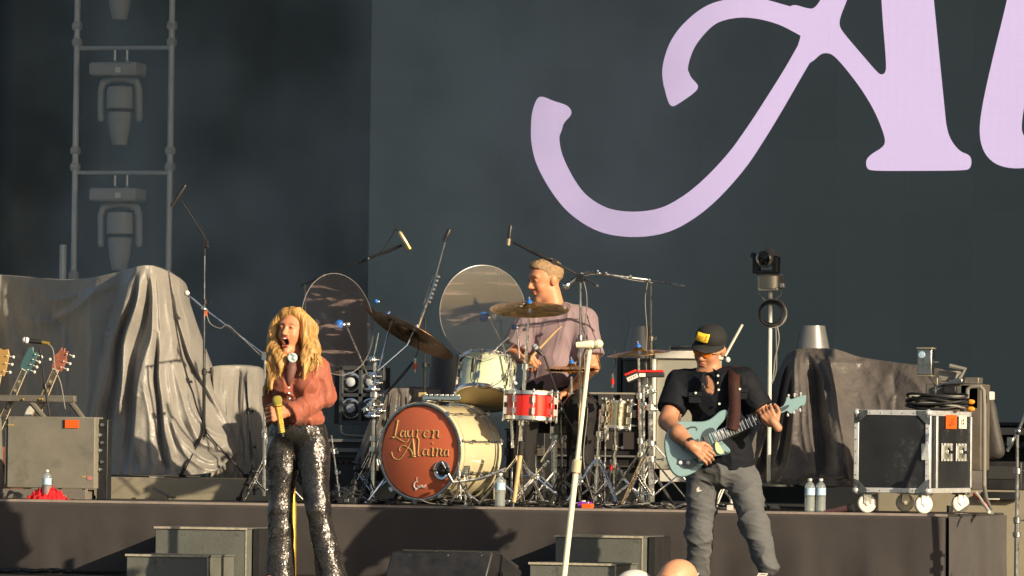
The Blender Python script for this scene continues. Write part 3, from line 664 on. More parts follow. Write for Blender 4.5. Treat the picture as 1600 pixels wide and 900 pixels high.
vs, F = sdf_mesh(ha+torso+arm_r+arm_l+legs+feet+hnd+hnd2, hs_, cell=.0045, late=hl, smooth=1)
o = mesh_obj('body', vs, F, skin_m, sg, angle=180); base = (.63,.265,.14); set_col(o, hd.paint(vs, base, (.55,.13,.11), brow=(.36,.23,.12), mouth=1.0, lash=True))
th = MB().ribbon([hd.p(x,.104+.0-abs(x)*.4,-.046) for x in (-.012,-.006,0,.006,.012)], [.006]*5, hd.y, .003).build('teeth', M['white'], sg)
# sequin trousers, flared
seq = mat('sequins', (.080,.074,.072), .30, .75, var=.2)
n = seq.node_tree.nodes; l = seq.node_tree.links; tcx = n.new('ShaderNodeTexCoord'); vo = n.new('ShaderNodeTexVoronoi'); vo.inputs['Scale'].default_value = 150
l.new(tcx.outputs['Object'], vo.inputs['Vector']); sb = n.new('ShaderNodeVectorMath'); sb.operation = 'SUBTRACT'; sb.inputs[1].default_value = (.5,.5,.5); l.new(vo.outputs['Color'], sb.inputs[0])
scn = n.new('ShaderNodeVectorMath'); scn.operation = 'SCALE'; scn.inputs['Scale'].default_value = .34; l.new(sb.outputs[0], scn.inputs[0]); ge = n.new('ShaderNodeNewGeometry'); ad = n.new('ShaderNodeVectorMath'); ad.operation = 'ADD'
l.new(scn.outputs[0], ad.inputs[0]); l.new(ge.outputs['Normal'], ad.inputs[1]); nm_ = n.new('ShaderNodeVectorMath'); nm_.operation = 'NORMALIZE'; l.new(ad.outputs[0], nm_.inputs[0]); l.new(nm_.outputs[0], n['Principled BSDF'].inputs['Normal'])
hem_l = [J(437,790,.0), J(438,925,.02)]; hem_r = [J(497,798,-.05), J(524,930,.0)]
tr_ = torso[2:3]+limb((hip_l,.096),(kn_l,.060), k=.03)+limb((hip_r,.096),(kn_r,.060), k=.03)+[cap(kn_l, hem_l[1], .060, .088, .02), cap(kn_r, hem_r[1], .060, .086, .02), ell(J(465,668,.03), (.150,.108,.06), k=.04)]
cut = [ell(J(465,615,.03), (.3,.3,.115), k=.004)]
cloth('sequin_trousers', tr_, seq, sg, g=.006, subs=cut+[ell(V(hem_l[1].x+.1,Y0,-.17), (1.2,1.2,.19), k=.004)], fold=.006, fs=(22,22,7), seed=4)
# blouse
bl_m = mat('coral_satin', (.33,.098,.060), .6, var=.05, vscale=8, bump=.12, bscale=90, sheen=.1, spec=.3)
bt = torso[:2]+torso[3:6]+[ell(J(465,655,.0), (.150,.110,.05), k=.04)]
cuff_end = wr_r+(wr_r-el_r).normalized()*.03
sl = [cap(sh_r, lerp(sh_r,el_r,.9), .054, .050, .02), cap(lerp(sh_r,el_r,.9), lerp(el_r,wr_r,.5), .050, .046, .03), cone(lerp(el_r,wr_r,.45), lerp(el_r,wr_r,.97)+V(0,0,-.014), .046, .052, .02), cap(sh_l, el_l, .050, .040, .02), cone(el_l, lerp(el_l,wr_l,.9), .040, .034, .02)]
neck = [ell(J(458,556,-.06), (.050,.09,.060), k=.006), ell(J(457,575,-.14), (.020,.08,.06), k=.01)]
cloth('blouse', bt+sl, bl_m, sg, g=.009, subs=neck+[cap(wr_r-(wr_r-el_r).normalized()*.0, cuff_end+(wr_r-el_r).normalized()*.05, .030, .034, .004)], fold=.0062, fs=(26,26,15), seed=8)
dkm = mat('sheer_mauve', (.16,.07,.055), .6)
MB().ring(J(459,563,.0), UP-FW*-.25, [(.062,-.012),(.066,-.006),(.064,.016),(.058,.018),(.060,-.010)], 28).build('collar_band', dkm, sg)
MB().ribbon([J(457,566,-.118), J(456,576,-.124), J(453,590,-.128), J(451,603,-.127)], [.040,.058,.045,.018], -FW, .004).build('placket', dkm, sg, angle=180)
# collar, placket beads
cb = MB()
for k in range(5): cb.lathe(J(450+k*.9,606+k*8.6,-.118+.005*k), -FW, [(.009,0),(.009,.004),(.005,.007),(0,.008)], 10)
cb.build('beads', M['chrome'], sg)
MB().lathe(J(457,559,-.115), -FW+UP*.2, [(.030,-.006),(.030,.003),(.026,.008),(.02,.009),(0,.009)], 28).build('round_brooch', mat('brooch_enamel', (.62,.72,.70), .15, .2, coat=1), sg)
pe = MB(); pe.ribbon([J(455,553,-.127), J(460,556,-.127), J(456,560,-.127), J(461,563,-.127)], [.004]*4, -FW, .001); pe.build('brooch_print', M['black_plastic'], sg)
# hair: cap plus many wavy locks
hm_ = mat('blonde_hair', (.62,.42,.15), .5, attr='Col', var=.15, vscale=70, stretch=(1,1,.25))
rr = random.Random(21); hmb_v, hmb_f, hcol = [], [], []
def lock(pts, r0_, flat=.55, colr=None, n=7):
    pts = [Vector(q) for q in spline([tuple(p) for p in pts], 7)]; N = len(pts); base_ = len(hmb_v); t0_ = (pts[1]-pts[0]).normalized(); x, y, _ = frame_of(t0_)
    c_ = colr or [(.62,.36,.12),(.48,.26,.08),(.74,.50,.21),(.36,.19,.06),(.68,.43,.16)][rr.randrange(5)]
    for i, p in enumerate(pts):
        t = (pts[min(i+1,N-1)]-pts[max(i-1,0)]).normalized(); x = (x-t*x.dot(t)).normalized(); y = t.cross(x); q = i/(N-1); r = r0_*(.55+.6*math.sin(math.pi*min(1,q*.9+.15)))*(1-.75*max(0,q-.75)/.25)
        for k in range(n):
            a = 2*math.pi*k/n; hmb_v.append(p+x*r*math.cos(a)+y*r*flat*math.sin(a)); f_ = .55+.45*q+rr.uniform(-.05,.05); hcol.append([w_*f_*1.05 for w_ in c_])
    for i in range(N-1):
        for k in range(n): a = base_+i*n+k; b = base_+i*n+(k+1)%n; hmb_f.append((a,b,b+n,a+n))
def hairpath(ang, R_, end, amp, ph):
    "from the parting over the side of the head and down to `end`"
    part = hd.p(-.012, .055-.13*rr.random(), .118); sx = 1 if ang > 0 else -1
    side = hd.p(sx*(.078+R_), .045-abs(math.sin(ang*2))*.10+rr.uniform(-.02,.02), .055); side2 = hd.p(sx*(.090+R_), .030-abs(math.sin(ang*2))*.07, -.03)
    pts = [part, hd.p(sx*.045,(.052-.07*rr.random()),.110+R_*.6), side, side2]; a_ = side2
    for i in range(1, 6):
        t = i/5; p = lerp(a_, end, t); p = p + RT*(amp*math.sin(ph+t*8.5)*(1-.2*t)) - FW*(amp*.9*math.cos(ph+t*8.5)); pts.append(p)
    return pts
for i in range(210):
    ls = rr.random() < .46
    if ls: end = J(rr.uniform(414,440), rr.uniform(588,616), rr.uniform(-.15,-.02)); ang = rr.random()*1.5+.01
    else: end = J(rr.uniform(468,503), rr.uniform(560,592), rr.uniform(-.16,.02)); ang = -rr.random()*1.5-.01
    lock(hairpath(ang, rr.uniform(.010,.036), end, rr.uniform(.012,.024), (0 if ls else 2.2)+rr.uniform(-.9,.9)), rr.uniform(.0026,.0050))
for i in range(0):
    x = rr.uniform(-1,1); lock([hd.p(-.01,.04-.1*rr.random(),.118), hd.p(x*.06,-.07,.10), hd.p(x*.085,-.105,.02), hd.p(x*.09,-.11,-.07), hd.p(x*.10,-.10,-.16)+RT*rr.uniform(-.02,.02), hd.p(x*.11,-.085,-.24)], .017)
hp_ = [ell(hd.p(0,-.022,.050), (.087,.100,.084), hd.ax(), .02), ell(hd.p(0,-.05,-.02), (.088,.07,.09), hd.ax(), .03)]
def wave(pts, r_, amp, ph):
    s_ = spline([tuple(p) for p in pts], 6); o_ = []
    for i in range(len(s_)-1):
        def q(i): t = i/(len(s_)-1); return Vector(s_[i])+RT*(amp*math.sin(ph+t*9)*t)-FW*(amp*.8*math.cos(ph+t*9)*t)
        t = i/(len(s_)-1); o_.append(cap(q(i), q(i+1), r_*(1-.55*max(0,t-.6)/.4), r_*(1-.55*max(0,t-.57)/.4), .014))
    return o_
for (sx, x1, v1, u1, dy1, r_, ph) in ((1,.060,600,424,-.06,.024,0),(1,.040,612,418,-.02,.024,1.2),(1,.058,596,434,-.11,.020,.5),(1,.03,608,428,-.09,.022,2.2),(1,.050,585,440,-.10,.016,1),(-1,.060,585,496,-.02,.026,0),(-1,.045,578,488,-.08,.024,.9),(-1,.050,592,480,-.12,.020,1.8),(-1,.030,570,500,.02,.026,2.6),(-1,.055,600,472,-.13,.015,.4)):
    hp_ += wave([hd.p(-.005,.035,.106), hd.p(sx*.05,.038,.096), hd.p(sx*.090,.038-(.06-x1)*1.2,.050), hd.p(sx*.102,.028-(.06-x1)*1.2,-.02), lerp(hd.p(sx*.10,.03,-.09), J(u1,v1-30,dy1), .5), J(u1+(2 if sx>0 else -1),v1-22,dy1), J(u1,v1,dy1)], r_, .020, ph)
cv, cf = sdf_mesh(hp_, [ell(hd.p(0,.085,-.012), (.064,.062,.096), hd.ax(), .01)], cell=.005, smooth=1)
cn_ = vnormals(cv, cf); g1_ = Noise(77, 1, 10, (150,150,14))(cv); g2_ = Noise(78, 1, 10, (50,50,9))(cv); cv = cv+cn_*(np.clip(1-np.abs(g1_),0,1)*.005+np.clip(1-np.abs(g2_),0,1)**2*.010-.006)[:,None]
gcol = np.array([.58,.32,.10])*(.50+.42*np.clip(1-np.abs(g1_),0,1)+.26*np.clip(g2_,-1,1))[:,None]
nb = len(hmb_v); HV = np.concatenate([np.array([tuple(q) for q in hmb_v]), cv]); HF = [tuple(f) for f in hmb_f]+[tuple(int(w_)+nb for w_ in f) for f in cf]
o = mesh_obj('hair', HV, HF, hm_, sg, angle=180); set_col(o, np.concatenate([np.array(hcol), gcol]))
# gold microphone in her fist
gm = thing('microphone', 'sparkling gold handheld microphone gripped in the singer\'s fist', 'microphone', mpos, 'microphones'); top_ = J(432,618,-.215)
gd = (J(441,678,-.205)-top_).normalized(); goldm = mat('gold_glitter', (.62,.43,.09), .34, .7, bump=.5, bscale=500)
MB().lathe(top_, gd, [(0,0),(.020,.004),(.030,.018),(.031,.036),(.026,.052),(.021,.058)], 20).build('grille', mat('gold_grille', (.50,.42,.09), .5, .4, bump=.8, bscale=600), gm)
MB().lathe(top_, gd, [(.027,.054),(.027,.062),(.020,.070),(.0185,.20),(.0200,.222),(.014,.226),(0,.226)], 20).build('body', goldm, gm); MB().lathe(top_, gd, [(.012,.226),(.012,.246),(0,.25)], 12).build('antenna', M['black_plastic'], gm)
# ---------------------------------------------------------------- the guitarist
Y0 = -1.25
gp = thing('person', 'guitarist in a black cap and dark shirt with orange glasses, looking down at his guitar', 'person', PX(1140, Y0, 0))
hd = Head(J(1109,547,.0), -FW*.86-RT*.46-UP*.27, UP*.95-FW*.26+RT*.14, 1.10)
ha, hs_, hl = hd.prims(mouth=0)
shl, ell_, wrl = J(1062,600,.0), J(1043,658,-.15), J(1081,697,-.325)
shr, elr, wrr = J(1164,596,.0), J(1196,652,.03), J(1204,660,-.20)
elr = J(1192,648,.02)
torso = [ell(J(1116,618,.0), (.165,.115,.15), k=.06), ell(J(1126,670,.02), (.158,.115,.14), k=.06), ell(J(1132,722,.03), (.165,.12,.12), k=.06), cap(J(1078,600,.0), J(1152,596,.0), .07, .07, .05), cap(J(1114,598,.0), J(1110,570,.0), .062, .056, .03)]
arml = limb((shl,.060),(ell_,.052),(J(1060,677,-.275),.047),(wrl,.033), k=.02); armr = limb((shr,.060),(elr,.048),(wrr,.030), k=.02)
hl_, kl_, al_ = J(1100,752,.03), J(1093,830,-.02), J(1091,893,.06); hr_, kr_, ar_ = J(1160,752,.02), J(1178,818,-.08), J(1197,884,-.10)
legs = limb((hl_,.080),(kl_,.052),(al_,.038), k=.03)+limb((hr_,.080),(kr_,.052),(ar_,.038), k=.03)
hn1 = hand(wrl, J(1104,711,-.315)-wrl, FW*.9-UP*.3, 1, curl=(30,42,30), k=1.05, thumb=(.3,.4)); 
hn2 = hand(J(1212,664,-.215), (UP*.75-RT*.55+FW*-.0), (FW*.9+RT*.2), -1, curl=((62,60,40),(58,58,40),(52,58,40),(48,56,40)), k=1.05, thumb=(.6,.5))
feet = [cap(al_+V(0,0,-.03), V(al_.x-.05,al_.y-.16,.045), .045, .035)]
vs, F = sdf_mesh(ha+torso+arml+armr+legs+hn1+hn2+feet, hs_, cell=.0045, late=hl, smooth=1)
o = mesh_obj('body', vs, F, skin_m, gp, angle=180); base = (.46,.22,.125); set_col(o, hd.paint(vs, base, (.42,.15,.12), stubble=(.36,.17,.095), hair=(.05,.035,.025)))
shm = mat('charcoal_shirt', (.0095,.011,.0155), .8, var=.15, vscale=8, bump=.2, bscale=160, spec=.2)
sub = [ell(J(1107,598,-.15), (.040,.10,.075), (RT*.95+UP*.3, FW, UP*.95-RT*.3), .006), cap(J(1111,585,-.01), J(1109,560,-.02), .064, .075, .004)]
sleeves = [cone(shl, lerp(shl,ell_,.70), .072, .068, .03), cone(shr, lerp(shr,elr,.80), .070, .068, .03)]
cloth('shirt', torso[:4]+sleeves+[ell(J(1128,700,.02), (.165,.125,.10), k=.05)], shm, gp, g=.012, subs=sub+[ell(J(1140,800,.02), (.4,.4,.232), k=.004)], fold=.0055, fs=(19,19,14), seed=31)
btn = MB()
for u, v in ((1122,587),(1121,598),(1123,609),(1124,631),(1124,655)): btn.lathe(J(u, v, -.150), -FW, [(.007,0),(.007,.003),(0,.004)], 10)
for u, v in ((1087,614),(1156,608),(1099,600)): btn.lathe(J(u, v, -.147), -FW, [(.007,0),(.007,.003),(0,.004)], 10)
btn.build('shirt_buttons', M['white'], gp)
for sgn, pts in ((1, [J(1113,575,-.10), J(1122,580,-.13), J(1124,592,-.15), J(1118,603,-.155), J(1117,588,-.13)]), (-1, [J(1100,580,-.12), J(1096,588,-.14), J(1100,602,-.155), J(1106,607,-.155), J(1102,592,-.13)])):
    MB().prism(pts, FW*-.006).build('collar', shm, gp, bevel=.002)
pk = MB()
for c_ in (J(1087,622,-.126), J(1156,616,-.124)): pk.box(c_, (.085,.012,.06), (RT, FW, UP)).box(c_+UP*.022-FW*.008, (.09,.008,.025), (RT, FW, UP))
pk.build('pocket', shm, gp, bevel=.004)
jm = mat('grey_denim', (.100,.102,.106), .8, var=.14, vscale=9, bump=.15, bscale=250)
cloth('jeans', [ell(J(1130,735,.03), (.165,.125,.10), k=.05)]+limb((hl_,.092),(kl_,.066),(J(1091,905,.05),.058), k=.03)+limb((hr_,.092),(kr_,.068),(J(1199,886,-.09),.054), k=.03), jm, gp, g=.007, subs=[ell(J(1130,690,.03), (.3,.3,.125), k=.004)], fold=.0085, fs=(14,14,24), seed=40)
MB().prism([J(1092,760,-.125), J(1088,764,-.125), J(1089,769,-.125), J(1094,768,-.125), J(1097,766,-.125), J(1093,765,-.125)], FW*.004).build('knee_print', M['white'], gp)
shoe_m = mat('shoe_black', (.02,.02,.022), .5)
for nm, p_ in (('shoe', ar_), ('shoe', al_)):
    c_ = V(p_.x+.0, p_.y-.05, .05); sv, sf = sdf_mesh([ell(V(p_.x, p_.y-.02, .075), (.048,.075,.055), k=.03), ell(V(p_.x, p_.y-.12, .050), (.048,.10,.038), k=.04)], [ell(V(p_.x,p_.y,-.2), (.6,.6,.222), k=.003)], cell=.006)
    so_ = mesh_obj(nm, sv, sf, shoe_m, gp, angle=180); MB().lathe(V(p_.x,p_.y-.08,.0), z0, [(.05,0),(.052,.012),(.05,.022)], 24).build('sole', M['white'], so_)
    lc_ = MB()
    for k in range(4): lc_.tube([V(p_.x-.028,p_.y-.07-.022*k,.112-.009*k), V(p_.x+.028,p_.y-.07-.022*k,.112-.009*k)], .006, 6)
    lc_.build('laces', M['white'], so_)
# cap, glasses, strap, watch
capm = mat('cap_black', (.016,.016,.017), .85, bump=.2, bscale=200)
cv, cf = sdf_mesh([ell(hd.p(0,-.010,.066), (.086,.104,.082), hd.ax()), ell(hd.p(0,.03,.085), (.080,.068,.062), hd.ax(), .03)], [ell(hd.p(0,.02,-.06), (.2,.2,.108), hd.ax(), .004), ell(hd.p(0,-.03,.0), (.12,.035,.055), hd.ax(), .004)], cell=.005)
mesh_obj('cap', cv, cf, capm, gp, angle=180)
bv = []; N1, N2 = 24, 8
for j in range(N2+1):
    for i in range(N1+1):
        a = math.pi*(i/N1); q = j/N2; rx = lerp(.074,.080,q); ry = lerp(.085,.162,q); bv.append(hd.p(rx*math.cos(a), .0+ry*math.sin(a)+.0, .054-.012*q*math.sin(a)-.022*abs(math.cos(a))*q))
bf = [(j*(N1+1)+i, j*(N1+1)+i+1, (j+1)*(N1+1)+i+1, (j+1)*(N1+1)+i) for j in range(N2) for i in range(N1)]
o = mesh_obj('cap_brim', bv, bf, capm, gp, angle=180); s_ = o.modifiers.new('thickness', 'SOLIDIFY'); s_.thickness = .004
py = [(x, z) for x, z in ((-.036,.078),(.036,.078),(.036,.118),(-.036,.118))]
pv = []
for k in range(9):
    x = -.036+.009*k
    for z in (.076,.118): pv.append(hd.p(x+.010, .113-x*x*7-(z-.076)*.55, z+.002))
o = mesh_obj('cap_patch', pv, [(2*k,2*k+2,2*k+3,2*k+1) for k in range(8)], mat('yellow_patch', (.85,.55,.04), .7), gp, angle=180); s_ = o.modifiers.new('thickness', 'SOLIDIFY'); s_.thickness = .003; s_.offset = 0
pr2 = MB()
def pp(x, z): return hd.p(-x+.010, .1155-x*x*7-(z-.076)*.55, z+.002)
for (x, z, w2) in ((-.024,.097,.008),(-.014,.097,.007),(-.004,.097,.007),(.006,.097,.006)): pr2.ribbon([pp(x,z-.005), pp(x,z+.005)], [w2*.6,w2*.6], hd.y, .001); pr2.ribbon([pp(x-w2/2,z+.004), pp(x+w2/2,z+.004)], [.003]*2, hd.y, .001)
pr2.ribbon([pp(.022,.085), pp(.024,.110)], [.007,.009], hd.y, .001); pr2.ribbon([pp(.02,.088), pp(.031,.088)], [.004]*2, hd.y, .001)
pr2.build('patch_print', mat('patch_orange', (.62,.22,.02), .7), gp)
lm_ = mat('orange_lens', (.9,.22,.01), .12, spec=.8)
gl = MB()
for sx in (-1, 1):
    c_ = hd.p(sx*.031, .102, .016); pts = [c_+hd.x*(.027*math.cos(a))*1+hd.z*(.019*math.sin(a)-(.003 if math.sin(a) < 0 else 0))-hd.y*(.008*math.cos(a)*sx) for a in [2*math.pi*i/20 for i in range(20)]]; gl.prism(pts, hd.y*.003)
gl.build('glasses_lens', lm_, gp)
gf = MB().tube([hd.p(-.006,.110,.020), hd.p(.006,.110,.020)], .003, 6)
for sx in (-1, 1): gf.tube([hd.p(sx*.057,.092,.022), hd.p(sx*.076,.06,.020), hd.p(sx*.080,.0,.016)], .0030, 6)
gf.build('glasses_frame', mat('glasses_rim', (.5,.35,.2), .4), gp)
st_m = mat('burgundy_strap', (.032,.007,.005), .8, var=.7, vscale=55, bump=.3, bscale=100)
sp_ = spline([tuple(J(1146,572,.06)), tuple(J(1147,580,-.06)), tuple(J(1147,600,-.142)), tuple(J(1148,636,-.152)), tuple(J(1147,656,-.168)), tuple(J(1144,672,-.19))], 6)
MB().ribbon([Vector(q) for q in sp_], [.070]*len(sp_), -FW, .005).build('guitar_strap', st_m, gp, angle=180)
wt = (wrl-J(1060,677,-.275)).normalized(); MB().lathe(wrl-wt*.025, wt, [(.036,-.013),(.038,-.010),(.038,.010),(.036,.013)], 20).build('wristwatch', M['black_plastic'], gp)
MB().box(J(1059,655,-.08), (.026,.02,.03)).ball(J(1055,655,-.09), .012, 8).box(J(1063,651,-.08), (.02,.012,.045), frame_of(V(.4,0,1))).build('strap_buckle', M['chrome'], gp)
# electric guitar
YG = Y0-.235
gt = thing('electric_guitar', 'pale blue electric guitar with dark pickguard played by the man in the cap', 'guitar', P(1090,700,YG))
GC = P(1088,700,YG); GN = (-FW+UP*.12+RT*.05).normalized()
def G(u, v, h=0):
    d = FW + RT*((u-800)/FPX) - UP*((v-450)/FPX); return CAM + d*((GC+GN*h-CAM).dot(GN)/d.dot(GN))
outl = [(1052,661),(1062,657.5),(1080,658.5),(1097,659),(1108,656),(1116,650),(1124,642.5),(1132,639.5),(1139,641.5),(1140,646),(1135,652),(1128,661),(1121,668),(1118,675),(1124,684),(1132,693),(1139,699.5),(1142,704.5),(1138,709),(1128,711),(1114,713),(1106,719),(1098,727),(1086,738),(1072,744.5),(1060,745.5),(1050,738),(1043,723),(1039,706),(1038,690),(1041,674)]
gb_m = mat('pale_blue_lacquer', (.19,.305,.325), .3, var=.04, vscale=3, coat=.5)
pts = [tuple(G(*q)) for q in outl]; MB().prism(chaikin(pts, 2), -GN*.042).build('guitar_body', gb_m, gt, bevel=.006)
pgm = mat('pickguard_dark', (.035,.055,.065), .3, coat=.4)
for pl in ([(1094,690),(1096,678),(1102,671),(1110,668),(1116,669),(1119,676),(1122,686),(1114,700),(1104,706),(1098,702)], [(1058,716),(1066,719),(1076,718),(1088,716),(1092,718),(1090,726),(1082,732),(1070,733.5),(1062,729),(1058,722)]):
    MB().prism(chaikin([tuple(G(*q, .0005)) for q in pl], 2), GN*.0025).build('pickguard', pgm, gt)
for u, v in ((1063,723),(1075,723)): MB().lathe(G(u, v, .003), GN, [(.012,0),(.011,.012),(.0,.013)], 14).build('knob', M['aluminium'], gt)
MB().ribbon([G(*q, .001) for q in ((1064,669),(1068,671),(1074,670),(1080,667.5),(1086,667.5),(1089,670),(1088,673))], [.006,.011,.012,.010,.009,.008,.005], GN, .0012).build('sound_hole', pgm, gt)
na, nb_ = G(1100,690,.008), G(1212,643,.008); nd = (nb_-na).normalized(); ns = nd.cross(GN).normalized()
fbm = mat('fretboard_dark', (.035,.03,.03), .4)
def nq(a_, b_, wa, wb, h0, h1, nm, m): return MB().add([a_+ns*wa/2+GN*h0, a_-ns*wa/2+GN*h0, b_-ns*wb/2+GN*h0, b_+ns*wb/2+GN*h0, a_+ns*wa/2+GN*h1, a_-ns*wa/2+GN*h1, b_-ns*wb/2+GN*h1, b_+ns*wb/2+GN*h1], [(0,1,2,3),(7,6,5,4),(0,4,5,1),(1,5,6,2),(2,6,7,3),(3,7,4,0)]).build(nm, m, gt, bevel=.001)
nq(na+nd*.04, nb_, .062, .048, -.016, 0, 'neck', gb_m); nq(G(1116,685,.008), nb_, .064, .050, .0005, .006, 'fretboard', fbm)
f0_ = G(1116,685,.0145); f1_ = nb_+GN*.0065; LN = (f1_-f0_).length
frs = []; x = 0
for i in range(22):
    t = (1-2**(-(22-i)/12))/(1-2**(-22/12)); q = f1_-nd*(LN*t); frs.append(q); MB().box(q, (.058,.003,.0035), (ns, GN, nd)).build('fret', M['chrome'], gt)
for i in range(2, 21, 2):
    a_, b_ = frs[i-1], frs[i]; c_ = (a_+b_)/2; w_ = (b_-a_).length*.55; MB().add([c_-ns*.020-nd*w_/2, c_+ns*.020+nd*w_*.1, c_+ns*.020+nd*w_/2, c_-ns*.020+nd*w_/2], [(0,1,2,3)]).build('inlay', mat('pearl', (.6,.62,.6), .3), gt)
for t, h_ in ((.10,.0),(.045,0)): MB().box(G(1116,685,.007)-nd*(t), (.07,.012,.028), (ns, GN, nd)).build('pickup', mat('pickup_grey', (.10,.105,.11), .35, .6), gt, bevel=.002)
MB().box(G(1093,705,.008), (.08,.016,.02), (ns, GN, nd)).build('bridge', M['chrome'], gt, bevel=.002)
for i in range(6):
    s_ = (i-2.5)/5; MB().tube([G(1093,705,.016)+ns*s_*.052, nb_+GN*.012+ns*s_*.036], .0007, 4).build('string', M['steel'], gt)
MB().prism(chaikin([tuple(G(*q, .006)) for q in ((1117,692),(1121,690),(1124,695),(1128,702),(1131,708),(1124,710),(1119,706),(1117,699))], 2), GN*.010).build('switch_plate', mat('pale_lime', (.55,.62,.34), .35), gt); MB().ball(G(1136,706,.005), .010, 8).build('strap_pin', M['chrome'], gt)
hp = [(1208,640),(1214,639),(1224,634),(1228,626),(1229,620.5),(1233,621),(1236,624),(1246,620.5),(1257,617),(1260,618),(1259,627),(1257,633),(1250,634.5),(1246,640),(1240,641),(1238,646),(1234,646),(1230,641.5),(1222,645),(1214,649),(1209,649)]
MB().prism([G(*q, .006) for q in hp], -GN*.016).build('headstock', gb_m, gt, bevel=.002)
MB().prism(chaikin([tuple(G(*q, .0065)) for q in ((1210,640),(1222,636.5),(1232,632),(1234,634),(1228,640),(1218,645),(1210,647))], 2), GN*.002).build('headstock_plate', pgm, gt)
for k in range(3):
    for (u, v) in ((1232+k*9.5, 622-k*1.6), (1231+k*9.5, 645-k*3.6)): MB().tube([G(u, v, -.006), G(u, v+(-3 if v < 630 else 3), -.006)], .004, 8).ball(G(u, v+(-4 if v < 630 else 4), -.006), .0085, 8).build('tuning_peg', M['aluminium'], gt)
# ---------------------------------------------------------------- the drummer
Y0 = 1.35
dp = thing('person', 'sandy haired drummer in a mauve T-shirt looking to the left, stick in hand', 'person', PX(865, Y0, ZR))
hd = Head(J(853,440,.0), -RT*.86-FW*.48-UP*.13, UP*1+RT*.04, 1.13)
ha, hs_, hl = hd.prims(mouth=0)
shl, el_, wl = J(826,505,-.05), J(800,556,-.10), J(806,566,-.22); shr, er_, wr = J(908,503,.02), J(925,572,-.05), J(892,612,-.28)
wl = J(812,560,-.28)
torso = [ell(J(868,520,.0), (.172,.12,.16), k=.06), ell(J(866,572,.0), (.150,.125,.16), k=.06), ell(J(862,615,.0), (.19,.15,.12), k=.05), cap(J(842,500,.0), J(896,499,.0), .08, .08, .05), cap(J(870,497,.02), J(860,455,.01), .068, .062, .03)]
arms = limb((shl,.060),(el_,.047),(wl,.031), k=.02)+limb((shr,.066),(er_,.050),(wr,.031), k=.02)
lg_ = limb((J(835,630,-.05),.08),(J(820,640,-.45),.055),(V(J(815,700,-.45).x,Y0-.45,ZR+.08),.04))+limb((J(895,630,-.05),.08),(J(910,640,-.42),.055),(V(J(905,700,-.42).x,Y0-.40,ZR+.08),.04))
hL = hand(wl, J(828,562,-.34)-wl, FW*.5-UP*.7, 1, curl=(60,65,45), k=1.15, thumb=(.5,.4)); hR = hand(wr, J(868,618,-.36)-wr, -UP, 1, curl=(55,60,40), k=1.1, thumb=(.5,.5))
vs, F = sdf_mesh(ha+torso+arms+lg_+hL+hR, hs_, cell=.005, late=hl, smooth=1)
o = mesh_obj('body', vs, F, skin_m, dp, angle=180); set_col(o, hd.paint(vs, (.62,.27,.14), (.45,.15,.11), brow=(.35,.2,.1), stubble=(.45,.24,.15), hair=(.42,.24,.11)))
hv, hf = sdf_mesh([ell(hd.p(0,-.014,.050), (.077*1.13,.097*1.13,.079*1.13), hd.ax()), ell(hd.p(0,.050,.098), (.045*1.13,.034*1.13,.022*1.13), hd.ax(), .03)], [ell(hd.p(0,.095,-.005), (.15,.115,.105), hd.ax(), .01), ell(hd.p(0,.01,-.085), (.2,.14,.125), hd.ax(), .01)], cell=.005)
nn_ = vnormals(hv, hf); q_ = Noise(7, 120, 10)(hv); hv = hv+nn_*(np.abs(q_)*.003)[:,None]
mesh_obj('hair', hv, hf, mat('sandy_hair', (.36,.23,.125), .6, var=.35, vscale=120, bump=.6, bscale=300), dp, angle=180)
tsm = mat('mauve_cotton', (.27,.19,.21), .85, var=.06, vscale=6, bump=.15, bscale=200, sheen=.15)
cloth('t_shirt', torso[:4]+[cone(shl, lerp(shl,el_,.72), .076, .074, .03), cone(shr, lerp(shr,er_,.80), .084, .082, .03)], tsm, dp, g=.012, subs=[cap(J(868,484,.02), J(860,455,.0), .066, .085, .004)], fold=.0085, fs=(15,15,7), seed=61)
cloth('trousers', [torso[2]]+limb((J(835,630,-.05),.10),(J(820,640,-.45),.082),(V(J(815,700,-.45).x,Y0-.45,ZR+.10),.06))+limb((J(895,630,-.05),.10),(J(910,640,-.42),.082),(V(J(905,700,-.42).x,Y0-.40,ZR+.10),.06)), mat('dark_trousers', (.014,.012,.013), .8, var=.1), dp, g=.012, subs=[ell(J(865,560,.0), (.35,.35,.14), k=.004)], fold=.006, seed=66)
ds = thing('drumstick', 'wooden drumstick held upright in the drummer\'s fist', 'drumstick', J(828,562,-.34)); MB().tube([J(822,572,-.36), J(833,555,-.35), J(866,520,-.33), J(874,513,-.325), J(877,510,-.32)], [.008,.0085,.007,.004,.006], 10).build('stick', M['wood'], ds)
ds = thing('drumstick', 'wooden drumstick lying low across the red snare', 'drumstick', J(868,618,-.36)); MB().tube([J(880,616,-.3), J(845,611,-.42), J(812,612,-.5)], [.008,.0075,.004], 10).build('stick', M['wood'], ds)
th = thing('drum_throne', 'drummer\'s round black stool hidden behind the kit', 'stool', PX(866, Y0+.05, ZR)); zt = J(866,640).z-.06
MB().lathe(PX(866,Y0+.05,zt-.09), z0, [(.16,0),(.18,.02),(.18,.08),(.15,.1),(0,.1)], 32).build('seat', M['black_cloth'], th); MB().tube([PX(866,Y0+.05,zt-.09), PX(866,Y0+.05,ZR+.1)], .02, 10).build('post', M['chrome'], th)
for k in range(3): a = 2.1*k; p_ = PX(866,Y0+.05,ZR+.22); MB().tube([p_, V(p_.x+.24*math.cos(a),p_.y+.24*math.sin(a),ZR+.012)], .011, 8).build('leg', M['chrome'], th)
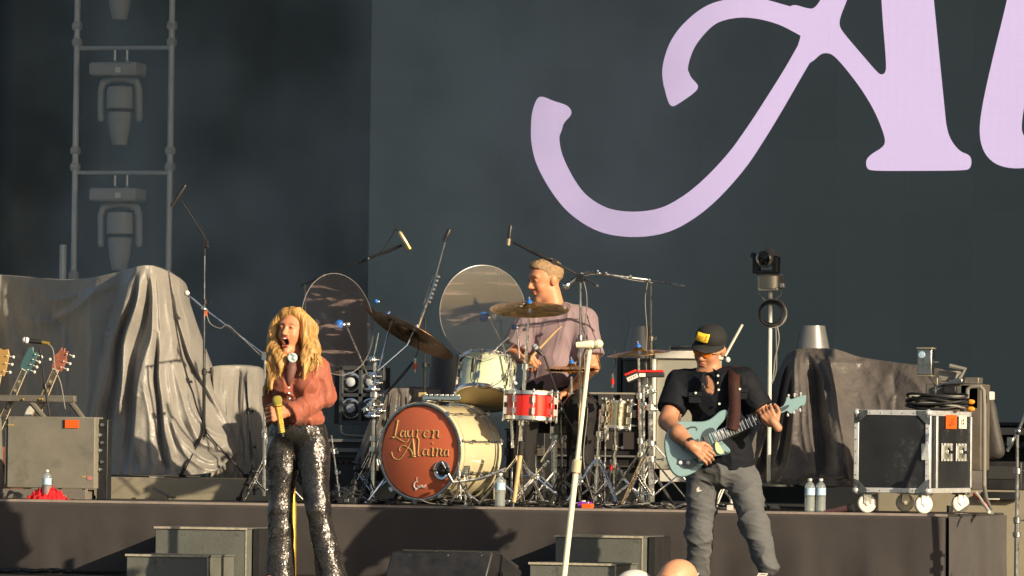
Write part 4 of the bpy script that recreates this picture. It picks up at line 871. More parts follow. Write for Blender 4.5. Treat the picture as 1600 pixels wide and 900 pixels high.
# ---------------------------------------------------------------- two people in the pit before the stage
def pit_person(u, v, Y, label, fwd, skinc, shirtc, capc=None, hair=None, glasses=False):
    top_ = P(u, v, Y); p_ = thing('person', label, 'person', V(top_.x, Y, -1.5), 'people in the pit in front of the stage'); h = Head(top_-V(0,0,.130)+V(0,.01,0), fwd, V(0,0,1), 1.02)
    a_, s_, l_ = h.prims(); c = h.c; X = V(h.y.y,-h.y.x,0).normalized(); nk = c-V(0,0,.20)
    to = [cap(nk, c-V(0,0,.05), .055, .05), cap(nk-X*.15-V(0,0,.04), nk+X*.15-V(0,0,.04), .07, .07, .05), ell(nk-V(0,0,.22), (.19,.13,.24), k=.05), ell(nk-V(0,0,.48), (.17,.13,.14), k=.05)]
    ar = []
    for s in (-1, 1): sh_ = nk+X*s*.19-V(0,0,.06); e_ = sh_+X*s*.05-V(0,0,.30)+h.y*.02; w_ = e_-V(0,0,.22)+h.y*.16-X*s*.08; ar += limb((sh_,.055),(e_,.042),(w_,.03), k=.02)+hand(w_, h.y-X*s*.4, -X*s, 1, curl=(30,30,20))
    lg = []; hp_ = c.z-.72
    for s in (-1, 1): q = V(c.x,c.y,0)+X*s*.10; lg += limb((V(q.x,q.y,hp_),.095),(V(q.x,q.y,hp_-.42),.06),(V(q.x,q.y,-1.42),.04), k=.03)+[cap(V(q.x,q.y,-1.45), V(q.x,q.y,-1.46)+h.y*.15, .04, .035)]
    vs, F = sdf_mesh(a_+to+ar+lg, s_, cell=.0065, late=l_, smooth=1); o = mesh_obj('body', vs, F, skin_m, p_, angle=180); set_col(o, h.paint(vs, skinc, (.45,.16,.12), hair=hair))
    cloth('shirt', to[1:]+[cone(nk+X*s*.19-V(0,0,.06), nk+X*s*.225-V(0,0,.24), .062, .062, .03) for s in (-1,1)], mat('pit_shirt_'+str(u)[:1]+('a' if capc else 'b'), shirtc, .85, bump=.1), p_, g=.012, cell=.009, fold=.006, seed=u)
    cloth('trousers', [q for q in lg if q[3] > .055]+to[3:]+[cap(q[1], q[2], .06, .05) for q in lg if q[3] <= .06 and q[3] > .05], mat('pit_trousers', (.03,.03,.035), .8), p_, g=.012, cell=.010, fold=.006, seed=u+1)
    if glasses:
        g_ = MB()
        for sx in (-1,1):
            cc_ = h.p(sx*.032,.104,.016); g_.prism([cc_+h.x*.027*math.cos(a)+h.z*.019*math.sin(a) for a in [2*math.pi*i/16 for i in range(16)]], h.y*.003); g_.tube([h.p(sx*.058,.095,.022), h.p(sx*.082,.0,.018)], .004, 6)
        g_.build('sunglasses', M['black_plastic'], p_)
    if capc:
        cv, cf = sdf_mesh([ell(h.p(0,-.008,.062), (.087,.106,.085), h.ax())], [ell(h.p(0,.0,-.06), (.2,.2,.11), h.ax(), .004)], cell=.006); mesh_obj('cap', cv, cf, mat('cap_cloth_white', capc, .8), p_, angle=180)
    return p_
pit_person(1057, 872, -8.5, 'bald man in dark sunglasses at the bottom edge, only the top of his head showing', -FW*.6-RT*.8, (.62,.30,.17), (.03,.03,.04), glasses=True)
pit_person(989, 896, -8.5, 'person in a white cap at the bottom edge, left of the bald man', -FW*.6-RT*.8, (.55,.30,.2), (.3,.3,.32), capc=(.65,.62,.55))
# ================================================================ DRUM KIT
Fh, Rh = f0, r0                                 # horizontal view direction and picture-right
KIT = 'drums of the kit on the riser'
def lug(mb, p, ax, out, L, r=.007):
    mb.box(p+out*.008, (.016,.016,L), frame_of(ax)); mb.tube([p-ax*L*.9+out*.014, p+ax*L*.9+out*.014], .003, 6)
def drum(root, c, ax, R, H, shell_m, head_top, head_bot, hoop_m, nl=8, hoop_h=.022, top='batter_head', bot='resonant_head', rods=True):
    """c: centre of the lower head, ax: axis towards the upper head"""
    c, ax = Vector(c), Vector(ax).normalized(); x, y, _ = frame_of(ax)
    MB().ring(c, ax, [(R-.006,.004),(R,.004),(R,H-.004),(R-.006,H-.004)], 48).build('shell', shell_m, root)
    for nm, h0, hm, sg in ((bot, 0, head_bot, -1), (top, H, head_top, 1)):
        MB().ring(c+ax*h0, ax*sg, [(R+.004,-.012),(R+.004,.001),(R-.002,.004),(0,.0045)], 48).build(nm, hm, root, angle=50)
        MB().ring(c+ax*h0, ax*sg, [(R+.005,-hoop_h*.7),(R+.012,-hoop_h*.7),(R+.012,hoop_h*.3),(R+.015,hoop_h*.34),(R+.004,hoop_h*.36),(R+.005,hoop_h*.3),(R+.005,-hoop_h*.7)], 48).build('hoop', hoop_m, root)
    for k in range(nl):
        a = 2*math.pi*(k+.5)/nl; o = x*math.cos(a)+y*math.sin(a); m_ = MB()
        for h in (.28, .72): m_.box(c+ax*(H*h)+o*(R+.010), (.018,.020,min(.05,H*.25)), (o.cross(ax), o, ax))
        m_.tube([c-ax*.012+o*(R+.017), c+ax*(H+.012)+o*(R+.017)], .0032, 6)
        for h in (-.012, H+.012): m_.lathe(c+ax*h+o*(R+.017), ax*(1 if h > 0 else -1), [(.007,-.014),(.009,0),(.005,.008),(0,.009)], 8)
        m_.build('lug', M['chrome'], root)
# --- bass drum
bn = (Fh*-math.cos(rad(33)) - Rh*math.sin(rad(33))).normalized()          # the way the front head faces
b0 = P(657, 706, .22); RB = .293; b0.z = max(b0.z, ZR+RB+.025)
bd = thing('bass_drum', 'cream bass drum with rust red front head lettered in gold', 'bass drum', (b0.x, b0.y, ZR), KIT)
HB = .44
MB().ring(b0, -bn, [(RB-.008,.03),(RB,.03),(RB,HB-.03),(RB-.008,HB-.03)], 72).build('shell', M['cream'], bd)
hoopm = mat('cream_hoop', (.62,.55,.36), .25, coat=.6)
inner = mat('hoop_dark', (.035,.02,.016), .4)
for h, sg, nm in ((0,1,'front_hoop'), (HB,-1,'rear_hoop')):
    c = b0 - bn*h
    MB().ring(c, bn*sg, [(RB+.004,-.04),(RB+.012,-.04),(RB+.012,.010),(RB+.004,.012),(RB-.004,.010),(RB-.004,-.04)], 72).build(nm, M['chrome'] if sg < 0 else M['steel'], bd)
    MB().ring(c, bn*sg, [(RB+.0125,-.030),(RB+.0165,-.028),(RB+.0165,.004),(RB+.0125,.006)], 72).build('hoop_inlay', hoopm, bd)
MB().ring(b0, bn, [(RB-.001,-.02),(RB-.003,-.004),(RB-.012,0),(0,.001)], 72).build('front_head', M['drum_head'], bd, angle=60)
MB().ring(b0-bn*HB, -bn, [(RB-.001,-.02),(RB-.012,0),(0,.001)], 48).build('rear_head', M['white'], bd)
bx, by, _ = frame_of(bn)
for k in range(10):
    a = 2*math.pi*(k+.35)/10; o = bx*math.cos(a)+by*math.sin(a); m_ = MB()
    for h in (.13, .31): m_.box(b0-bn*h+o*(RB+.012), (.020,.024,.045), (o.cross(bn), o, bn))
    m_.tube([b0+bn*.018+o*(RB+.024), b0-bn*(HB+.015)+o*(RB+.024)], .0035, 6)
    for h in (.010, -(HB+.005)):
        m_.box(b0+bn*h+o*(RB+.022), (.022,.020,.014), (o.cross(bn), o, bn)); m_.tube([b0+bn*(h+.004)+o*(RB+.024)-o.cross(bn)*.018, b0+bn*(h+.004)+o*(RB+.024)+o.cross(bn)*.018], .005, 6)
    m_.build('lug', M['chrome'], bd)
for s in (-1, 1):                               # spurs
    hz = bn.cross(V(0,0,1)).normalized()*s; p = b0 - bn*.09 + hz*(RB*.93) - V(0,0,1)*RB*.38
    q = p + hz*.10 + bn*.14; q.z = ZR+.004
    m_ = MB().box(p, (.05,.05,.06)).tube([p, lerp(p,q,.8)], .009, 8).tube([lerp(p,q,.7), q], .007, 8).ball(q+V(0,0,.008), .012, 8)
    m_.build('spur', M['chrome'], bd)
# port ring and clamp-on microphone
def onhead(u, v, off=.002):
    "point of the front head's plane seen at (u, v)"
    d = FW + RT*((u-800)/FPX) - UP*((v-450)/FPX); n_ = bn; t = ((b0+n_*off)-CAM).dot(n_)/d.dot(n_); return CAM + d*t
pc = onhead(691, 735)
MB().ring(pc, bn, [(.038,0),(.060,0),(.060,.006),(.055,.009),(.043,.008),(.038,.004)], 32).build('port_ring', M['chrome'], bd)
MB().lathe(pc, bn, [(.037,.0),(0,.001)], 24).build('port_hole', M['black_rubber'], bd)
# lettering, drawn with flat strokes on the head
def hs(pts, w, off=.0035, m=M['gold_text'], ws=None, par=bd, sc_=5.625, ox=590, oy=630):
    s = spline([(p[0], p[1], (p[2] if len(p) > 2 else w)) for p in pts], 7) if len(pts) > 2 else [np.array((p[0], p[1], (p[2] if len(p) > 2 else w)), float) for p in pts]
    k = 1/sc_/255
    return MB().ribbon([onhead(ox+q[0]/sc_, oy+q[1]/sc_, off) for q in s], [q[2]*k*1.2 for q in s], bn, .0008)
def word(strokes, name, m, w):
    for S_ in strokes:
        g_ = MB()
        for i, st in enumerate(S_): q = hs(st, w, .0030+.0003*i); g_.add(q.v, q.f)
        g_.build(name, m, bd, angle=180)
Lt = [[(158,150),(188,156)],[(176,158,14),(166,210,17),(150,290,15)],[(120,300),(142,298),(170,303),(205,325),(235,342),(262,335),(272,318)],[(120,305,5),(148,300,9)]]
at = lambda x, y, s=1: [[(x+34*s,y-52*s,6),(x+14*s,y-55*s,11),(x+2*s,y-28*s,13),(x+10*s,y-5*s,11),(x+28*s,y-14*s,6),(x+38*s,y-45*s,6)],[(x+42*s,y-58*s,13),(x+36*s,y-20*s,13),(x+44*s,y-2*s,8),(x+54*s,y-8*s,5)]]
ut = lambda x, y: [[(x+4,y-62,12),(x+2,y-22,13),(x+14,y-3,10),(x+28,y-14,6),(x+36,y-40,6)],[(x+42,y-62,13),(x+36,y-22,13),(x+44,y-2,8),(x+54,y-8,5)]]
rt = lambda x, y: [[(x,y-62,6),(x+10,y-60,12),(x+4,y-2,13)],[(x+8,y-36,5),(x+20,y-58,6),(x+34,y-60,12)],[(x-6,y-1),(x+14,y-1)]]
et = lambda x, y: [[(x+6,y-30,6),(x+34,y-38,6),(x+34,y-56,7),(x+18,y-60,9),(x+2,y-32,13),(x+10,y-5,10),(x+28,y-4,7),(x+40,y-16,4)]]
ntt = lambda x, y: [[(x,y-64,6),(x+10,y-62,12),(x+4,y-2,13)],[(x+8,y-36,5),(x+24,y-62,7),(x+36,y-54,12),(x+32,y-20,13),(x+40,y-2,8),(x+50,y-8,5)],[(x-6,y-1),(x+12,y-1)]]
AW = M['gold_text']
def wide(st, x0, k): return [[(x0+(p[0]-x0)*k, *p[1:]) for p in s] for s in st]
word([Lt, wide(at(196,300),196,1.12), wide(ut(260,300),260,1.12), wide(rt(338,302),338,1.25), wide(et(402,303),402,1.3), wide(ntt(474,305),474,1.65)], 'lettering', AW, 7)
It = [[(474,396,6),(484,398,12),(478,460,13)],[(466,463),(494,463)],[(482,346,13),(484,358,13)]]
lt = [[(348,318,6),(360,322,12),(352,452,13)],[(352,452,13),(362,464,9),(376,456,5)]]
AA = [[(122,430,12),(130,462,9),(152,488,7),(180,496,7),(208,480,7),(236,440,7),(264,392,7),(292,338,7),(306,312,7)],
      [(196,420,11),(190,400,8),(204,380,7),(232,374,7),(262,388,7),(286,410,8)],[(308,312,16),(314,380,24),(320,460,26)],[(280,466,7),(338,468,7)],[(286,400,8),(300,430,10),(306,460,8)]]
word([AA, lt, wide(at(392,462),392,1.22), It, wide(ntt(510,464),510,1.28), wide(at(580,466),580,1.0)], 'lettering', AW, 7)
# white script emblem near the bottom of the head
EM = [[(352,690,8),(330,694,10),(318,718,12),(326,745,11),(348,750,9),(358,732,7),(344,728,6)],[(338,655,5),(350,655,5)],[(345,662,4),(342,692,5)],[(338,752,9),(334,770,5)],
      [(362,722,6),(370,742,6)],[(372,728,5),(382,724,5),(386,732,5),(376,742,5)],[(390,716,6),(392,742,6)],[(398,726,5),(404,742,5)],[(410,722,5),(412,742,5)],[(420,712,6),(424,742,6)]]
g_ = MB()
for i, st in enumerate(EM): q = hs(st, 6, .0030+.0003*i); g_.add(q.v, q.f)
g_.build('emblem', M['white_text'], bd, angle=180)
# badge-like tom-mount block (empty) on the shell and a small tray of hand percussion on top
# --- rack tom: tilted towards the drummer, its lower head in view
tax = (UP*.90 + FW*.47 + RT*.12).normalized(); tc_ = P(755, 622, .55)
rt_ = thing('rack_tom', 'pale cream rack tom tilted above the bass drum', 'tom drum', tc_, KIT)
pale = mat('pale_green_lacquer', (.62,.68,.46), .2, var=.05, coat=.7)
drum(rt_, tc_, tax, .168, .245, pale, M['cream_head'], mat('tan_head', (.58,.47,.26), .35), M['chrome'], 6)
# --- snare
s0 = PX(828, .42, P(828, 660, .42).z)
sn = thing('snare_drum', 'bright red lacquered snare drum with chrome lugs', 'snare drum', s0, KIT)
drum(sn, s0+V(0,0,.02), (Rh*.03+V(0,0,1)+Fh*.03), .150, .165, M['red_shell'], M['white'], M['white'], M['chrome'], 8)
# --- small metal drum at the right and the floor tom half hidden behind
s1 = P(962, 668, .95)
sm_ = thing('metal_drum', 'small deep brass and chrome drum below the right cymbal', 'drum', s1, KIT)
drum(sm_, s1, (V(0,0,1)+Rh*.05-Fh*.0), .078, .165, mat('brassy_chrome', (.66,.63,.45), .2, 1), M['white'], M['white'], M['chrome'], 6, hoop_h=.016)
s2 = P(905, 684, 1.15)
ft = thing('floor_tom', 'cream floor tom mostly hidden behind the slanted microphone stand', 'tom drum', (s2.x, s2.y, ZR), KIT)
drum(ft, s2, V(0,0,1), .165, .17, mat('smoke_lacquer', (.10,.11,.08), .2, coat=.6), M['white'], M['white'], M['chrome'], 8)
for k in range(3):
    a = k*2.1+.4; p = s2 + Rh*(.18*math.cos(a)) + Fh*(.18*math.sin(a)); MB().tube([p+V(0,0,.1), V(p.x,p.y,ZR+.01)], .006, 8).ball(V(p.x,p.y,ZR+.012), .012, 8).build('leg', M['chrome'], ft)
# --- tray on the bass drum
t0 = P(690, 622, .35)
ty = thing('mixer_tray', 'blue grey percussion tray lying on top of the bass drum', 'tray', t0)
MB().box(t0, (.24,.10,.022), (Rh, Fh, z0)).build('tray', mat('tray_blue', (.16,.22,.27), .3, .5), ty, bevel=.004)
m_ = MB()
for k in range(7): m_.box(t0+Rh*(-.10+k*.033)+V(0,0,.018)-Fh*.02, (.024,.05,.012), (Rh, Fh, z0))
m_.build('bars', M['chrome'], ty, bevel=.002)
MB().box(t0-Rh*.12+V(0,0,.02), (.05,.05,.03), (Rh,Fh,z0)).build('clamp', mat('old_brass', (.55,.42,.2), .4, .7), ty, bevel=.004)
MB().tube([t0-Fh*-.02+V(0,0,.0), V(b0.x,b0.y,b0.z+RB+.005)-bn*.15], .008, 8).build('mount_rod', M['chrome'], ty)
# ================================================================ STANDS
def stand(name, label, cat, base, top, r=.011, m=None, group=None, leg=.30, legh=.36, rot=.3, nleg=3, double=True, clamps=(.45,.75), foot=None):
    m = m or M['chrome']; base, top = Vector(base), Vector(top); o = thing(name, label, cat, base, group); d = top-base
    knee = base+d*(legh/d.length); low = base+d*(.05/d.length)
    MB().tube([base+d*(.04/d.length), base+d*clamps[0]], r*1.25, 10).tube([base+d*clamps[0], base+d*clamps[1]], r, 10).tube([base+d*clamps[1], top], r*.75, 10).build('pole', m, o)
    cl = MB()
    for c_ in clamps:
        p = base+d*c_; cl.lathe(p-d.normalized()*.02, d, [(r*1.3,0),(r*1.9,.004),(r*1.9,.036),(r*1.2,.04)], 12)
        cl.tube([p, p+Rh*r*4], .005, 6).box(p+Rh*r*4.2, (.006,.022,.02))
    cl.lathe(knee-d.normalized()*.015, d, [(r*1.4,0),(r*2.1,.003),(r*2.1,.03),(r*1.4,.033)], 12); cl.build('clamp', m, o)
    for k in range(nleg):
        a = rot+2*math.pi*k/nleg; out = V(math.cos(a), math.sin(a), 0); f = base+out*leg; f.z = base.z+.012; side = out.cross(z0)*.011
        lm = MB()
        for s_ in ((-1, 1) if double else (0,)):
            lm.tube([knee+side*s_+out*.015, f+side*s_*.6], .0055, 6)
            mid = lerp(knee, f, .48); lm.tube([low+V(0,0,.02)+side*s_, mid+side*s_], .005, 6)
        lm.tube([lerp(knee, f, .48)-side*1.6, lerp(knee, f, .48)+side*1.6], .006, 6)
        lg = lm.build('leg', m, o)
        MB().lathe(f+out*-.02+V(0,0,.004), out, [(.010,0),(.013,.005),(.013,.03),(.008,.036)], 8).build('rubber_foot', M['black_rubber'], lg)
    return o
def seg(o, name, pts, r, m, n=8): return MB().tube(pts, r, n).build(name, m, o)
def fl(u, Y, z=None): return PX(u, Y, ZR+.002 if z is None else z)
def cymbal(center, nrm, R, label, name='cymbal', bow=.020, m=None, stretch_=None):
    nrm = Vector(nrm).normalized(); o = thing(name, label, 'cymbal', center, 'cymbals round the drummer')
    prof = [(R,0),(R,.0015),(R*.75,.010),(R*.5,.016),(R*.22,.020),(R*.20,.022),(R*.12,.040),(.012,.046),(.004,.046),(.004,.044),(R*.12,.037),(R*.2,.0195),(R*.5,.014),(R*.75,.008),(R,0)]
    MB().ring(Vector(center)-nrm*.02, nrm, prof, 64).build('bronze_disc', m or M['bronze'], o, angle=60)
    lt_ = MB()
    for k in range(5): pass
    MB().lathe(Vector(center)+nrm*.022, nrm, [(.018,0),(.018,.014),(.008,.016),(.006,.03),(0,.031)], 12).build('felt', M['blue'], o)
    MB().tube([Vector(center)+nrm*.05, Vector(center)-nrm*.05], .005, 8).ball(Vector(center)+nrm*.055, .009, 8).build('wingnut', M['chrome'], o)
    # dark print on the upper and lower face
    x, y, _ = frame_of(nrm); g_ = MB()
    for k in range(6):
        a = 1.2+k*.13; p = Vector(center)-nrm*.0125+(x*math.cos(a)+y*math.sin(a))*R*.6; g_.box(p, (.02,.012,.0006), (x*math.cos(a)+y*math.sin(a), y*math.cos(a)-x*math.sin(a), nrm))
    g_.build('print', M['black_plastic'], o)
    return o
def imgdir(du, dv, depth=0): return (RT*du - UP*dv + FW*depth)
YK = .55
# left large cymbal: major axis runs down to the right, underside towards us
c1 = P(646, 520, .75); cymbal(c1, imgdir(.47,-.86,.22), .293, 'big dark bronze cymbal tilted down to the right, left of the kit', m=mat('dark_bronze', (.36,.20,.075), .32, .92, var=.3, vscale=16))
c2 = P(827, 479, .20); cymbal(c2, imgdir(.01,-.975,-.20), .245, 'wide bronze cymbal in front of the drummer\'s chest')
c3 = P(893, 573, 1.0); cymbal(c3, imgdir(-.02,-.99,-.07), .17, 'upper cymbal of the thin pair beside the drummer\'s right-hand arm, above the floor tom')
c3b = P(893, 579, 1.0); cymbal(c3b, imgdir(.02,.99,.05), .165, 'lower cymbal of the thin pair beside the drummer\'s right-hand arm, nearly edge on')
c4 = P(998, 548, .9); cymbal(c4, imgdir(-.09,-.99,-.05), .20, 'small thin bronze cymbal right of the kit, in front of the grey cone light')
c5 = P(600, 498, .9); cymbal(c5, imgdir(.62,-.75,.18), .15, 'small dark red bronze cymbal behind the left clear shield', m=mat('red_bronze', (.30,.10,.05), .35, .9, var=.3))
SG = 'chrome stands of the drum kit'
# left multi-clamp column
b = fl(583, .62); tp = P(583, 560, .62); tp.x = b.x
st = stand('cymbal_stand', 'heavy chrome clamp column left of the bass drum', 'stand', b, tp, .014, group=SG, leg=.26, legh=.34, rot=.5)
cl = MB()
for (u, v, q) in ((583,562,.030),(585,588,.036),(583,608,.034),(586,632,.040),(582,650,.036),(590,598,.026),(574,640,.028),(594,642,.026)):
    p = P(u, v, .60); cl.box(p, (q*1.7,q*1.3,q*1.1), frame_of(V(random.uniform(-.5,.5),.3,1))); cl.tube([p-Rh*q*1.3, p+Rh*q*1.3], q*.28, 8); cl.ball(p+V(0,-q*.8,0), q*.4, 8)
cl.build('multi_clamp', M['chrome'], st, bevel=.003)
seg(st, 'boom_arm', [P(577,592,.55), P(541,508,.45)], .0065, M['chrome'])
seg(st, 'boom_arm', [P(590,580,.62), P(636,540,.75), c1], .007, M['chrome'])
seg(st, 'boom_arm', [P(586,600,.6), P(612,500,.8), P(600,500,.88)], .006, M['chrome'])
seg(st, 'rod', [P(584,560,.6), P(592,520,.6)], .005, M['chrome'])
# right of the shields: front tall stand
def chromestand(label, ub, Y, ut, vt, **k):
    b = fl(ub, Y); t = P(ut, vt, Y); return stand('cymbal_stand', label, 'stand', b, t, group=SG, **k)
sA = chromestand('chrome cymbal stand carrying the wide cymbal before the drummer', 806, .42, 826, 500, leg=.24, legh=.30, rot=1.0)
seg(sA, 'boom_arm', [P(826,504,.42), c2], .006, M['chrome'])
sB = chromestand('chrome hi-hat stand with the thin pair of cymbals', 893, 1.0, 893, 560, leg=.22, legh=.28, rot=.2)
sC = chromestand('chrome cymbal stand right of the kit, in front of the beige box', 1003, .75, 998, 560, leg=.25, legh=.33, rot=.9)
seg(sC, 'boom_arm', [P(998,562,.8), c4], .005, M['chrome'])
sD = chromestand('thick sunlit chrome stand with wide legs under the red drum pads', 1018, .55, 1016, 602, r=.017, leg=.36, legh=.40, rot=.25, clamps=(.4,.82))
cl = MB()
for (u, v, q) in ((1008,604,.02),(1017,612,.024),(1006,632,.02),(1020,640,.022),(990,632,.014)):
    p = P(u, v, .55); cl.box(p, (q*1.6,q*1.4,q*1.2)); cl.tube([p-Rh*q*1.4, p+Rh*q*1.4], q*.3, 8)
cl.build('multi_clamp', M['chrome'], sD, bevel=.003)
seg(sD, 'side_post', [fl(1006,.5)+V(0,0,.12), P(1006,606,.5)], .009, M['chrome'])
sE = chromestand('chrome snare stand with crossed legs beneath the red snare', 838, .95, 836, 668, leg=.22, legh=.20, rot=2.2)
cr = MB()
for a_, b_ in (((812,722),(868,772)),((812,770),(856,722)),((866,690),(846,722)),((818,744),(845,744))): cr.tube([P(*a_,.6), P(*b_,.6)], .009, 8)
for q in ((812,722),(856,722),(838,748),(868,770),(868,690),(850,728)): cr.ball(P(*q,.58), .013, 8)
cr.build('cross_brace', M['chrome'], sE)
sF = chromestand('slim chrome drum stand under the small metal drum', 958, .9, 962, 668, leg=.22, legh=.26, rot=.8)
sG = chromestand('slim chrome stand right of the small metal drum legs', 930, .7, 938, 640, leg=.2, legh=.3, rot=1.6)
# chrome hardware above the rack tom
hw = thing('tom_mount', 'cluster of chrome clamps and tuning hardware at the right of the rack tom', 'drum hardware', P(795, 600, .6), SG)
cl = MB(); rr = random.Random(4)
for k in range(26):
    p = P(rr.uniform(782,806), rr.uniform(568,640), rr.uniform(.5,.7)); q = rr.uniform(.007,.014)
    if k % 3 == 0: cl.box(p, (q*2.2,q*1.5,q*1.8), frame_of(V(rr.uniform(-1,1),rr.uniform(-1,1),1)))
    elif k % 3 == 1: cl.tube([p, p+V(rr.uniform(-.05,.05),rr.uniform(-.03,.03),rr.uniform(-.05,.05))], q*.4, 8)
    else: cl.ball(p, q*.8, 8)
cl.tube([P(797,560,.6), P(801,700,.6)], .011, 10); cl.build('clamps', M['chrome'], hw)
seg(hw, 'boom_arm', [P(752,566,.5), P(795,526,.55)], .008, M['chrome'])
seg(hw, 'boom_arm', [P(766,499,.5), P(786,540,.55), P(800,600,.58)], .006, M['chrome'])
seg(hw, 'boom_arm', [P(808,508,.6), P(812,560,.6)], .006, M['chrome'])
# blue wing caps on boom ends
for u, v, Y, r_, lab in ((530,507,.42,.030,'bright blue foam ball on the boom in front of the left shield'),(756,495,.46,.032,'deep blue foam ball on the boom in front of the right shield'),
                      (588,471,.7,.014,'tiny blue cap at the upper edge of the dark left cymbal'),(803,511,.58,.018,'pale blue cap between the shield and the drummer')):
    bl = thing('blue_cap', lab, 'cap', P(u, v, Y), 'blue caps on the cymbal booms'); c_ = P(u, v, Y)
    MB().ball(c_, r_, 14).build('foam', M['blue'], bl); MB().lathe(c_, RT-UP*.1, [(r_*.5,r_*.6),(r_*.6,r_*.95),(r_*.35,r_*1.5),(0,r_*1.6)], 12).build('collar', M['chrome'], bl)
    if r_ > .025: MB().box(c_+RT*r_*1.9, (.03,.02,.03)).ball(c_+RT*r_*1.9+V(0,-.015,0), .012).build('clamp', M['chrome'], bl)
# clear round shields
def shield(cu, cv, Y, wpx, hpx, tilt, m, label):
    c = P(cu, cv, Y); k = (P(cu+1, cv, Y)-c).length; o = thing('clear_shield', label, 'acrylic shield', c, 'clear round shields on the kit')
    Rr = hpx/2*k; ratio = wpx/hpx; ct, s_ = math.cos(tilt), math.sin(tilt)
    long_ = (UP*ct + RT*s_); wide = (RT*ct - UP*s_)*ratio + FW*math.sqrt(max(0, 1-ratio**2)); wide.normalize(); nn = long_.cross(wide)
    vs = []; n_ = 72; prof = [(0,-.003),(1,-.003),(1,.003),(0,.003)]
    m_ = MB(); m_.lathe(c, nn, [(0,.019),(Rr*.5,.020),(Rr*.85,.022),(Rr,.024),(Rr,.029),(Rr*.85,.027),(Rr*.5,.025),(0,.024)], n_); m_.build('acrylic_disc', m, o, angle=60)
    MB().ring(c, nn, [(Rr-.001,.0235),(Rr+.0015,.024),(Rr+.0015,.029),(Rr-.001,.0295)], n_).build('edge_ring', mat('acrylic_edge', (.28,.26,.25), .25, .0), o)
    return o
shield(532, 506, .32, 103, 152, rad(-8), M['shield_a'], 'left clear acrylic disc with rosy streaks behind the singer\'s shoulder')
shield(757, 488, .40, 128, 141, rad(0), M['shield_b'], 'right clear acrylic disc with painted reflection streaks left of the drummer')
# red percussion pads
def pad(u, v, Y, w_, h_, rot, label):
    c = P(u, v, Y); X = (Rh*math.cos(rot)+z0*math.sin(rot)); Z = (z0*math.cos(rot)-Rh*math.sin(rot)); o = thing('drum_pad', label, 'drum pad', c, 'red topped electronic pads')
    MB().box(c, (w_,.10,h_), (X,Fh,Z)).build('body', M['black_plastic'], o, bevel=.006)
    MB().box(c+Z*(h_/2+.008), (w_*.94,.095,.015), (X,Fh,Z)).build('pad_surface', M['red_shell'], o, bevel=.004)
    return o, c, X, Z
o, c, X, Z = pad(1016, 586, .5, .175, .03, .02, 'wide flat red drum pad above the sunlit stand')
MB().box(c-X*.05-Fh*.052, (.04,.004,.022), (X,Fh,Z)).build('label_plate', M['white'], o)
o, c, X, Z = pad(988, 590, .45, .085, .05, .42, 'small tilted red and white drum pad left of the wide red pad')
MB().box(c-Fh*.0515, (.07,.003,.024), (X,Fh,Z)).build('label_plate', M['white'], o)
g_ = MB()
for k, (dx, w2) in enumerate(((-.022,.008),(-.008,.008),(.008,.012),(.022,.008))): g_.box(c-Fh*.0535+X*dx, (w2*.45,.001,.014), (X,Fh,Z)); g_.box(c-Fh*.0535+X*(dx+.003)+Z*.004, (w2*.7,.001,.003), (X,Fh,Z))
g_.build('label_print', M['red_shell'], o)
# ================================================================ MICROPHONES AND STANDS
MG = 'microphone stands on the stage'
def mic(p, d, L=.15, r=.013, body=None, headc=None, hr=.024, label='', ball=True, cat='microphone', group=None):
    "p: tip of the grille, d: direction from tip to tail"
    p, d = Vector(p), Vector(d).normalized(); o = thing('microphone', label, cat, p, group)
    body = body or M['black_metal']
    if ball:
        MB().lathe(p, d, [(0,0),(hr*.6,hr*.22),(hr*.95,hr*.7),(hr,hr*1.1),(hr*.9,hr*1.7),(hr*.62,hr*2.2)], 16).build('grille', headc or M['steel'], o)
        MB().lathe(p+d*hr*1.0, d, [(hr*1.03,0),(hr*1.03,hr*.25)], 16).build('band', body, o)
        MB().lathe(p, d, [(hr*.7,hr*2.1),(r*1.25,hr*2.4),(r*.85,L),(0,L+.001)], 16).build('body', body, o)
    else:
        MB().lathe(p, d, [(0,0),(r*.8,.001),(r,.004),(r,L*.35)], 14).build('grille', headc or M['steel'], o)
        MB().lathe(p, d, [(r*1.1,L*.35),(r*1.1,L*.9),(r*.7,L),(0,L+.001)], 14).build('body', body, o)
    return o
def cable(name, pts, r=.004, m=None, label='', group='cables', n=10, parent=None):
    s = [Vector(q) for q in spline([tuple(p) for p in pts], n)]; mb = MB().tube(s, r, 6)
    if parent: return mb.build(name, m or M['cable'], parent, angle=180)
    o = mb.build(name, m or M['cable'], None, loc=pts[0], angle=180); return tag(o, label, 'cable', group)
# slanted centre microphone and stand
YC = -3.0
bs = PX(878, YC, 0); tp = P(921, 548, YC)
cm = thing('mic_stand', 'tall slanted cream white microphone stand in the foreground, glowing in the sun', 'microphone stand', (bs.x, bs.y, 0), MG)
shine = mat('ivory_lacquer', (.93,.84,.62), .16, .0, coat=1.0); 
d = tp-bs
MB().lathe(bs, z0, [(.0,0),(.15,.0),(.15,.012),(.12,.022),(.03,.03),(.02,.05)], 40).build('round_base', shine, cm)
MB().tube([bs+d*.03, bs+d*.52], .017, 16).tube([bs+d*.52, tp], .013, 16).build('pole', shine, cm)
MB().lathe(bs+d*.50, d, [(.02,0),(.027,.006),(.027,.07),(.018,.08)], 16).build('clutch', mat('ivory_ring', (.7,.6,.4), .3, .3), cm)
MB().tube([tp, tp+UP*.02+RT*.02], .012, 10).lathe(P(914,540,YC), RT, [(.0,0),(.022,.002),(.024,.04),(.020,.06)], 16).build('clip', shine, cm)
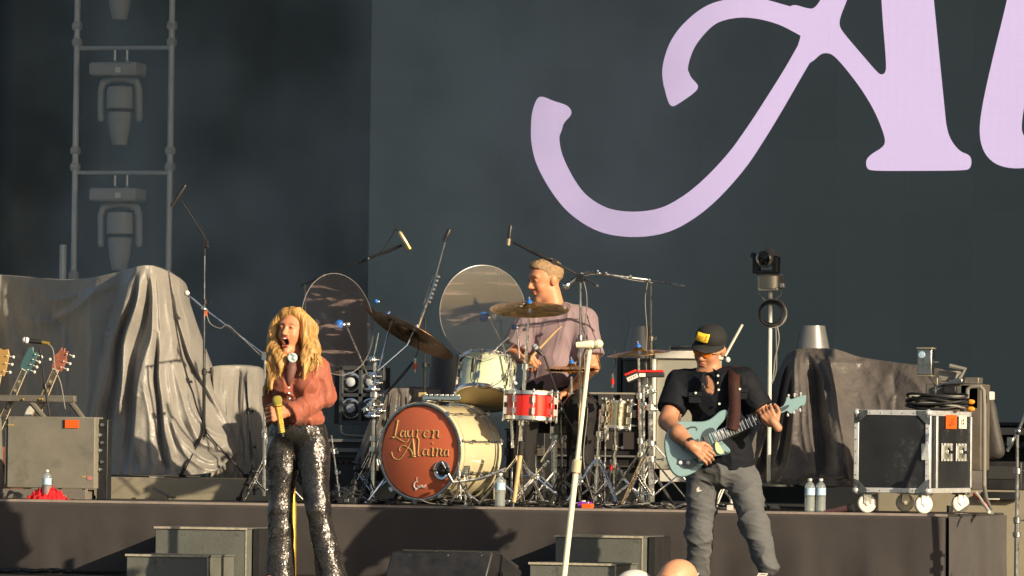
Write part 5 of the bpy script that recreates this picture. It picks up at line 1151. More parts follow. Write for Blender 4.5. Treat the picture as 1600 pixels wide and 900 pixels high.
mic(P(943,537,YC), -RT-UP*.05, .155, .020, shine, mat('ivory_grille', (.95,.86,.6), .25, .3), .027, 'cream white microphone lying level in the clip of the slanted foreground stand', group='microphones')
cable('cable', [P(916,541,YC+.03), P(908,575,YC+.03), P(903,690,YC+.04), P(890,800,YC+.02), PX(876,YC+.05,.01)], .005, mat('cable_tan', (.55,.4,.2), .5), 'thin tan cable running down the slanted foreground stand')
# gold stand behind the singer's legs
gb = PX(457, -1.05, 0); gt = P(458, 700, -1.05)
gs = thing('mic_stand', 'gold microphone stand pole standing behind the singer\'s legs', 'microphone stand', (gb.x, gb.y, 0), MG)
MB().lathe(gb, z0, [(0,0),(.13,0),(.13,.01),(.02,.03),(.015,.05)], 32).build('round_base', M['gold'], gs)
MB().tube([gb+V(0,0,.03), lerp(gb,gt,.6)], .022, 14).tube([lerp(gb,gt,.6), gt], .016, 14).build('pole', M['gold'], gs)
# boom stand left of the singer (on the riser, behind her)
b = fl(413, .5); st = stand('mic_stand', 'chrome boom stand just left of the singer with its arm slanting up left', 'microphone stand', b, P(414,553,.5), .009, M['chrome'], MG, .25, .25)
seg(st, 'boom_arm', [P(416,556,.5), P(322,484,.5), P(312,476,.5), P(294,461,.5)], [.006,.006,.009,.008], M['chrome'])
MB().ball(P(292,458,.5), .018, 12).build('counterweight', M['white'], st); MB().ball(P(322,484,.5), .014, 8).box(P(318,481,.5), (.02,.03,.02)).box(P(414,556,.49), (.03,.04,.05)).build('clamp', M['chrome'], st)
cable('cable', [P(322,487,.48), P(328,505,.48), P(344,513,.48), P(356,508,.48), P(380,530,.48), P(412,560,.48)], .003, M['cable_grey'], 'thin grey cable looping under the boom arm left of the singer')
MB().box(P(322,490,.48), (.012,.012,.03)).build('tape', M['orange_tape'], st)
# tall stand far left behind the small cover
b = fl(318, 2.35, ZP); st = stand('mic_stand', 'tall dark boom stand behind the small cover, its microphone near the tower', 'microphone stand', b, P(320,380,2.35), .009, M['black_metal'], MG, .28, .3)
MB().tube([P(319,575,2.34), P(320,400,2.34)], .0045, 8).build('sleeve', M['steel'], st)
seg(st, 'boom_arm', [P(326,386,2.35), P(318,368,2.35), P(284,314,2.35)], .007, M['black_metal']); MB().box(P(321,380,2.33), (.03,.03,.05)).build('clamp', M['black_metal'], st)
mic(P(268,323,2.33), RT*.55+UP*.85, .17, .014, M['black_metal'], M['black_metal'], .02, 'small black microphone high on the left boom stand beside the tower', ball=False, group='microphones')
# drum overheads
b = fl(662, 1.3); st = stand('mic_stand', 'tall dark boom stand between the two clear shields', 'microphone stand', b, P(664,498,1.3), .009, M['black_metal'], MG, .26, .3, rot=.1)
seg(st, 'boom_arm', [P(652,516,1.3), P(676,450,1.3)], .010, M['steel']); seg(st, 'boom_arm', [P(676,450,1.3), P(697,374,1.3)], .006, M['steel'])
cw = MB()
for k in range(7): cw.lathe(P(671+k*2.3, 474-k*6.6, 1.28), imgdir(.33,-.94), [(.008,0),(.012,.002),(.012,.016),(.008,.018)], 10)
cw.build('collar', M['chrome'], st); seg(st, 'side_rod', [P(662,476,1.3), P(677,432,1.3)], .004, M['steel'])
mic(P(694,378,1.28), imgdir(.4,-.9), .09, .014, M['black_metal'], M['black_metal'], .02, 'short black overhead microphone at the top of the stand between the clear shields', ball=False, group='microphones')
b = fl(480, 1.45); b.z = ZR; st = stand('mic_stand', 'dark boom stand hidden behind the singer, its arm reaching up to the gold microphone', 'microphone stand', b, P(476,442,1.45), .009, M['black_metal'], MG, .26, .3)
seg(st, 'boom_arm', [P(470,446,1.45), P(575,403,1.4), P(608,392,1.4), P(628,383,1.4)], [.006,.006,.011,.009], M['black_metal'])
MB().ball(P(576,404,1.38), .010, 8).ball(P(507,431,1.4), .012, 8).build('joint', M['steel'], st)
mic(P(641,390,1.38), imgdir(-.52,-.86), .135, .013, mat('satin_gold', (.85,.7,.4), .3, .8), M['gold'], .02, 'slim gold overhead microphone pointing down right, above the left cymbal', ball=False, group='microphones')
cable('cable', [P(623,362,1.38), P(618,358,1.4), P(610,372,1.4), P(590,398,1.4), P(560,412,1.42)], .003, M['cable'], 'thin dark cable trailing from the gold overhead microphone')
# tall black stand right of the drummer with the long boom
b = fl(906, .75); st = stand('mic_stand', 'tall black stand right of the drummer holding two crossing booms', 'microphone stand', b, P(907,440,.75), .009, M['steel'], MG, .26, .3, rot=.6)
seg(st, 'boom_arm', [P(934,448,.75), P(905,430,.75), P(866,410,.6), P(838,396,.6), P(802,378,.6)], [.006,.007,.010,.012,.008], M['black_metal'])
MB().box(P(907,434,.74), (.045,.04,.05)).box(P(866,409,.6), (.05,.035,.03), frame_of(imgdir(.85,.45))).build('clamp', M['black_metal'], st)
MB().ball(P(933,447,.75), .012, 8).ball(P(829,391,.6), .009, 8).build('knob', M['steel'], st)
mic(P(794,384,.6), imgdir(.12,-1), .13, .012, M['black_metal'], mat('dull_gold', (.5,.4,.25), .35, .6), .018, 'small black and gold overhead microphone directly above the right clear shield', ball=False, group='microphones')
seg(st, 'boom_arm', [P(900,434,.75), P(918,424,.75), P(960,431,.75), P(1016,438,.9)], .009, M['steel']); seg(st, 'boom_arm', [P(1016,438,.9), P(1070,447,.9)], .007, M['steel'])
mic(P(880,450,.72), imgdir(.8,-.6), .15, .012, M['steel'], M['chrome'], .022, 'chrome vocal microphone close to the drummer\'s neck', group='microphones')
cl = MB()
for u, v in ((909,428),(934,424),(947,427),(985,432),(1015,438)): cl.ball(P(u, v, .73), .012, 8)
cl.build('joint', M['chrome'], st)
b = fl(1019, 1.25); s2 = stand('mic_stand', 'thin stand pole supporting the long boom above the small right cymbal', 'microphone stand', b, P(1017,440,1.0), .007, M['steel'], MG, .25, .3)
cable('cable', [P(1012,440,.98), P(1008,470,.98), P(1011,520,.98), P(1009,560,.98), P(1012,600,.9)], .003, M['cable_grey'], 'thin grey cable hanging beside the pole of the long boom')
cable('cable', [P(910,432,.74), P(917,470,.74), P(913,560,.74), P(918,640,.74), P(912,720,.7), fl(930,.6)], .003, M['cable_grey'], 'thin grey cable hanging from the two crossing booms to the riser')
cable('cable', [P(905,432,.74), P(942,428,.74), P(985,437,.8), P(1020,442,.95)], .003, M['cable_grey'], 'thin grey cable wound along the long level boom')
# small mics at the drums
mic(P(832,538,.75), imgdir(.5,.55), .09, .013, M['black_metal'], mat('grey_foam', (.3,.33,.38), .8), .02, 'small grey headed microphone below the wide cymbal, above the snare', group='microphones')
b = fl(880,.8); st = stand('mic_stand', 'short black boom stand reaching up to the snare microphone', 'microphone stand', b, P(876,655,.8), .007, M['black_metal'], MG, .2, .2)
seg(st, 'boom_arm', [P(850,556,.75), P(884,650,.8), P(914,700,.8)], .006, M['black_metal'])
mic(P(738,582,.30), imgdir(.12,-1), .09, .012, M['black_metal'], M['black_metal'], .018, 'tiny dark microphone clipped in front of the rack tom', ball=False, group='microphones')
cable('cable', [P(739,570,.3), P(735,588,.3), P(741,600,.3), P(758,607,.3), P(776,600,.3), P(790,588,.4)], .003, M['cable'], 'thin dark cable looping across the front of the rack tom')
b = fl(640,.75); st = stand('mic_stand', 'short black boom stand behind the bass drum with a red ringed plug', 'microphone stand', b, P(634,620,.75), .008, M['black_metal'], MG, .2, .2)
seg(st, 'boom_arm', [P(606,612,.7), P(629,586,.72), P(645,566,.75)], [.007,.010,.008], M['black_metal'])
for u, v, Y in ((649,572,.7),(957,596,.8),(955,730,.7)):
    p = P(u, v, Y); x_ = thing('cable_plug', {649:'red ringed cable plug hanging above the bass drum\'s left shoulder',957:'red ringed cable plug standing above the small metal drum',955:'red ringed cable plug low between the stand legs'}[u], 'plug', p, 'red ringed cable plugs')
    MB().tube([p+UP*.05, p-UP*.04], .008, 10).build('sleeve', M['steel'], x_); MB().lathe(p, UP, [(.011,-.018),(.011,.018)], 12).build('ring', M['red_shell'], x_)
    cable('cord', [p+UP*.05, p+UP*.12+RT*.02, p+UP*.2+RT*.01], .003, None, parent=x_)
# kick microphone and its stand
b = fl(720, .0+.10); st = stand('mic_stand', 'short chrome stand holding a microphone at the bass drum\'s port', 'microphone stand', V(b.x,.10,ZR), P(716,722,.08), .008, M['chrome'], MG, .14, .10, double=False)
seg(st, 'boom_arm', [P(690,722,.0), P(708,754,.03), P(752,748,.1), P(790,732,.2)], .009, M['steel']); seg(st, 'boom_arm', [P(715,748,.04), P(735,780,.05)], .006, M['black_metal'])
cl = MB()
for u in (704,716,734,752,770,786): cl.ball(P(u, 750-(u-704)*.15, .04+ (u-704)*.0015), .012, 8)
cl.build('joint', M['chrome'], st)
mic(P(684,736,.0), imgdir(1,-.02,.05), .075, .02, M['black_plastic'], M['black_metal'], .022, 'black microphone in front of the bass drum\'s chrome port ring', group='microphones')
seg(st, 'cable_end', [P(683,736,.01), P(671,735,.03)], .004, M['black_metal'])
# left microphone before the guitars
b = fl(92, .30); b.x = fl(84,.3).x; st = stand('mic_stand', 'dark microphone stand at the far left before the guitars', 'microphone stand', fl(96,.45), P(62,545,.45), .007, M['black_metal'], MG, .2, .2)
mic(P(34,531,.45), imgdir(1,.12), .15, .013, M['black_metal'], mat('white_foam', (.75,.75,.76), .6), .022, 'black microphone with a white head pointing left, above the guitars', group='microphones')
cable('cable', [P(66,537,.45), P(76,538,.45), P(83,548,.45), P(86,575,.45), P(95,600,.45), P(102,640,.47)], .004, M['cable_grey'], 'grey cable curling from the left microphone behind the guitar necks')
x_ = thing('cable_plug', 'yellow ended plug behind the white headed microphone at far left', 'plug', P(70,536,.45)); MB().tube([P(66,535,.45), P(77,537,.45)], .012, 10).build('sleeve', M['gold'], x_)
# right edge stand
b = PX(1588, -.35, 0); st = stand('mic_stand', 'grey boom stand at the right edge of the picture in front of the riser', 'microphone stand', b, P(1590,672,-.35), .012, M['steel'], MG, .3, .35, nleg=0)
seg(st, 'boom_arm', [P(1574,705,-.35), P(1592,672,-.35), P(1622,600,-.35)], .010, M['steel']); MB().ball(P(1591,674,-.38), .022, 10).box(P(1578,690,-.36), (.03,.03,.05)).build('clamp', M['steel'], st); MB().lathe(b, z0, [(0,0),(.16,0),(.16,.012),(.03,.03)], 28).build('round_base', M['black_metal'], st)
# bright rod behind the guitarist's shoulder
b = fl(1143, .6); st = stand('mic_stand', 'stand hidden behind the guitarist with a bright rod rising past his shoulder', 'microphone stand', b, P(1142,572,.6), .008, M['white'], MG, .22, .25)
seg(st, 'boom_arm', [P(1133,556,.6), P(1160,507,.6)], .0085, M['white']); MB().ball(P(1137,562,.58), .018, 10).build('joint', M['white'], st)
# ================================================================ loose cables, pedals and clutter on the riser
rr = random.Random(12)
def clutter_cable(u0, u1, Y0, Y1, label, r=.005, m=None):
    n = 6; pts = []
    for i in range(n+1):
        t = i/n; p = PX(lerp(u0,u1,t), lerp(Y0,Y1,t)+rr.uniform(-.06,.06), ZR+.006+rr.uniform(0,.035)); p.x += rr.uniform(-.04,.04); pts.append(p)
    cable('cable', pts, r, m, label, 'loose cables on the riser')
names = ['beneath the singer\'s shoulder side of the drum kit','from the left clamp column towards the bass drum','in front of the bass drum\'s foot','behind the left bottle of the kit','between the bottle and the crossed snare stand','under the crossed snare stand','at the foot of the slanted stand','right of the slanted stand','under the small metal drum','towards the sunlit thick stand','below the sunlit thick stand','behind the guitarist\'s left leg','along the front edge beneath the snare','along the front edge beneath the hi-hat stand']
for i, nme in enumerate(names):
    u = 545+i*39; 
    for k in range(3):
        clutter_cable(u+rr.uniform(-30,30), u+rr.uniform(30,110), rr.uniform(.05,.4), rr.uniform(.1,.6), ['black loose cable lying ','grey loose cable lying ','thick dark cable curling '][k]+nme, [.005,.004,.007][k], [M['cable'],M['cable_grey'],M['cable']][k])
def boxy(name, label, cat, c, size, m, parts=(), grp=None, bev=.004, ax=None):
    o = thing(name, label, cat, V(c[0], c[1], c[2]-size[2]/2), grp); MB().box(c, size, ax).build('body', m, o, bevel=bev)
    for nm, cc, ss, mm in parts: MB().box(Vector(c)+Vector(cc), ss, ax).build(nm, mm, o, bevel=min(.002, min(ss)*.2))
    return o
def on(u, Y, h, z=ZR): p = PX(u, Y, z); p.z = z+h/2+.001; return p
boxy('effect_pedal', 'purple pedal on the riser just right of the slanted stand', 'pedal', on(914,.14,.04), (.07,.09,.04), mat('purple_paint', (.25,.03,.45), .35, coat=.5), [('knob',(0,-.03,.024),(.02,.02,.012),M['white'])])
boxy('effect_pedal', 'small red pedal beside the purple one on the riser', 'pedal', on(918,.06,.03), (.07,.04,.03), M['orange_tape'], [('switch',(0,0,.018),(.015,.015,.01),M['chrome'])])
boxy('stage_box', 'small dark junction box below the left clamp column', 'box', on(545,.12,.05), (.12,.1,.04), M['black_plastic'], [('socket',(0,-.052,0),(.03,.004,.02),M['steel'])])
boxy('stage_box', 'pale grey plug box on the riser behind the guitarist\'s legs', 'box', on(1150,.15,.035), (.1,.08,.035), M['white'], [('label_plate',(.02,-.042,0),(.04,.003,.02),M['orange_tape'])])
boxy('pedal', 'bass drum pedal with chrome footboard behind the bass drum', 'drum pedal', on(795,.72,.05), (.09,.26,.03), M['chrome'], [('beater_post',(0,.05,.12),(.015,.015,.2),M['steel'])])
boxy('cloth_block', 'small tan wooden block on the rear platform edge right of the guitarist', 'block', on(1209,1.60,.03,ZR), (.075,.04,.03), M['edge'], [('lid',(0,0,.017),(.07,.035,.004),M['fascia'])])
# dark folded cloth with a tube near the two bottles
tb = thing('rolled_cable', 'dark rolled pouch lying left of the flight case\'s wheels', 'pouch', fl(1312,.1))
MB().tube([P(1288,800,.12), P(1306,798,.12), P(1327,794,.12)], [.010,.018,.024], 12).build('roll', mat('maroon_cloth', (.10,.045,.05), .8, var=.3), tb); MB().tube([P(1327,794,.12), P(1333,793,.12)], .028, 12).build('end_cap', M['black_plastic'], tb)
cl = MB(); 
# drumsticks / taped stick leaning at the front of the kit
dk = thing('mallet', 'wooden mallet shaft leaning upright beside the bottle in front of the kit', 'mallet', fl(803,.12)); MB().tube([PX(803,.12,ZR+.03), P(813,712,.2)], [.012,.014], 10).build('shaft', M['wood'], dk); MB().tube([P(813,712,.2), P(815,690,.22)], .018, 10).build('head', M['black_rubber'], dk); MB().tube([PX(802,.12,ZR+.0), PX(803,.12,ZR+.035)], .008, 8).build('tip', M['steel'], dk)
# bottles
BG = 'water bottles standing on the riser edge'
def bottle(u, Y, h, label, z=ZR):
    b = PX(u, Y, z); b.z = z+.004; r = h*.155; o = thing('water_bottle', label, 'bottle', b, BG)
    prof = [(0,0),(r*.9,0),(r,.008)]
    for k in range(12): prof += [(r*(1-.05*(k%2)), .012+h*.72*k/12)]
    prof += [(r,h*.74),(r*.75,h*.84),(r*.36,h*.90),(r*.36,h*.95)]
    MB().lathe(b, z0, prof, 20).build('bottle_body', M['bottle'], o, angle=60)
    MB().lathe(b, z0, [(r*.42,h*.94),(r*.42,h),(0,h+.001)], 16).build('cap', M['white'], o)
    MB().lathe(b, z0, [(r*1.02,h*.50),(r*1.02,h*.72)], 20).build('label_band', mat('bottle_label', (.42,.58,.72), .4, var=.3, vscale=60), o)
    MB().lathe(b, z0, [(0,.003),(r*.93,.004),(r*.93,h*.45),(0,h*.451)], 20).build('water', M['bottle'], o)
bottle(781, .07, .205, 'clear water bottle with pale blue label right of the bass drum')
bottle(1265, .07, .20, 'clear water bottle at the riser edge, nearer of two left of the flight case')
bottle(1282, .16, .20, 'clear water bottle at the riser edge, farther of two left of the flight case')
bottle(73, .10, .185, 'clear water bottle on a red cloth before the left guitar case')
# red cloth and black gadget at far left
rc = Noise(9, 30, 8); vs = []; n = 40; c0 = fl(75,.12)
for i in range(n+1):
    for j in range(n+1):
        x, y = i/n-.5, j/n-.5; rr_ = math.hypot(x, y)*2; q_ = np.array([[x*1.1+5, y*1.1, 0]]); h = max(0, .042*(1-rr_**2)+.016*rc(q_)[0]+.05*max(0,1-abs(rc(q_*1.7+3)[0]))**4*(1-min(1,rr_)**2))
        vs.append((c0.x+x*.26, c0.y+y*.14, ZR+.004+h))
fs = [(i*(n+1)+j, i*(n+1)+j+1, (i+1)*(n+1)+j+1, (i+1)*(n+1)+j) for i in range(n) for j in range(n)]
tag(mesh_obj('red_cloth', vs, fs, M['red'], None, loc=c0, angle=180), 'crumpled bright red cloth under the bottle at far left', 'cloth')
g1 = thing('cable_coil', 'small dark clump of cable and connectors at the far left riser edge', 'cable', fl(22,.06)); 
for k in range(3): cable('loop', [fl(10,.06)+V(0,0,.01), P(16,771-k*2,.06), P(28,770+k*2,.06), fl(35,.06)+V(0,0,.02), fl(20,.03)+V(0,0,.01)], .006, M['cable'], parent=g1)
MB().box(fl(28,.05)+V(0,0,.02), (.05,.03,.025)).build('connector', M['black_plastic'], g1)
# cables on the stage floor at far left
for i, (u0, u1, Y) in enumerate(((-20,60,-.25),(20,100,-.3),(-30,110,-.2))):
    pts = [PX(lerp(u0,u1,t), Y+.05*math.sin(t*9+i), .012+.02*abs(math.sin(t*7+i))) for t in (0,.2,.4,.6,.8,1)]
    cable('cable', pts, .011, M['cable'], ['thick black cable on the stage floor at the lower left corner','second black cable on the stage floor below the slack skirt','long black cable on the stage floor along the skirt\'s foot'][i], 'cables on the stage floor')
# ================================================================ flight case
fc0 = PX(1333, .10, ZR); fc1 = PX(1452, .10, ZR); zc0, zc1 = P(1390,770,.10).z, P(1390,641,.10).z; D = 1.16
fc = thing('flight_case', 'big black flight case with aluminium edges and white castors at right', 'flight case', ((fc0.x+fc1.x)/2, .55, ZR))
xa, xb, ya, yb = fc0.x, fc1.x, .10, .10+D; e = .030
MB().span((xa+.004,ya+.004,zc0+.004),(xb-.004,yb-.004,zc1-.004)).build('panels', mat('black_laminate', (.018,.020,.024), .42, var=.2, vscale=3, dirt=(.10,.10,.10), dscale=5), fc)
def edge(a, b, nm='edge_rail'): return MB().span(a, b).build(nm, M['aluminium'], fc, bevel=.003)
for x in (xa, xb-e):
    edge((x,ya-.003,zc0+e),(x+e,ya+.004,zc1-e))
for z in (zc0, zc1-e): edge((xa+e,ya-.003,z),(xb-e,ya+.004,z+e))
for y in (ya, yb-e): edge((xb-.004,y,zc0+e),(xb+.003,y+e,zc1-e))
for z in (zc0, zc1-e): edge((xb-.004,ya+e,z),(xb+.003,yb-e,z+e))
edge((xb-.004,ya+.17,zc0+e),(xb+.004,ya+.21,zc1-e)); edge((xa,ya,zc1-.004),(xb,ya+e,zc1+.002)); edge((xb-e,ya+e,zc1-.004),(xb,yb,zc1+.002))
for x in (xa, xb):
    for z in (zc0, zc1):
        s_ = -1 if z == zc1 else 1; sx = 1 if x == xa else -1
        MB().ball((x+sx*.014, ya+.010, z+s_*.014), .023, 12).build('ball_corner', M['aluminium'], fc)
        b_ = MB().prism([(x, ya-.0060, z),(x+sx*.085, ya-.0060, z),(x+sx*.085, ya-.0060, z+s_*.02),(x+sx*.03, ya-.0060, z+s_*.075),(x, ya-.0060, z+s_*.085)], (0,.0020,0)).build('corner_brace', M['steel'], fc)
rv = MB()
for k in range(7):
    for z in (zc0+e/2, zc1-e/2): rv.ball((lerp(xa,xb,(k+.5)/7), ya-.004, z), .005, 6)
    for x in (xa+e/2, xb-e/2): rv.ball((x, ya-.004, lerp(zc0,zc1,(k+.5)/7)), .005, 6)
rv.build('rivets', M['chrome'], fc)
for yy in (ya+.44, ya+.84):                     # recessed butterfly latches on the right side
    zz = (zc0+zc1)/2+.0
    MB().span((xb+.004,yy-.145,zz-.055),(xb+.0075,yy+.145,zz+.055)).build('latch_dish', M['aluminium'], fc, bevel=.003)
    MB().span((xb+.008,yy-.09,zz-.038),(xb+.011,yy+.09,zz+.038)).build('latch_recess', mat('latch_plate', (.50,.50,.42), .3, .6), fc)
    MB().lathe((xb+.011,yy,zz), (1,0,0), [(.030,0),(.030,.008),(.02,.012),(0,.012)], 20).box((xb+.022,yy,zz), (.016,.13,.02)).build('latch', M['chrome'], fc, bevel=.002)
    rq = MB()
    for dy in (-.13,-.045,.045,.13):
        for dz in (-.048,.048): rq.ball((xb+.009,yy+dy,zz+dz), .009, 6)
    rq.build('rivets', M['chrome'], fc)
MB().box((xb-.028,ya-.004,(zc0+zc1)/2), (.05,.006,.10)).build('latch_dish', M['aluminium'], fc, bevel=.003)
for yy, nm, mm, wd_, hh in ((ya+.56,'orange_label',M['orange_tape'],.30,.085),(ya+.88,'white_label',M['white'],.22,.08)):
    zq = P(1490,659,.5).z; MB().span((xb+.0035,yy-wd_/2,zq-hh/2),(xb+.0050,yy+wd_/2,zq+hh/2)).build(nm, mm, fc)
    def q3(y, z): return V(xb+.0055, yy+y*wd_, zq+z*hh)
    mk = [[(-.2,.25),(-.22,-.25),(-.08,-.25)],[(-.02,-.25),(.03,.25),(.08,-.25)],[(.0,-.05),(.06,-.05)],[(.16,.2),(.2,.28),(.2,-.25)]] if nm[0] == 'o' else [[(-.2,.2),(-.2,-.2)],[(-.05,.1),(.1,.2),(.1,-.1),(-.05,-.15)]]
    g_ = MB()
    for st_ in mk: g_.ribbon([q3(*p_) for p_ in st_], [.009]*len(st_), V(1,0,0), .0006)
    g_.build('marker_writing', M['black_plastic'], fc)
for i_, (x, y) in enumerate(((xa+.07,ya+.07),(xb-.05,ya+.07),(xa+.07,yb-.07),(xb-.05,yb-.07))):
    wx = V(.45,-1,0).normalized() if i_ % 2 == 0 else V(.75,-1,0).normalized(); wy = V(0,0,1).cross(wx); c_ = V(x, y-.01, ZR+.058)
    cs = MB().span((x-.045,y-.045,zc0-.012),(x+.045,y+.045,zc0-.0)).box((x,y,zc0-.022), (.05,.05,.02))
    for s_ in (-1,1): cs.box(c_+wx*s_*.022+V(0,0,.030), (.05,.004,.062), (wy, wx, z0))
    cs = cs.build('castor', M['steel'], fc, bevel=.002)
    MB().lathe(c_-wx*.016, wx, [(.030,-.002),(.050,0),(.056,.006),(.056,.026),(.050,.032),(.030,.034)], 28).build('wheel', M['white'], cs); MB().lathe(c_-wx*.027, wx, [(.012,0),(.012,.054)], 10).build('axle', M['chrome'], cs)
# cable coil and small monitor on top of the case
cc = V(xb-.10, ya+.62, zc1+.01); co = thing('cable_coil', 'coil of black cable lying on top of the flight case', 'cable', cc)
for k in range(12):
    R_2 = .095+.017*((k*2)%4)+.008*(k%3); z = cc.z+.013*(k*.55+.5); p0 = k; pts = [V(cc.x+R_2*1.35*math.cos(a)+.01*math.sin(3*a+p0), cc.y+R_2*math.sin(a)*.9, z+.012*math.sin(2*a+p0*1.7)) for a in [2*math.pi*i/20 for i in range(21)]]
    MB().tube(pts, .008, 6, caps=False).build('loop', M['cable'] if k % 3 else M['cable_grey'], co, angle=180)
d0 = P(1447, 566, .9); mo = thing('talkback_speaker', 'small upright grey speaker on a thin arm above the cable coil', 'speaker', d0)
MB().box(d0, (.09,.08,.16)).build('cabinet', M['steel'], mo, bevel=.006); MB().box(d0+V(0,0,.086), (.105,.09,.010)).box(d0-V(0,0,.084), (.10,.09,.008)).build('end_plate', mat('brassy_steel', (.6,.52,.35), .35, .8), mo, bevel=.002)
MB().lathe(d0+V(-.018,-.042,.045), (0,-1,0), [(.022,0),(.02,.006),(0,.008)], 16).build('lamp', mat('pale_blue_lens', (.35,.5,.65), .2), mo); MB().tube([d0+V(.02,0,-.085), P(1462,600,.95)], .007, 8).tube([d0+V(.05,.03,.0), d0+V(.08,.03,0)], .008, 8).build('arm', M['steel'], mo)
# machine behind the case (camera dolly-like rig) with bent tube frame
rg = thing('equipment_rig', 'dark machine with bent pale tube frame standing behind the flight case', 'equipment', fl(1500,1.3))
mm_ = mat('rig_metal', (.16,.15,.13), .45, .4, var=.3); Yg = 1.42
MB().span(P(1462,640,Yg+.3), P(1530,600,Yg)).build('lower_body', mm_, rg, bevel=.01)
for (u0,v0,u1,v1,dy,m_) in ((1458,618,1472,590,0,mm_),(1474,615,1500,604,-.05,M['black_plastic']),(1482,600,1510,592,0,M['steel']),(1506,600,1536,590,.05,mm_),(1466,596,1502,580,.15,M['cable_grey']),(1530,618,1545,600,.1,M['black_metal']),(1548,625,1551,612,0,M['white'])):
    a_, b_ = P(u0,v0,Yg+dy), P(u1,v1,Yg+dy+.12); MB().span(a_, b_).build('module', m_, rg, bevel=.006)
MB().span(P(1512,735,Yg+.25), P(1534,600,Yg)).build('column', mat('rig_brown', (.12,.10,.08), .6, var=.2), rg, bevel=.008)
MB().tube([P(1511,622,Yg-.1), P(1512,608,Yg-.1), P(1518,604,Yg-.1), P(1532,604,Yg-.1), P(1537,610,Yg-.1), P(1538,640,Yg-.1), P(1538,760,Yg-.1), P(1541,780,Yg-.3), PX(1550,Yg-.9,ZR+.012)], .013, 10).build('frame_tube', M['cable_grey'], rg)
MB().tube([P(1462,640,Yg-.02), P(1462,604,Yg-.02), P(1476,600,Yg-.02), P(1506,598,Yg-.02)], .008, 8).tube([P(1470,622,Yg-.04), P(1494,622,Yg-.04)], .006, 8).build('frame_tube', M['steel'], rg)
MB().tube([P(1498,593,Yg+.1), P(1508,577,Yg+.1), P(1484,572,Yg+.1)], .016, 8).build('hose', M['cable_grey'], rg)
for u, v in ((1517,628),(1517,639)): MB().ball(P(u, v, Yg-.12), .020, 12, (1.3,.6,.8)).build('orange_lamp', M['orange'], rg)
MB().tube([P(1525,770,.5), P(1546,800,.1)], .010, 8).build('strut', M['white'], rg); MB().tube([P(1523,772,.5), P(1540,790,.25)], .014, 8).build('striped_sleeve', M['red_shell'], rg)
seg(rg, 'leg', [P(1484,790,.9), PX(1484,.9,ZR+.005)], .02, M['black_metal'])
# black curved sheet and speaker behind at far right
sh = thing('bin_bag', 'crumpled dark sack hanging behind the machine at the right', 'sack', P(1558,660,1.9)); sv, sf = sdf_mesh([cap(P(1546,618,2.0), P(1558,705,2.0), .02, .045, .05), cap(P(1545,640,2.0), P(1543,710,2.0), .03, .035, .05)], cell=.01)
nn_ = vnormals(sv, sf); q_ = Noise(4, 16, 8, (1,1,.3))(sv); sv = sv+nn_*(q_*.012)[:,None]; mesh_obj('sack_body', sv, sf, mat('sack_plastic', (.05,.045,.042), .6, bump=.3, bscale=40), sh, angle=180)
sp = boxy('speaker', 'low black speaker with a ribbed grille at the far right platform', 'speaker', (P(1570,725,1.9).x, 1.95, ZP+.09), (.24,.2,.18), M['black_plastic'], [('grille',(0,-.104,.02),(.2,.004,.08),M['grille'])], bev=.008)
boxy('dark_case', 'flat dark case under the ribbed speaker at far right', 'case', (PX(1568,1.72,ZR).x, 1.62, ZR+.105), (.24,.04,.05), M['black_plastic'], [('edge_strip',(-.05,-.021,-.02),(.10,.003,.008),M['white'])])
boxy('horizontal_truss', 'pale horizontal beam far back at the right edge of the picture', 'beam', P(1580,674,5.5), (.5,.1,.05), M['cable_grey'], [('lower_rail',(0,0,-.09),(.5,.08,.04),M['black_metal'])])
# ================================================================ PTZ camera on its pole
yp = 2.2; pb = PX(1201, yp, ZP)
pt = thing('camera_stand', 'tall pale pole behind the right cover carrying the round camera', 'pole', pb); MB().tube([pb, P(1204,447,yp)], .013, 12).build('pole', M['white'], pt); MB().lathe(pb, z0, [(0,0),(.2,0),(.2,.012),(.03,.03)], 24).build('base', M['black_metal'], pt)
pc_ = P(1203, 440, yp); pz_ = thing('robot_camera', 'silver and black remote camera on the tall pole, lens turned left', 'camera', pc_)
MB().lathe(P(1203,453,yp), UP, [(.06,0),(.085,.01),(.088,.09),(.078,.10),(.05,.104),(0,.105)], 32).build('base_drum', mat('camera_silver', (.35,.34,.31), .3, .7), pz_)
MB().box(P(1203,452,yp-.01), (.13,.12,.02)).box(P(1223,446,yp-.03), (.03,.05,.03)).build('mount_plate', mat('silver_plate', (.6,.58,.5), .35, .7), pz_, bevel=.004)
MB().span(P(1180,428,yp+.05), P(1185,398,yp-.03)).span(P(1211,426,yp+.05), P(1215,400,yp-.03)).box(P(1198,425,yp), (.15,.08,.02)).build('fork', M['black_plastic'], pz_, bevel=.006)
ld = imgdir(-.35,.12,-1).normalized(); lc = P(1194,405,yp-.06)
MB().lathe(lc, -ld, [(.048,-.0),(.050,.01),(.056,.05),(.056,.13),(.04,.15),(0,.152)], 24).build('body', mat('camera_grey', (.13,.12,.115), .4), pz_); MB().ring(lc, ld, [(.050,-.01),(.053,.01),(.044,.022),(.036,.012),(.034,0)], 24).build('lens_ring', M['steel'], pz_); MB().lathe(lc, ld, [(.034,.004),(0,.012)], 20).build('lens', mat('lens_black', (.008,.008,.01), .08), pz_)
MB().ball(P(1177,399,yp), .02, 10).build('side_knob', M['black_plastic'], pz_)
for s_ in (-1,1): MB().tube([P(1203+s_*18,458,yp), P(1203,478,yp)], .006, 8).build('bracket', M['steel'], pz_)
cy = thing('cable_coil', 'hanging loops of cable tied to the tall camera pole', 'cable', P(1205,488,yp))
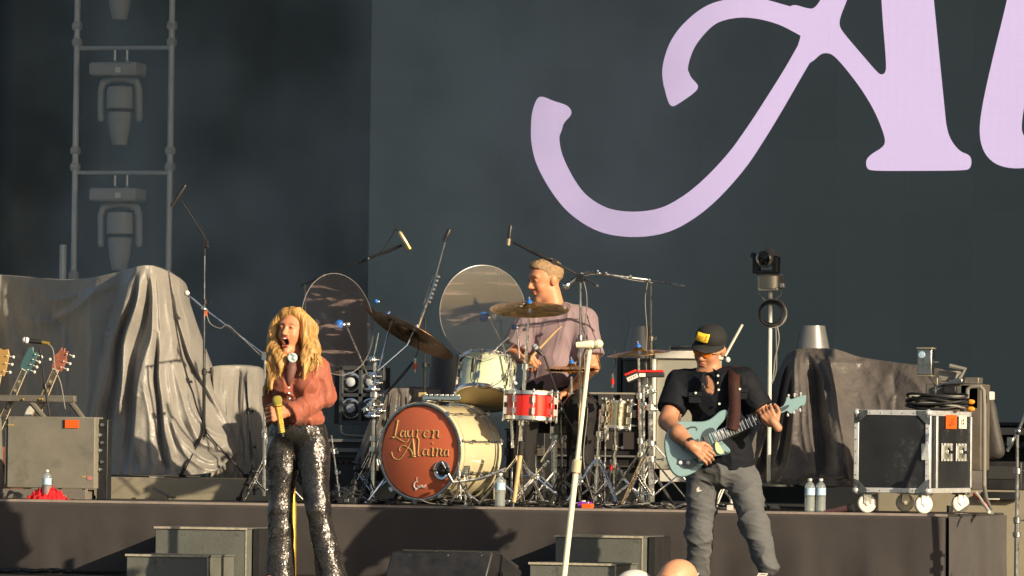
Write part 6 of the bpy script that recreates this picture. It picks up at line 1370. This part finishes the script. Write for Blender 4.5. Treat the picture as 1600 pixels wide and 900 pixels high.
for k in range(7):
    R_2 = .070+.008*(k%3); c_ = P(1205+(k%3), 488+(k%2)*3, yp-.03+.01*(k%3)); MB().tube([c_+RT*R_2*1.05*math.cos(a)+UP*R_2*1.0*math.sin(a) for a in [2*math.pi*i/24 for i in range(25)]], .0045, 6, caps=False).build('loop', [M['cable'],M['cable'],M['cable_grey']][k%3], cy, angle=180)
cable('tail', [P(1214,508,yp), P(1217,530,yp), P(1211,560,yp), P(1209,580,yp), P(1206,600,yp)], .005, M['cable_grey'], parent=cy); cable('tail', [P(1212,508,yp), P(1213,540,yp), P(1213,575,yp), P(1208,596,yp)], .004, M['cable_grey'], parent=cy)
# ================================================================ cone-nosed lights standing behind the kit
cone_m = mat('grey_cone', (.20,.20,.195), .38, .35, var=.1, vscale=6)
def conelight(uc, vt, vb, wt, wb, Y, label, zf=ZP, cone_m=cone_m):
    c = P(uc, vb, Y); k = .0041*(Y+40)/41; h = (vb-vt)*k; o = thing('beam_light', label, 'stage light', (c.x, c.y, zf), 'beam lights pointing upwards')
    MB().lathe(c, z0, [(wb/2*k,0),(wb/2*k*.99,.01),(wt/2*k*1.02,h*.96),(wt/2*k,h),(wt/2*k*.85,h),(wt/2*k*.8,h-.02),(0,h-.021)], 40).build('head', cone_m, o)
    MB().lathe(c-z0*.02, z0, [(wb/2*k*1.02,0),(wb/2*k*1.05,.01),(wb/2*k*1.02,.02)], 40).build('rim', mh_d, o)
    b_ = c.z-zf-.02
    for s_ in (-1, 1): MB().box((c.x+s_*(wb/2*k+.015), c.y, zf+.1+(b_-.05)/2), (.03,.08,max(.05,b_-.10))).build('yoke_arm', mh_d, o, bevel=.005)
    MB().box((c.x,c.y,zf+.06), (wb*k*1.5,.26,.12)).build('base', mh_d, o, bevel=.01); MB().lathe((c.x,c.y,zf+.16), z0, [(wb*k*.3,0),(wb*k*.5,.06),(wb/2*k,c.z-zf-.16-.02)], 32).build('body', mh_d, o)
conelight(1270, 510, 549, 36, 52, 3.25, 'grey cone nosed light sticking up out of the right cover')
conelight(999, 511, 560, 32, 52, 3.0, 'grey cone nosed light behind the small right cymbal')
conelight(700, 555, 640, 52, 66, 2.9, 'dark cone nosed light behind the rack tom and left of it', cone_m=mat('dark_cone', (.03,.035,.045), .5))
# beige tall box behind the guitarist
bx0, bx1 = P(1024,740,1.95), P(1098,740,1.95); zt1 = P(1050,561,1.95).z; ab = thing('amp_box', 'tall beige box with a white lid directly behind the guitarist', 'box', ((bx0.x+bx1.x)/2, 2.1, ZP))
MB().span((bx0.x,1.95,ZP+.10),(bx1.x,2.4,zt1)).build('cabinet', M['beige'], ab, bevel=.006)
MB().span((bx0.x-.01,1.93,zt1+.003),(bx1.x+.01,2.42,zt1+.052)).build('lid', M['white'], ab, bevel=.005)
MB().span((bx0.x-.025,1.92,ZP+.10),(bx0.x-.004,1.97,zt1)).build('corner_post', M['white'], ab, bevel=.004)
MB().span((bx0.x+.04,1.9,ZP+.02),(bx1.x+.1,2.4,ZP+.096)).build('base', M['white'], ab, bevel=.004)
zz_ = P(1050,549,2.1).z; boxy('small_case', 'thin grey device on top of the white lidded box', 'device', (P(1066,550,2.1).x, 2.15, zt1+.052+.02), (.16,.15,.036), M['steel'], [('front_plate',(0,-.078,0),(.14,.003,.02),M['black_plastic'])])
# four lamp blinder
BY = 1.95; bl = thing('blinder_light', 'black four lamp floor light standing right of the singer', 'stage light', fl(562,BY,ZP))
blm = mat('blinder_frame', (.075,.08,.085), .45, .3)
def bp_(u, v, dy=0): return P(u, v, BY+dy)
MB().span(bp_(534,662,.2), bp_(598,574,.03)).build('housing', M['black_plastic'], bl, bevel=.006)
fr_ = MB()
for (u0,v0,u1,v1) in ((533,578,599,572),(533,664,599,658),(532,664,536,572),(562,660,566,575),(594,664,600,572),(536,620,598,615)): fr_.span(bp_(u0,v0,.03), bp_(u1,v1,-.01))
fr_.build('front_frame', blm, bl, bevel=.002)
for u in (549, 580):
    for v in (597, 638):
        c_ = bp_(u, v, .02); lp = MB().ring(c_, (0,-1,0), [(.066,0),(.066,.014),(.058,.016),(.05,.006),(.03,-.02),(0,-.03)], 28).build('reflector', M['chrome'], bl)
        MB().lathe(c_+V(0,-.012,0), (0,-1,0), [(.030,-.02),(.030,.012),(.02,.018),(0,.02)], 20).build('lamp', mat('lamp_grey', (.5,.53,.56), .3), lp)
MB().tube([bp_(533,664,-.02), bp_(534,676,-.02), bp_(540,680,-.02), bp_(572,682,-.02)], .010, 8).build('yoke', mat('yoke_tan', (.35,.32,.24), .4, .5), bl)
# dark equipment racks behind the kit with pale shelf edges
def rack(u0, u1, v0, Y, shelves, label, m=None, zf=ZR, extra=()):
    a_, b_ = P(u0, v0, Y), P(u1, v0, Y); o = thing('equipment_rack', label, 'rack', ((a_.x+b_.x)/2, Y+.2, zf)); W = b_.x-a_.x
    MB().span((a_.x,Y+.02,zf+.003),(b_.x,Y+.5,a_.z-.02)).build('cabinet', m or M['black_plastic'], o, bevel=.004)
    for k, (v, h, mm) in enumerate(shelves):
        z = P((u0+u1)/2, v, Y).z; MB().span((a_.x-.004,Y-.004-.003*(k%2),z-h),(b_.x+.004,Y+.018,z)).build('shelf_edge', mm, o, bevel=.002)
    for (v, n_, h, mm) in extra:
        z = P((u0+u1)/2, v, Y).z
        for k in range(n_): 
            x = lerp(a_.x+.03, b_.x-.03, (k+.5)/n_); MB().box((x,Y+.010,z), (W/n_*.62,.02,h)).build('panel', mm, o, bevel=.002)
    return o
grey_e = mat('shelf_grey', (.20,.20,.19), .5, .3); g2 = mat('shelf_dark', (.06,.055,.05), .6)
rack(512, 572, 684, 1.55, [(686,.02,grey_e),(700,.028,grey_e),(712,.012,g2)], 'low black rack with two pale shelf edges right of the singer\'s hips', extra=[(722,5,.016,mat('red_dark', (.07,.03,.03), .6))])
rack(855, 1004, 612, 2.0, [(613,.012,mat('shelf_beige', (.34,.31,.26), .5)),(640,.05,g2),(663,.012,grey_e),(711,.012,grey_e),(727,.010,g2)], 'wide dark rack with thin pale shelves behind the hi-hat and metal drum', extra=[(625,4,.07,g2),(688,5,.11,mat('rack_brown',(.05,.042,.038),.7)),(745,7,.05,M['black_metal'])])
rack(790, 850, 668, 1.75, [(670,.012,g2),(700,.05,mat('rack_tan',(.11,.095,.085),.7)),(735,.05,g2)], 'dark rack directly behind the red snare\'s crossed stand')
# dark cloth beside the bass drum
drape('cloth_cover', [(594,612,1.6,552,722,1.5),(606,607,1.5,568,726,1.35),(625,606,1.6,604,740,1.5),(650,606,1.7,640,742,1.6),(690,608,1.8,690,742,1.7)], M['cover_dark'], 'dark brown cloth hanging behind the left edge of the bass drum', [([(606,607),(590,660),(566,722)],4,7,.06),([(614,608),(604,660),(588,730)],3,6,.05),([(601,612),(582,665),(556,722)],3,4,.04),([(626,608),(620,650),(606,730)],4,7,.04)], 51, N=120, K=60, zfloor=ZR+.02)
# ================================================================ left: guitar case, rack, guitars
ga, gb_ = PX(10, .35, ZR), PX(147, .35, ZR); z0g, z1g = P(80,763,.35).z, P(80,651,.35).z
gcs = thing('road_case', 'grey scuffed road case with orange tape at the far left', 'case', ((ga.x+gb_.x)/2, .6, ZR))
casem = mat('scuffed_grey', (.20,.185,.15), .6, var=.12, vscale=5, dirt=(.11,.10,.085), dscale=7, bump=.1)
MB().span((ga.x,.35,z0g),(gb_.x,.50,z1g)).build('case_body', casem, gcs, bevel=.006)
MB().span((ga.x-.02,.36,z0g+.02),(ga.x-.003,.49,z1g-.02)).build('side_panel', mat('case_side', (.13,.12,.11), .6, var=.2), gcs, bevel=.003)
MB().span((ga.x-.02,.33,ZR+.003),(gb_.x-.05,.49,z0g-.006)).build('base_board', mat('case_base', (.17,.15,.13), .6, dirt=(.4,.33,.2), dscale=20), gcs, bevel=.003)
a_, b_ = P(102,656,.348), P(123,669,.348)
MB().span((a_.x,.344,b_.z),(b_.x,.3475,a_.z)).build('orange_tape', M['orange_tape'], gcs); MB().span((a_.x-.012,.344,b_.z),(a_.x-.002,.3475,a_.z)).build('dark_tape', M['black_plastic'], gcs)
a_ = P(140,747,.348); MB().box(a_, (.03,.003,.025)).build('sticker', mat('pink_sticker', (.5,.2,.2), .5), gcs); MB().box(P(131,745,.348), (.03,.003,.008)).build('sticker', mat('yellow_sticker', (.5,.35,.1), .5), gcs); MB().box(P(17,664,.348), (.04,.003,.008)).build('sticker', MATS['yellow_sticker'], gcs)
rk = thing('guitar_rack', 'grey metal rack frame holding the guitars at the far left', 'guitar rack', (ga.x+.2, .95, ZR)); rkm = mat('rack_frame', (.17,.155,.13), .5, .2, var=.1)
MB().box(lerp(P(-30,622,.95), P(118,623,.95), .5), ((P(118,622,.95)-P(-30,622,.95)).length,.05,.042)).build('top_rail', rkm, rk, bevel=.004)
for (u0,v0,u1,v1,dy) in ((112,630,130,654,0),(50,630,72,656,0),(-8,628,-2,660,0)): MB().tube([P(u0,v0,.95), P(u1,v1,.92), PX(u1+4,.9,ZR+.01)], .020, 8).build('leg', rkm, rk)
for u in (36,62,66): MB().ball(P(u, 624, .92), .008, 8).build('bolt', M['gold'], rk)
def headguitar(nut, top, wn, wt, fm, bm, pegs, label, peg_side, hcol, shape, Y=1.0):
    a_, t_ = P(*nut, Y), P(*top, Y); d_ = (t_-a_).normalized(); sd_ = d_.cross(V(0,-1,0)).normalized(); o = thing('guitar', label, 'guitar', PX(nut[0]-30, Y+.1, ZR), 'guitars in the rack')
    k = 1/250; low = a_ - d_*.62
    def quad(p0, w0, p1, w1, y0, y1): return MB().add([p0-sd_*w0/2+V(0,y0,0), p0+sd_*w0/2+V(0,y0,0), p1+sd_*w1/2+V(0,y0,0), p1-sd_*w1/2+V(0,y0,0), p0-sd_*w0/2+V(0,y1,0), p0+sd_*w0/2+V(0,y1,0), p1+sd_*w1/2+V(0,y1,0), p1-sd_*w1/2+V(0,y1,0)], [(0,1,2,3),(7,6,5,4),(0,4,5,1),(1,5,6,2),(2,6,7,3),(3,7,4,0)])
    quad(low, wn*1.35*k, a_, wn*k, 0, .02).build('neck', fm, o, bevel=.003)
    for s_ in (-1,1): MB().tube([low+sd_*s_*wn*1.35*k/2+V(0,-.001,0), a_+sd_*s_*wn*k/2+V(0,-.001,0)], .0032, 6).build('binding', bm, o)
    for i in range(14):
        q_ = a_-d_*(.034*i+.0008*i*i*-.6); MB().box(q_+V(0,-.002,0), (wn*k*1.02,.003,.003), (sd_, V(0,1,0), d_)).build('fret', M['chrome'], o)
        if i in (2,4,6,8): MB().box(q_-d_*.016+V(0,-.002,0), (wn*k*.55,.002,.018), (sd_, V(0,1,0), d_)).build('inlay', bm, o)
    MB().box(a_+V(0,-.003,0), (wn*k*1.1,.006,.006), (sd_, V(0,1,0), d_)).build('nut', M['white'], o)
    L_ = (t_-a_).length; hp = [a_+sd_*(x*wt*k)+d_*(y*L_) for x, y in shape]
    MB().prism([Vector(p)+V(0,-.002,0) for p in hp], (0,.018,0)).build('headstock', hcol, o, bevel=.003)
    for (x, y) in pegs:
        q_ = a_+sd_*(x*wt*k)+d_*(y*L_); MB().tube([q_+V(0,.012,0), q_+sd_*(.022 if x > 0 else -.022)+V(0,.012,0)], .003, 6).ball(q_+sd_*(.028 if x > 0 else -.028)+V(0,.012,0), .0105, 10, (1,.6,1)).tube([q_-sd_*x*.02+V(0,-.003,0), q_-sd_*x*.02+V(0,-.014,0)], .004, 8).build('tuning_peg', M['white'], o)
    for i in range(6): 
        x = (i-2.5)/5*.8; MB().tube([low+sd_*x*wn*1.3*k+V(0,-.006,0), a_+sd_*x*wn*k+V(0,-.007,0)], .0008, 4).build('string', M['steel'], o)
    # body below, hidden behind the case
    c_ = low-d_*.15; pts = chaikin([c_+sd_*(x*.17)+d_*(y*.22) for x, y in ((-1,-.9),(0,-1.1),(1,-.9),(.85,0),(1,.7),(.3,.95),(-.3,.95),(-1,.7),(-.85,0))], 3)
    MB().prism([p+V(0,.0,0) for p in pts], (0,.05,0)).build('guitar_body', hcol, o, bevel=.004)
    return o
cher = mat('cherry_wood', (.33,.11,.07), .25, var=.35, vscale=25, coat=.8); rosew = mat('rosewood', (.10,.055,.035), .5, var=.3); ivory = mat('ivory', (.62,.52,.33), .4)
op = [(-.42,0),(-.50,.2),(-.55,.62),(-.40,.70),(-.30,1.0),(-.08,.88),(.0,1.04),(.10,.88),(.34,.98),(.42,.70),(.52,.6),(.50,.2),(.42,0)]
headguitar((87,578),(101,545), 10, 20, rosew, ivory, [(.5,.22),(.5,.5),(.52,.85),(-.5,.3)], 'guitar with a cherry red headstock at the left, rightmost in the rack', 1, cher, op)
teal = mat('dark_teal', (.06,.135,.15), .3, coat=.6)
headguitar((38,578),(52,546), 9, 18, mat('dark_board', (.06,.055,.06), .5), ivory, [(.5,.1),(.52,.35),(.55,.6),(.55,.85)], 'guitar with a slender blue green headstock, second from the right in the rack', 1, teal, [(-.5,0),(-.55,.5),(-.45,1.0),(-.1,1.1),(.1,.9),(.35,.95),(.6,.9),(.55,.2),(.3,-.25),(.25,0)])
headguitar((-3,586),(6,545), 11, 24, rosew, ivory, [(.45,.2),(.47,.5),(.45,.78)], 'guitar cut off by the left edge of the picture with a gold edged headstock', 1, mat('gold_brown_wood', (.45,.27,.09), .3, coat=.6), [(-.42,0),(-.5,.5),(-.45,1.0),(.0,.95),(.30,1.03),(.45,.85),(.48,.3),(.42,0)])
# white body part seen through the rack
wg = thing('guitar', 'white guitar body glimpsed under the rack rail at far left', 'guitar', fl(46,1.2)); pts = chaikin([P(u,v,1.15) for u, v in ((34,660),(38,642),(44,634),(52,632),(57,642),(62,660),(60,740),(36,740))], 2); MB().prism(pts, (0,.05,0)).build('guitar_body', M['white'], wg, bevel=.01); MB().box(P(44,670,1.14), (.03,.008,.1)).build('pickup', M['black_plastic'], wg)
# black processor rack with small lights behind the case
pr_ = thing('effects_rack', 'black equipment rack with small knobs right of the grey road case', 'rack', fl(158,.9)); a_, b_ = P(151,742,.42), P(169,655,.42)
MB().span((a_.x,.42,ZR+.003),(b_.x,.50,b_.z)).build('cabinet', M['black_plastic'], pr_, bevel=.006)
for k, v in enumerate((664,680,692,704,722,734)): MB().lathe(P(160-(k%2)*3, v, .418), (0,-1,0), [(.013,0),(.011,.012),(0,.014)], 12).build('knob', M['chrome'] if k % 2 else M['steel'], pr_)
# drumstick-like black rods on the riser behind the left edge
sk = thing('black_rod', 'black rod lying slanted against the platform step, left part of the riser', 'rod', P(268,776,1.2)); MB().tube([P(241,763,1.55), P(270,777,1.2)], .010, 8).build('rod_body', M['black_metal'], sk); MB().box(P(268,777,1.18), (.05,.03,.012)).build('foot', M['black_rubber'], sk)
wt_ = thing('white_strip', 'thin white label strip on the platform edge below the large cover', 'strip', P(244,747,YR)); a_, b_ = P(233,748,YR+.0), P(255,746,YR); MB().span((a_.x,YR-.002,ZP+.001),(b_.x,YR+.03,ZP+.006)).build('strip', M['white'], wt_)
st = stand('mic_stand', 'small silver stand foot on the riser right of the singer\'s hips', 'microphone stand', fl(532,1.0), P(518,680,1.0), .006, M['chrome'], MG, .2, .1, double=False)
st = stand('mic_stand', 'black low stand on the riser between the singer and the clamp column', 'microphone stand', fl(548,.35), P(562,715,.5), .012, M['black_metal'], MG, .2, .1)
st2 = stand('mic_stand', 'black boom stand standing in front of the small cover', 'microphone stand', fl(398,1.2), P(384,596,1.3), .007, M['black_metal'], MG, .2, .2, double=False)
# ================================================================ stage smoke drifting round the left tower
sv = bpy.data.materials.new('stage_smoke'); sv.use_nodes = True; n = sv.node_tree.nodes; l = sv.node_tree.links; n.clear()
out = n.new('ShaderNodeOutputMaterial'); pv_ = n.new('ShaderNodeVolumePrincipled'); pv_.inputs['Color'].default_value = (.72,.87,.98,1); pv_.inputs['Anisotropy'].default_value = .2
tcs = n.new('ShaderNodeTexCoord'); nzs = n.new('ShaderNodeTexNoise'); nzs.inputs['Scale'].default_value = .9; nzs.inputs['Detail'].default_value = 3; l.new(tcs.outputs['Object'], nzs.inputs['Vector'])
ms = n.new('ShaderNodeMapRange'); ms.inputs[1].default_value = .42; ms.inputs[2].default_value = .72; ms.inputs[3].default_value = .03; ms.inputs[4].default_value = .25; l.new(nzs.outputs[0], ms.inputs[0]); sx_ = n.new('ShaderNodeSeparateXYZ'); l.new(tcs.outputs['Object'], sx_.inputs[0]); mr_ = n.new('ShaderNodeMapRange'); mr_.inputs[1].default_value = -2.0; mr_.inputs[2].default_value = .2; mr_.inputs[3].default_value = 2.3; mr_.inputs[4].default_value = .16; l.new(sx_.outputs[0], mr_.inputs[0])
mm2 = n.new('ShaderNodeMath'); mm2.operation = 'MULTIPLY'; l.new(ms.outputs[0], mm2.inputs[0]); l.new(mr_.outputs[0], mm2.inputs[1]); l.new(mm2.outputs[0], pv_.inputs['Density']); l.new(pv_.outputs[0], out.inputs['Volume'])
tag(MB().span((-5.2,4.6,.65), (6,6.95,7.8)).build('stage_smoke', sv, smooth=False), 'thin grey stage smoke drifting round the left lighting tower', 'smoke', kind='stuff')
sc.cycles.volume_bounces = 3; sc.cycles.volume_step_rate = 4; sc.cycles.volume_max_steps = 48
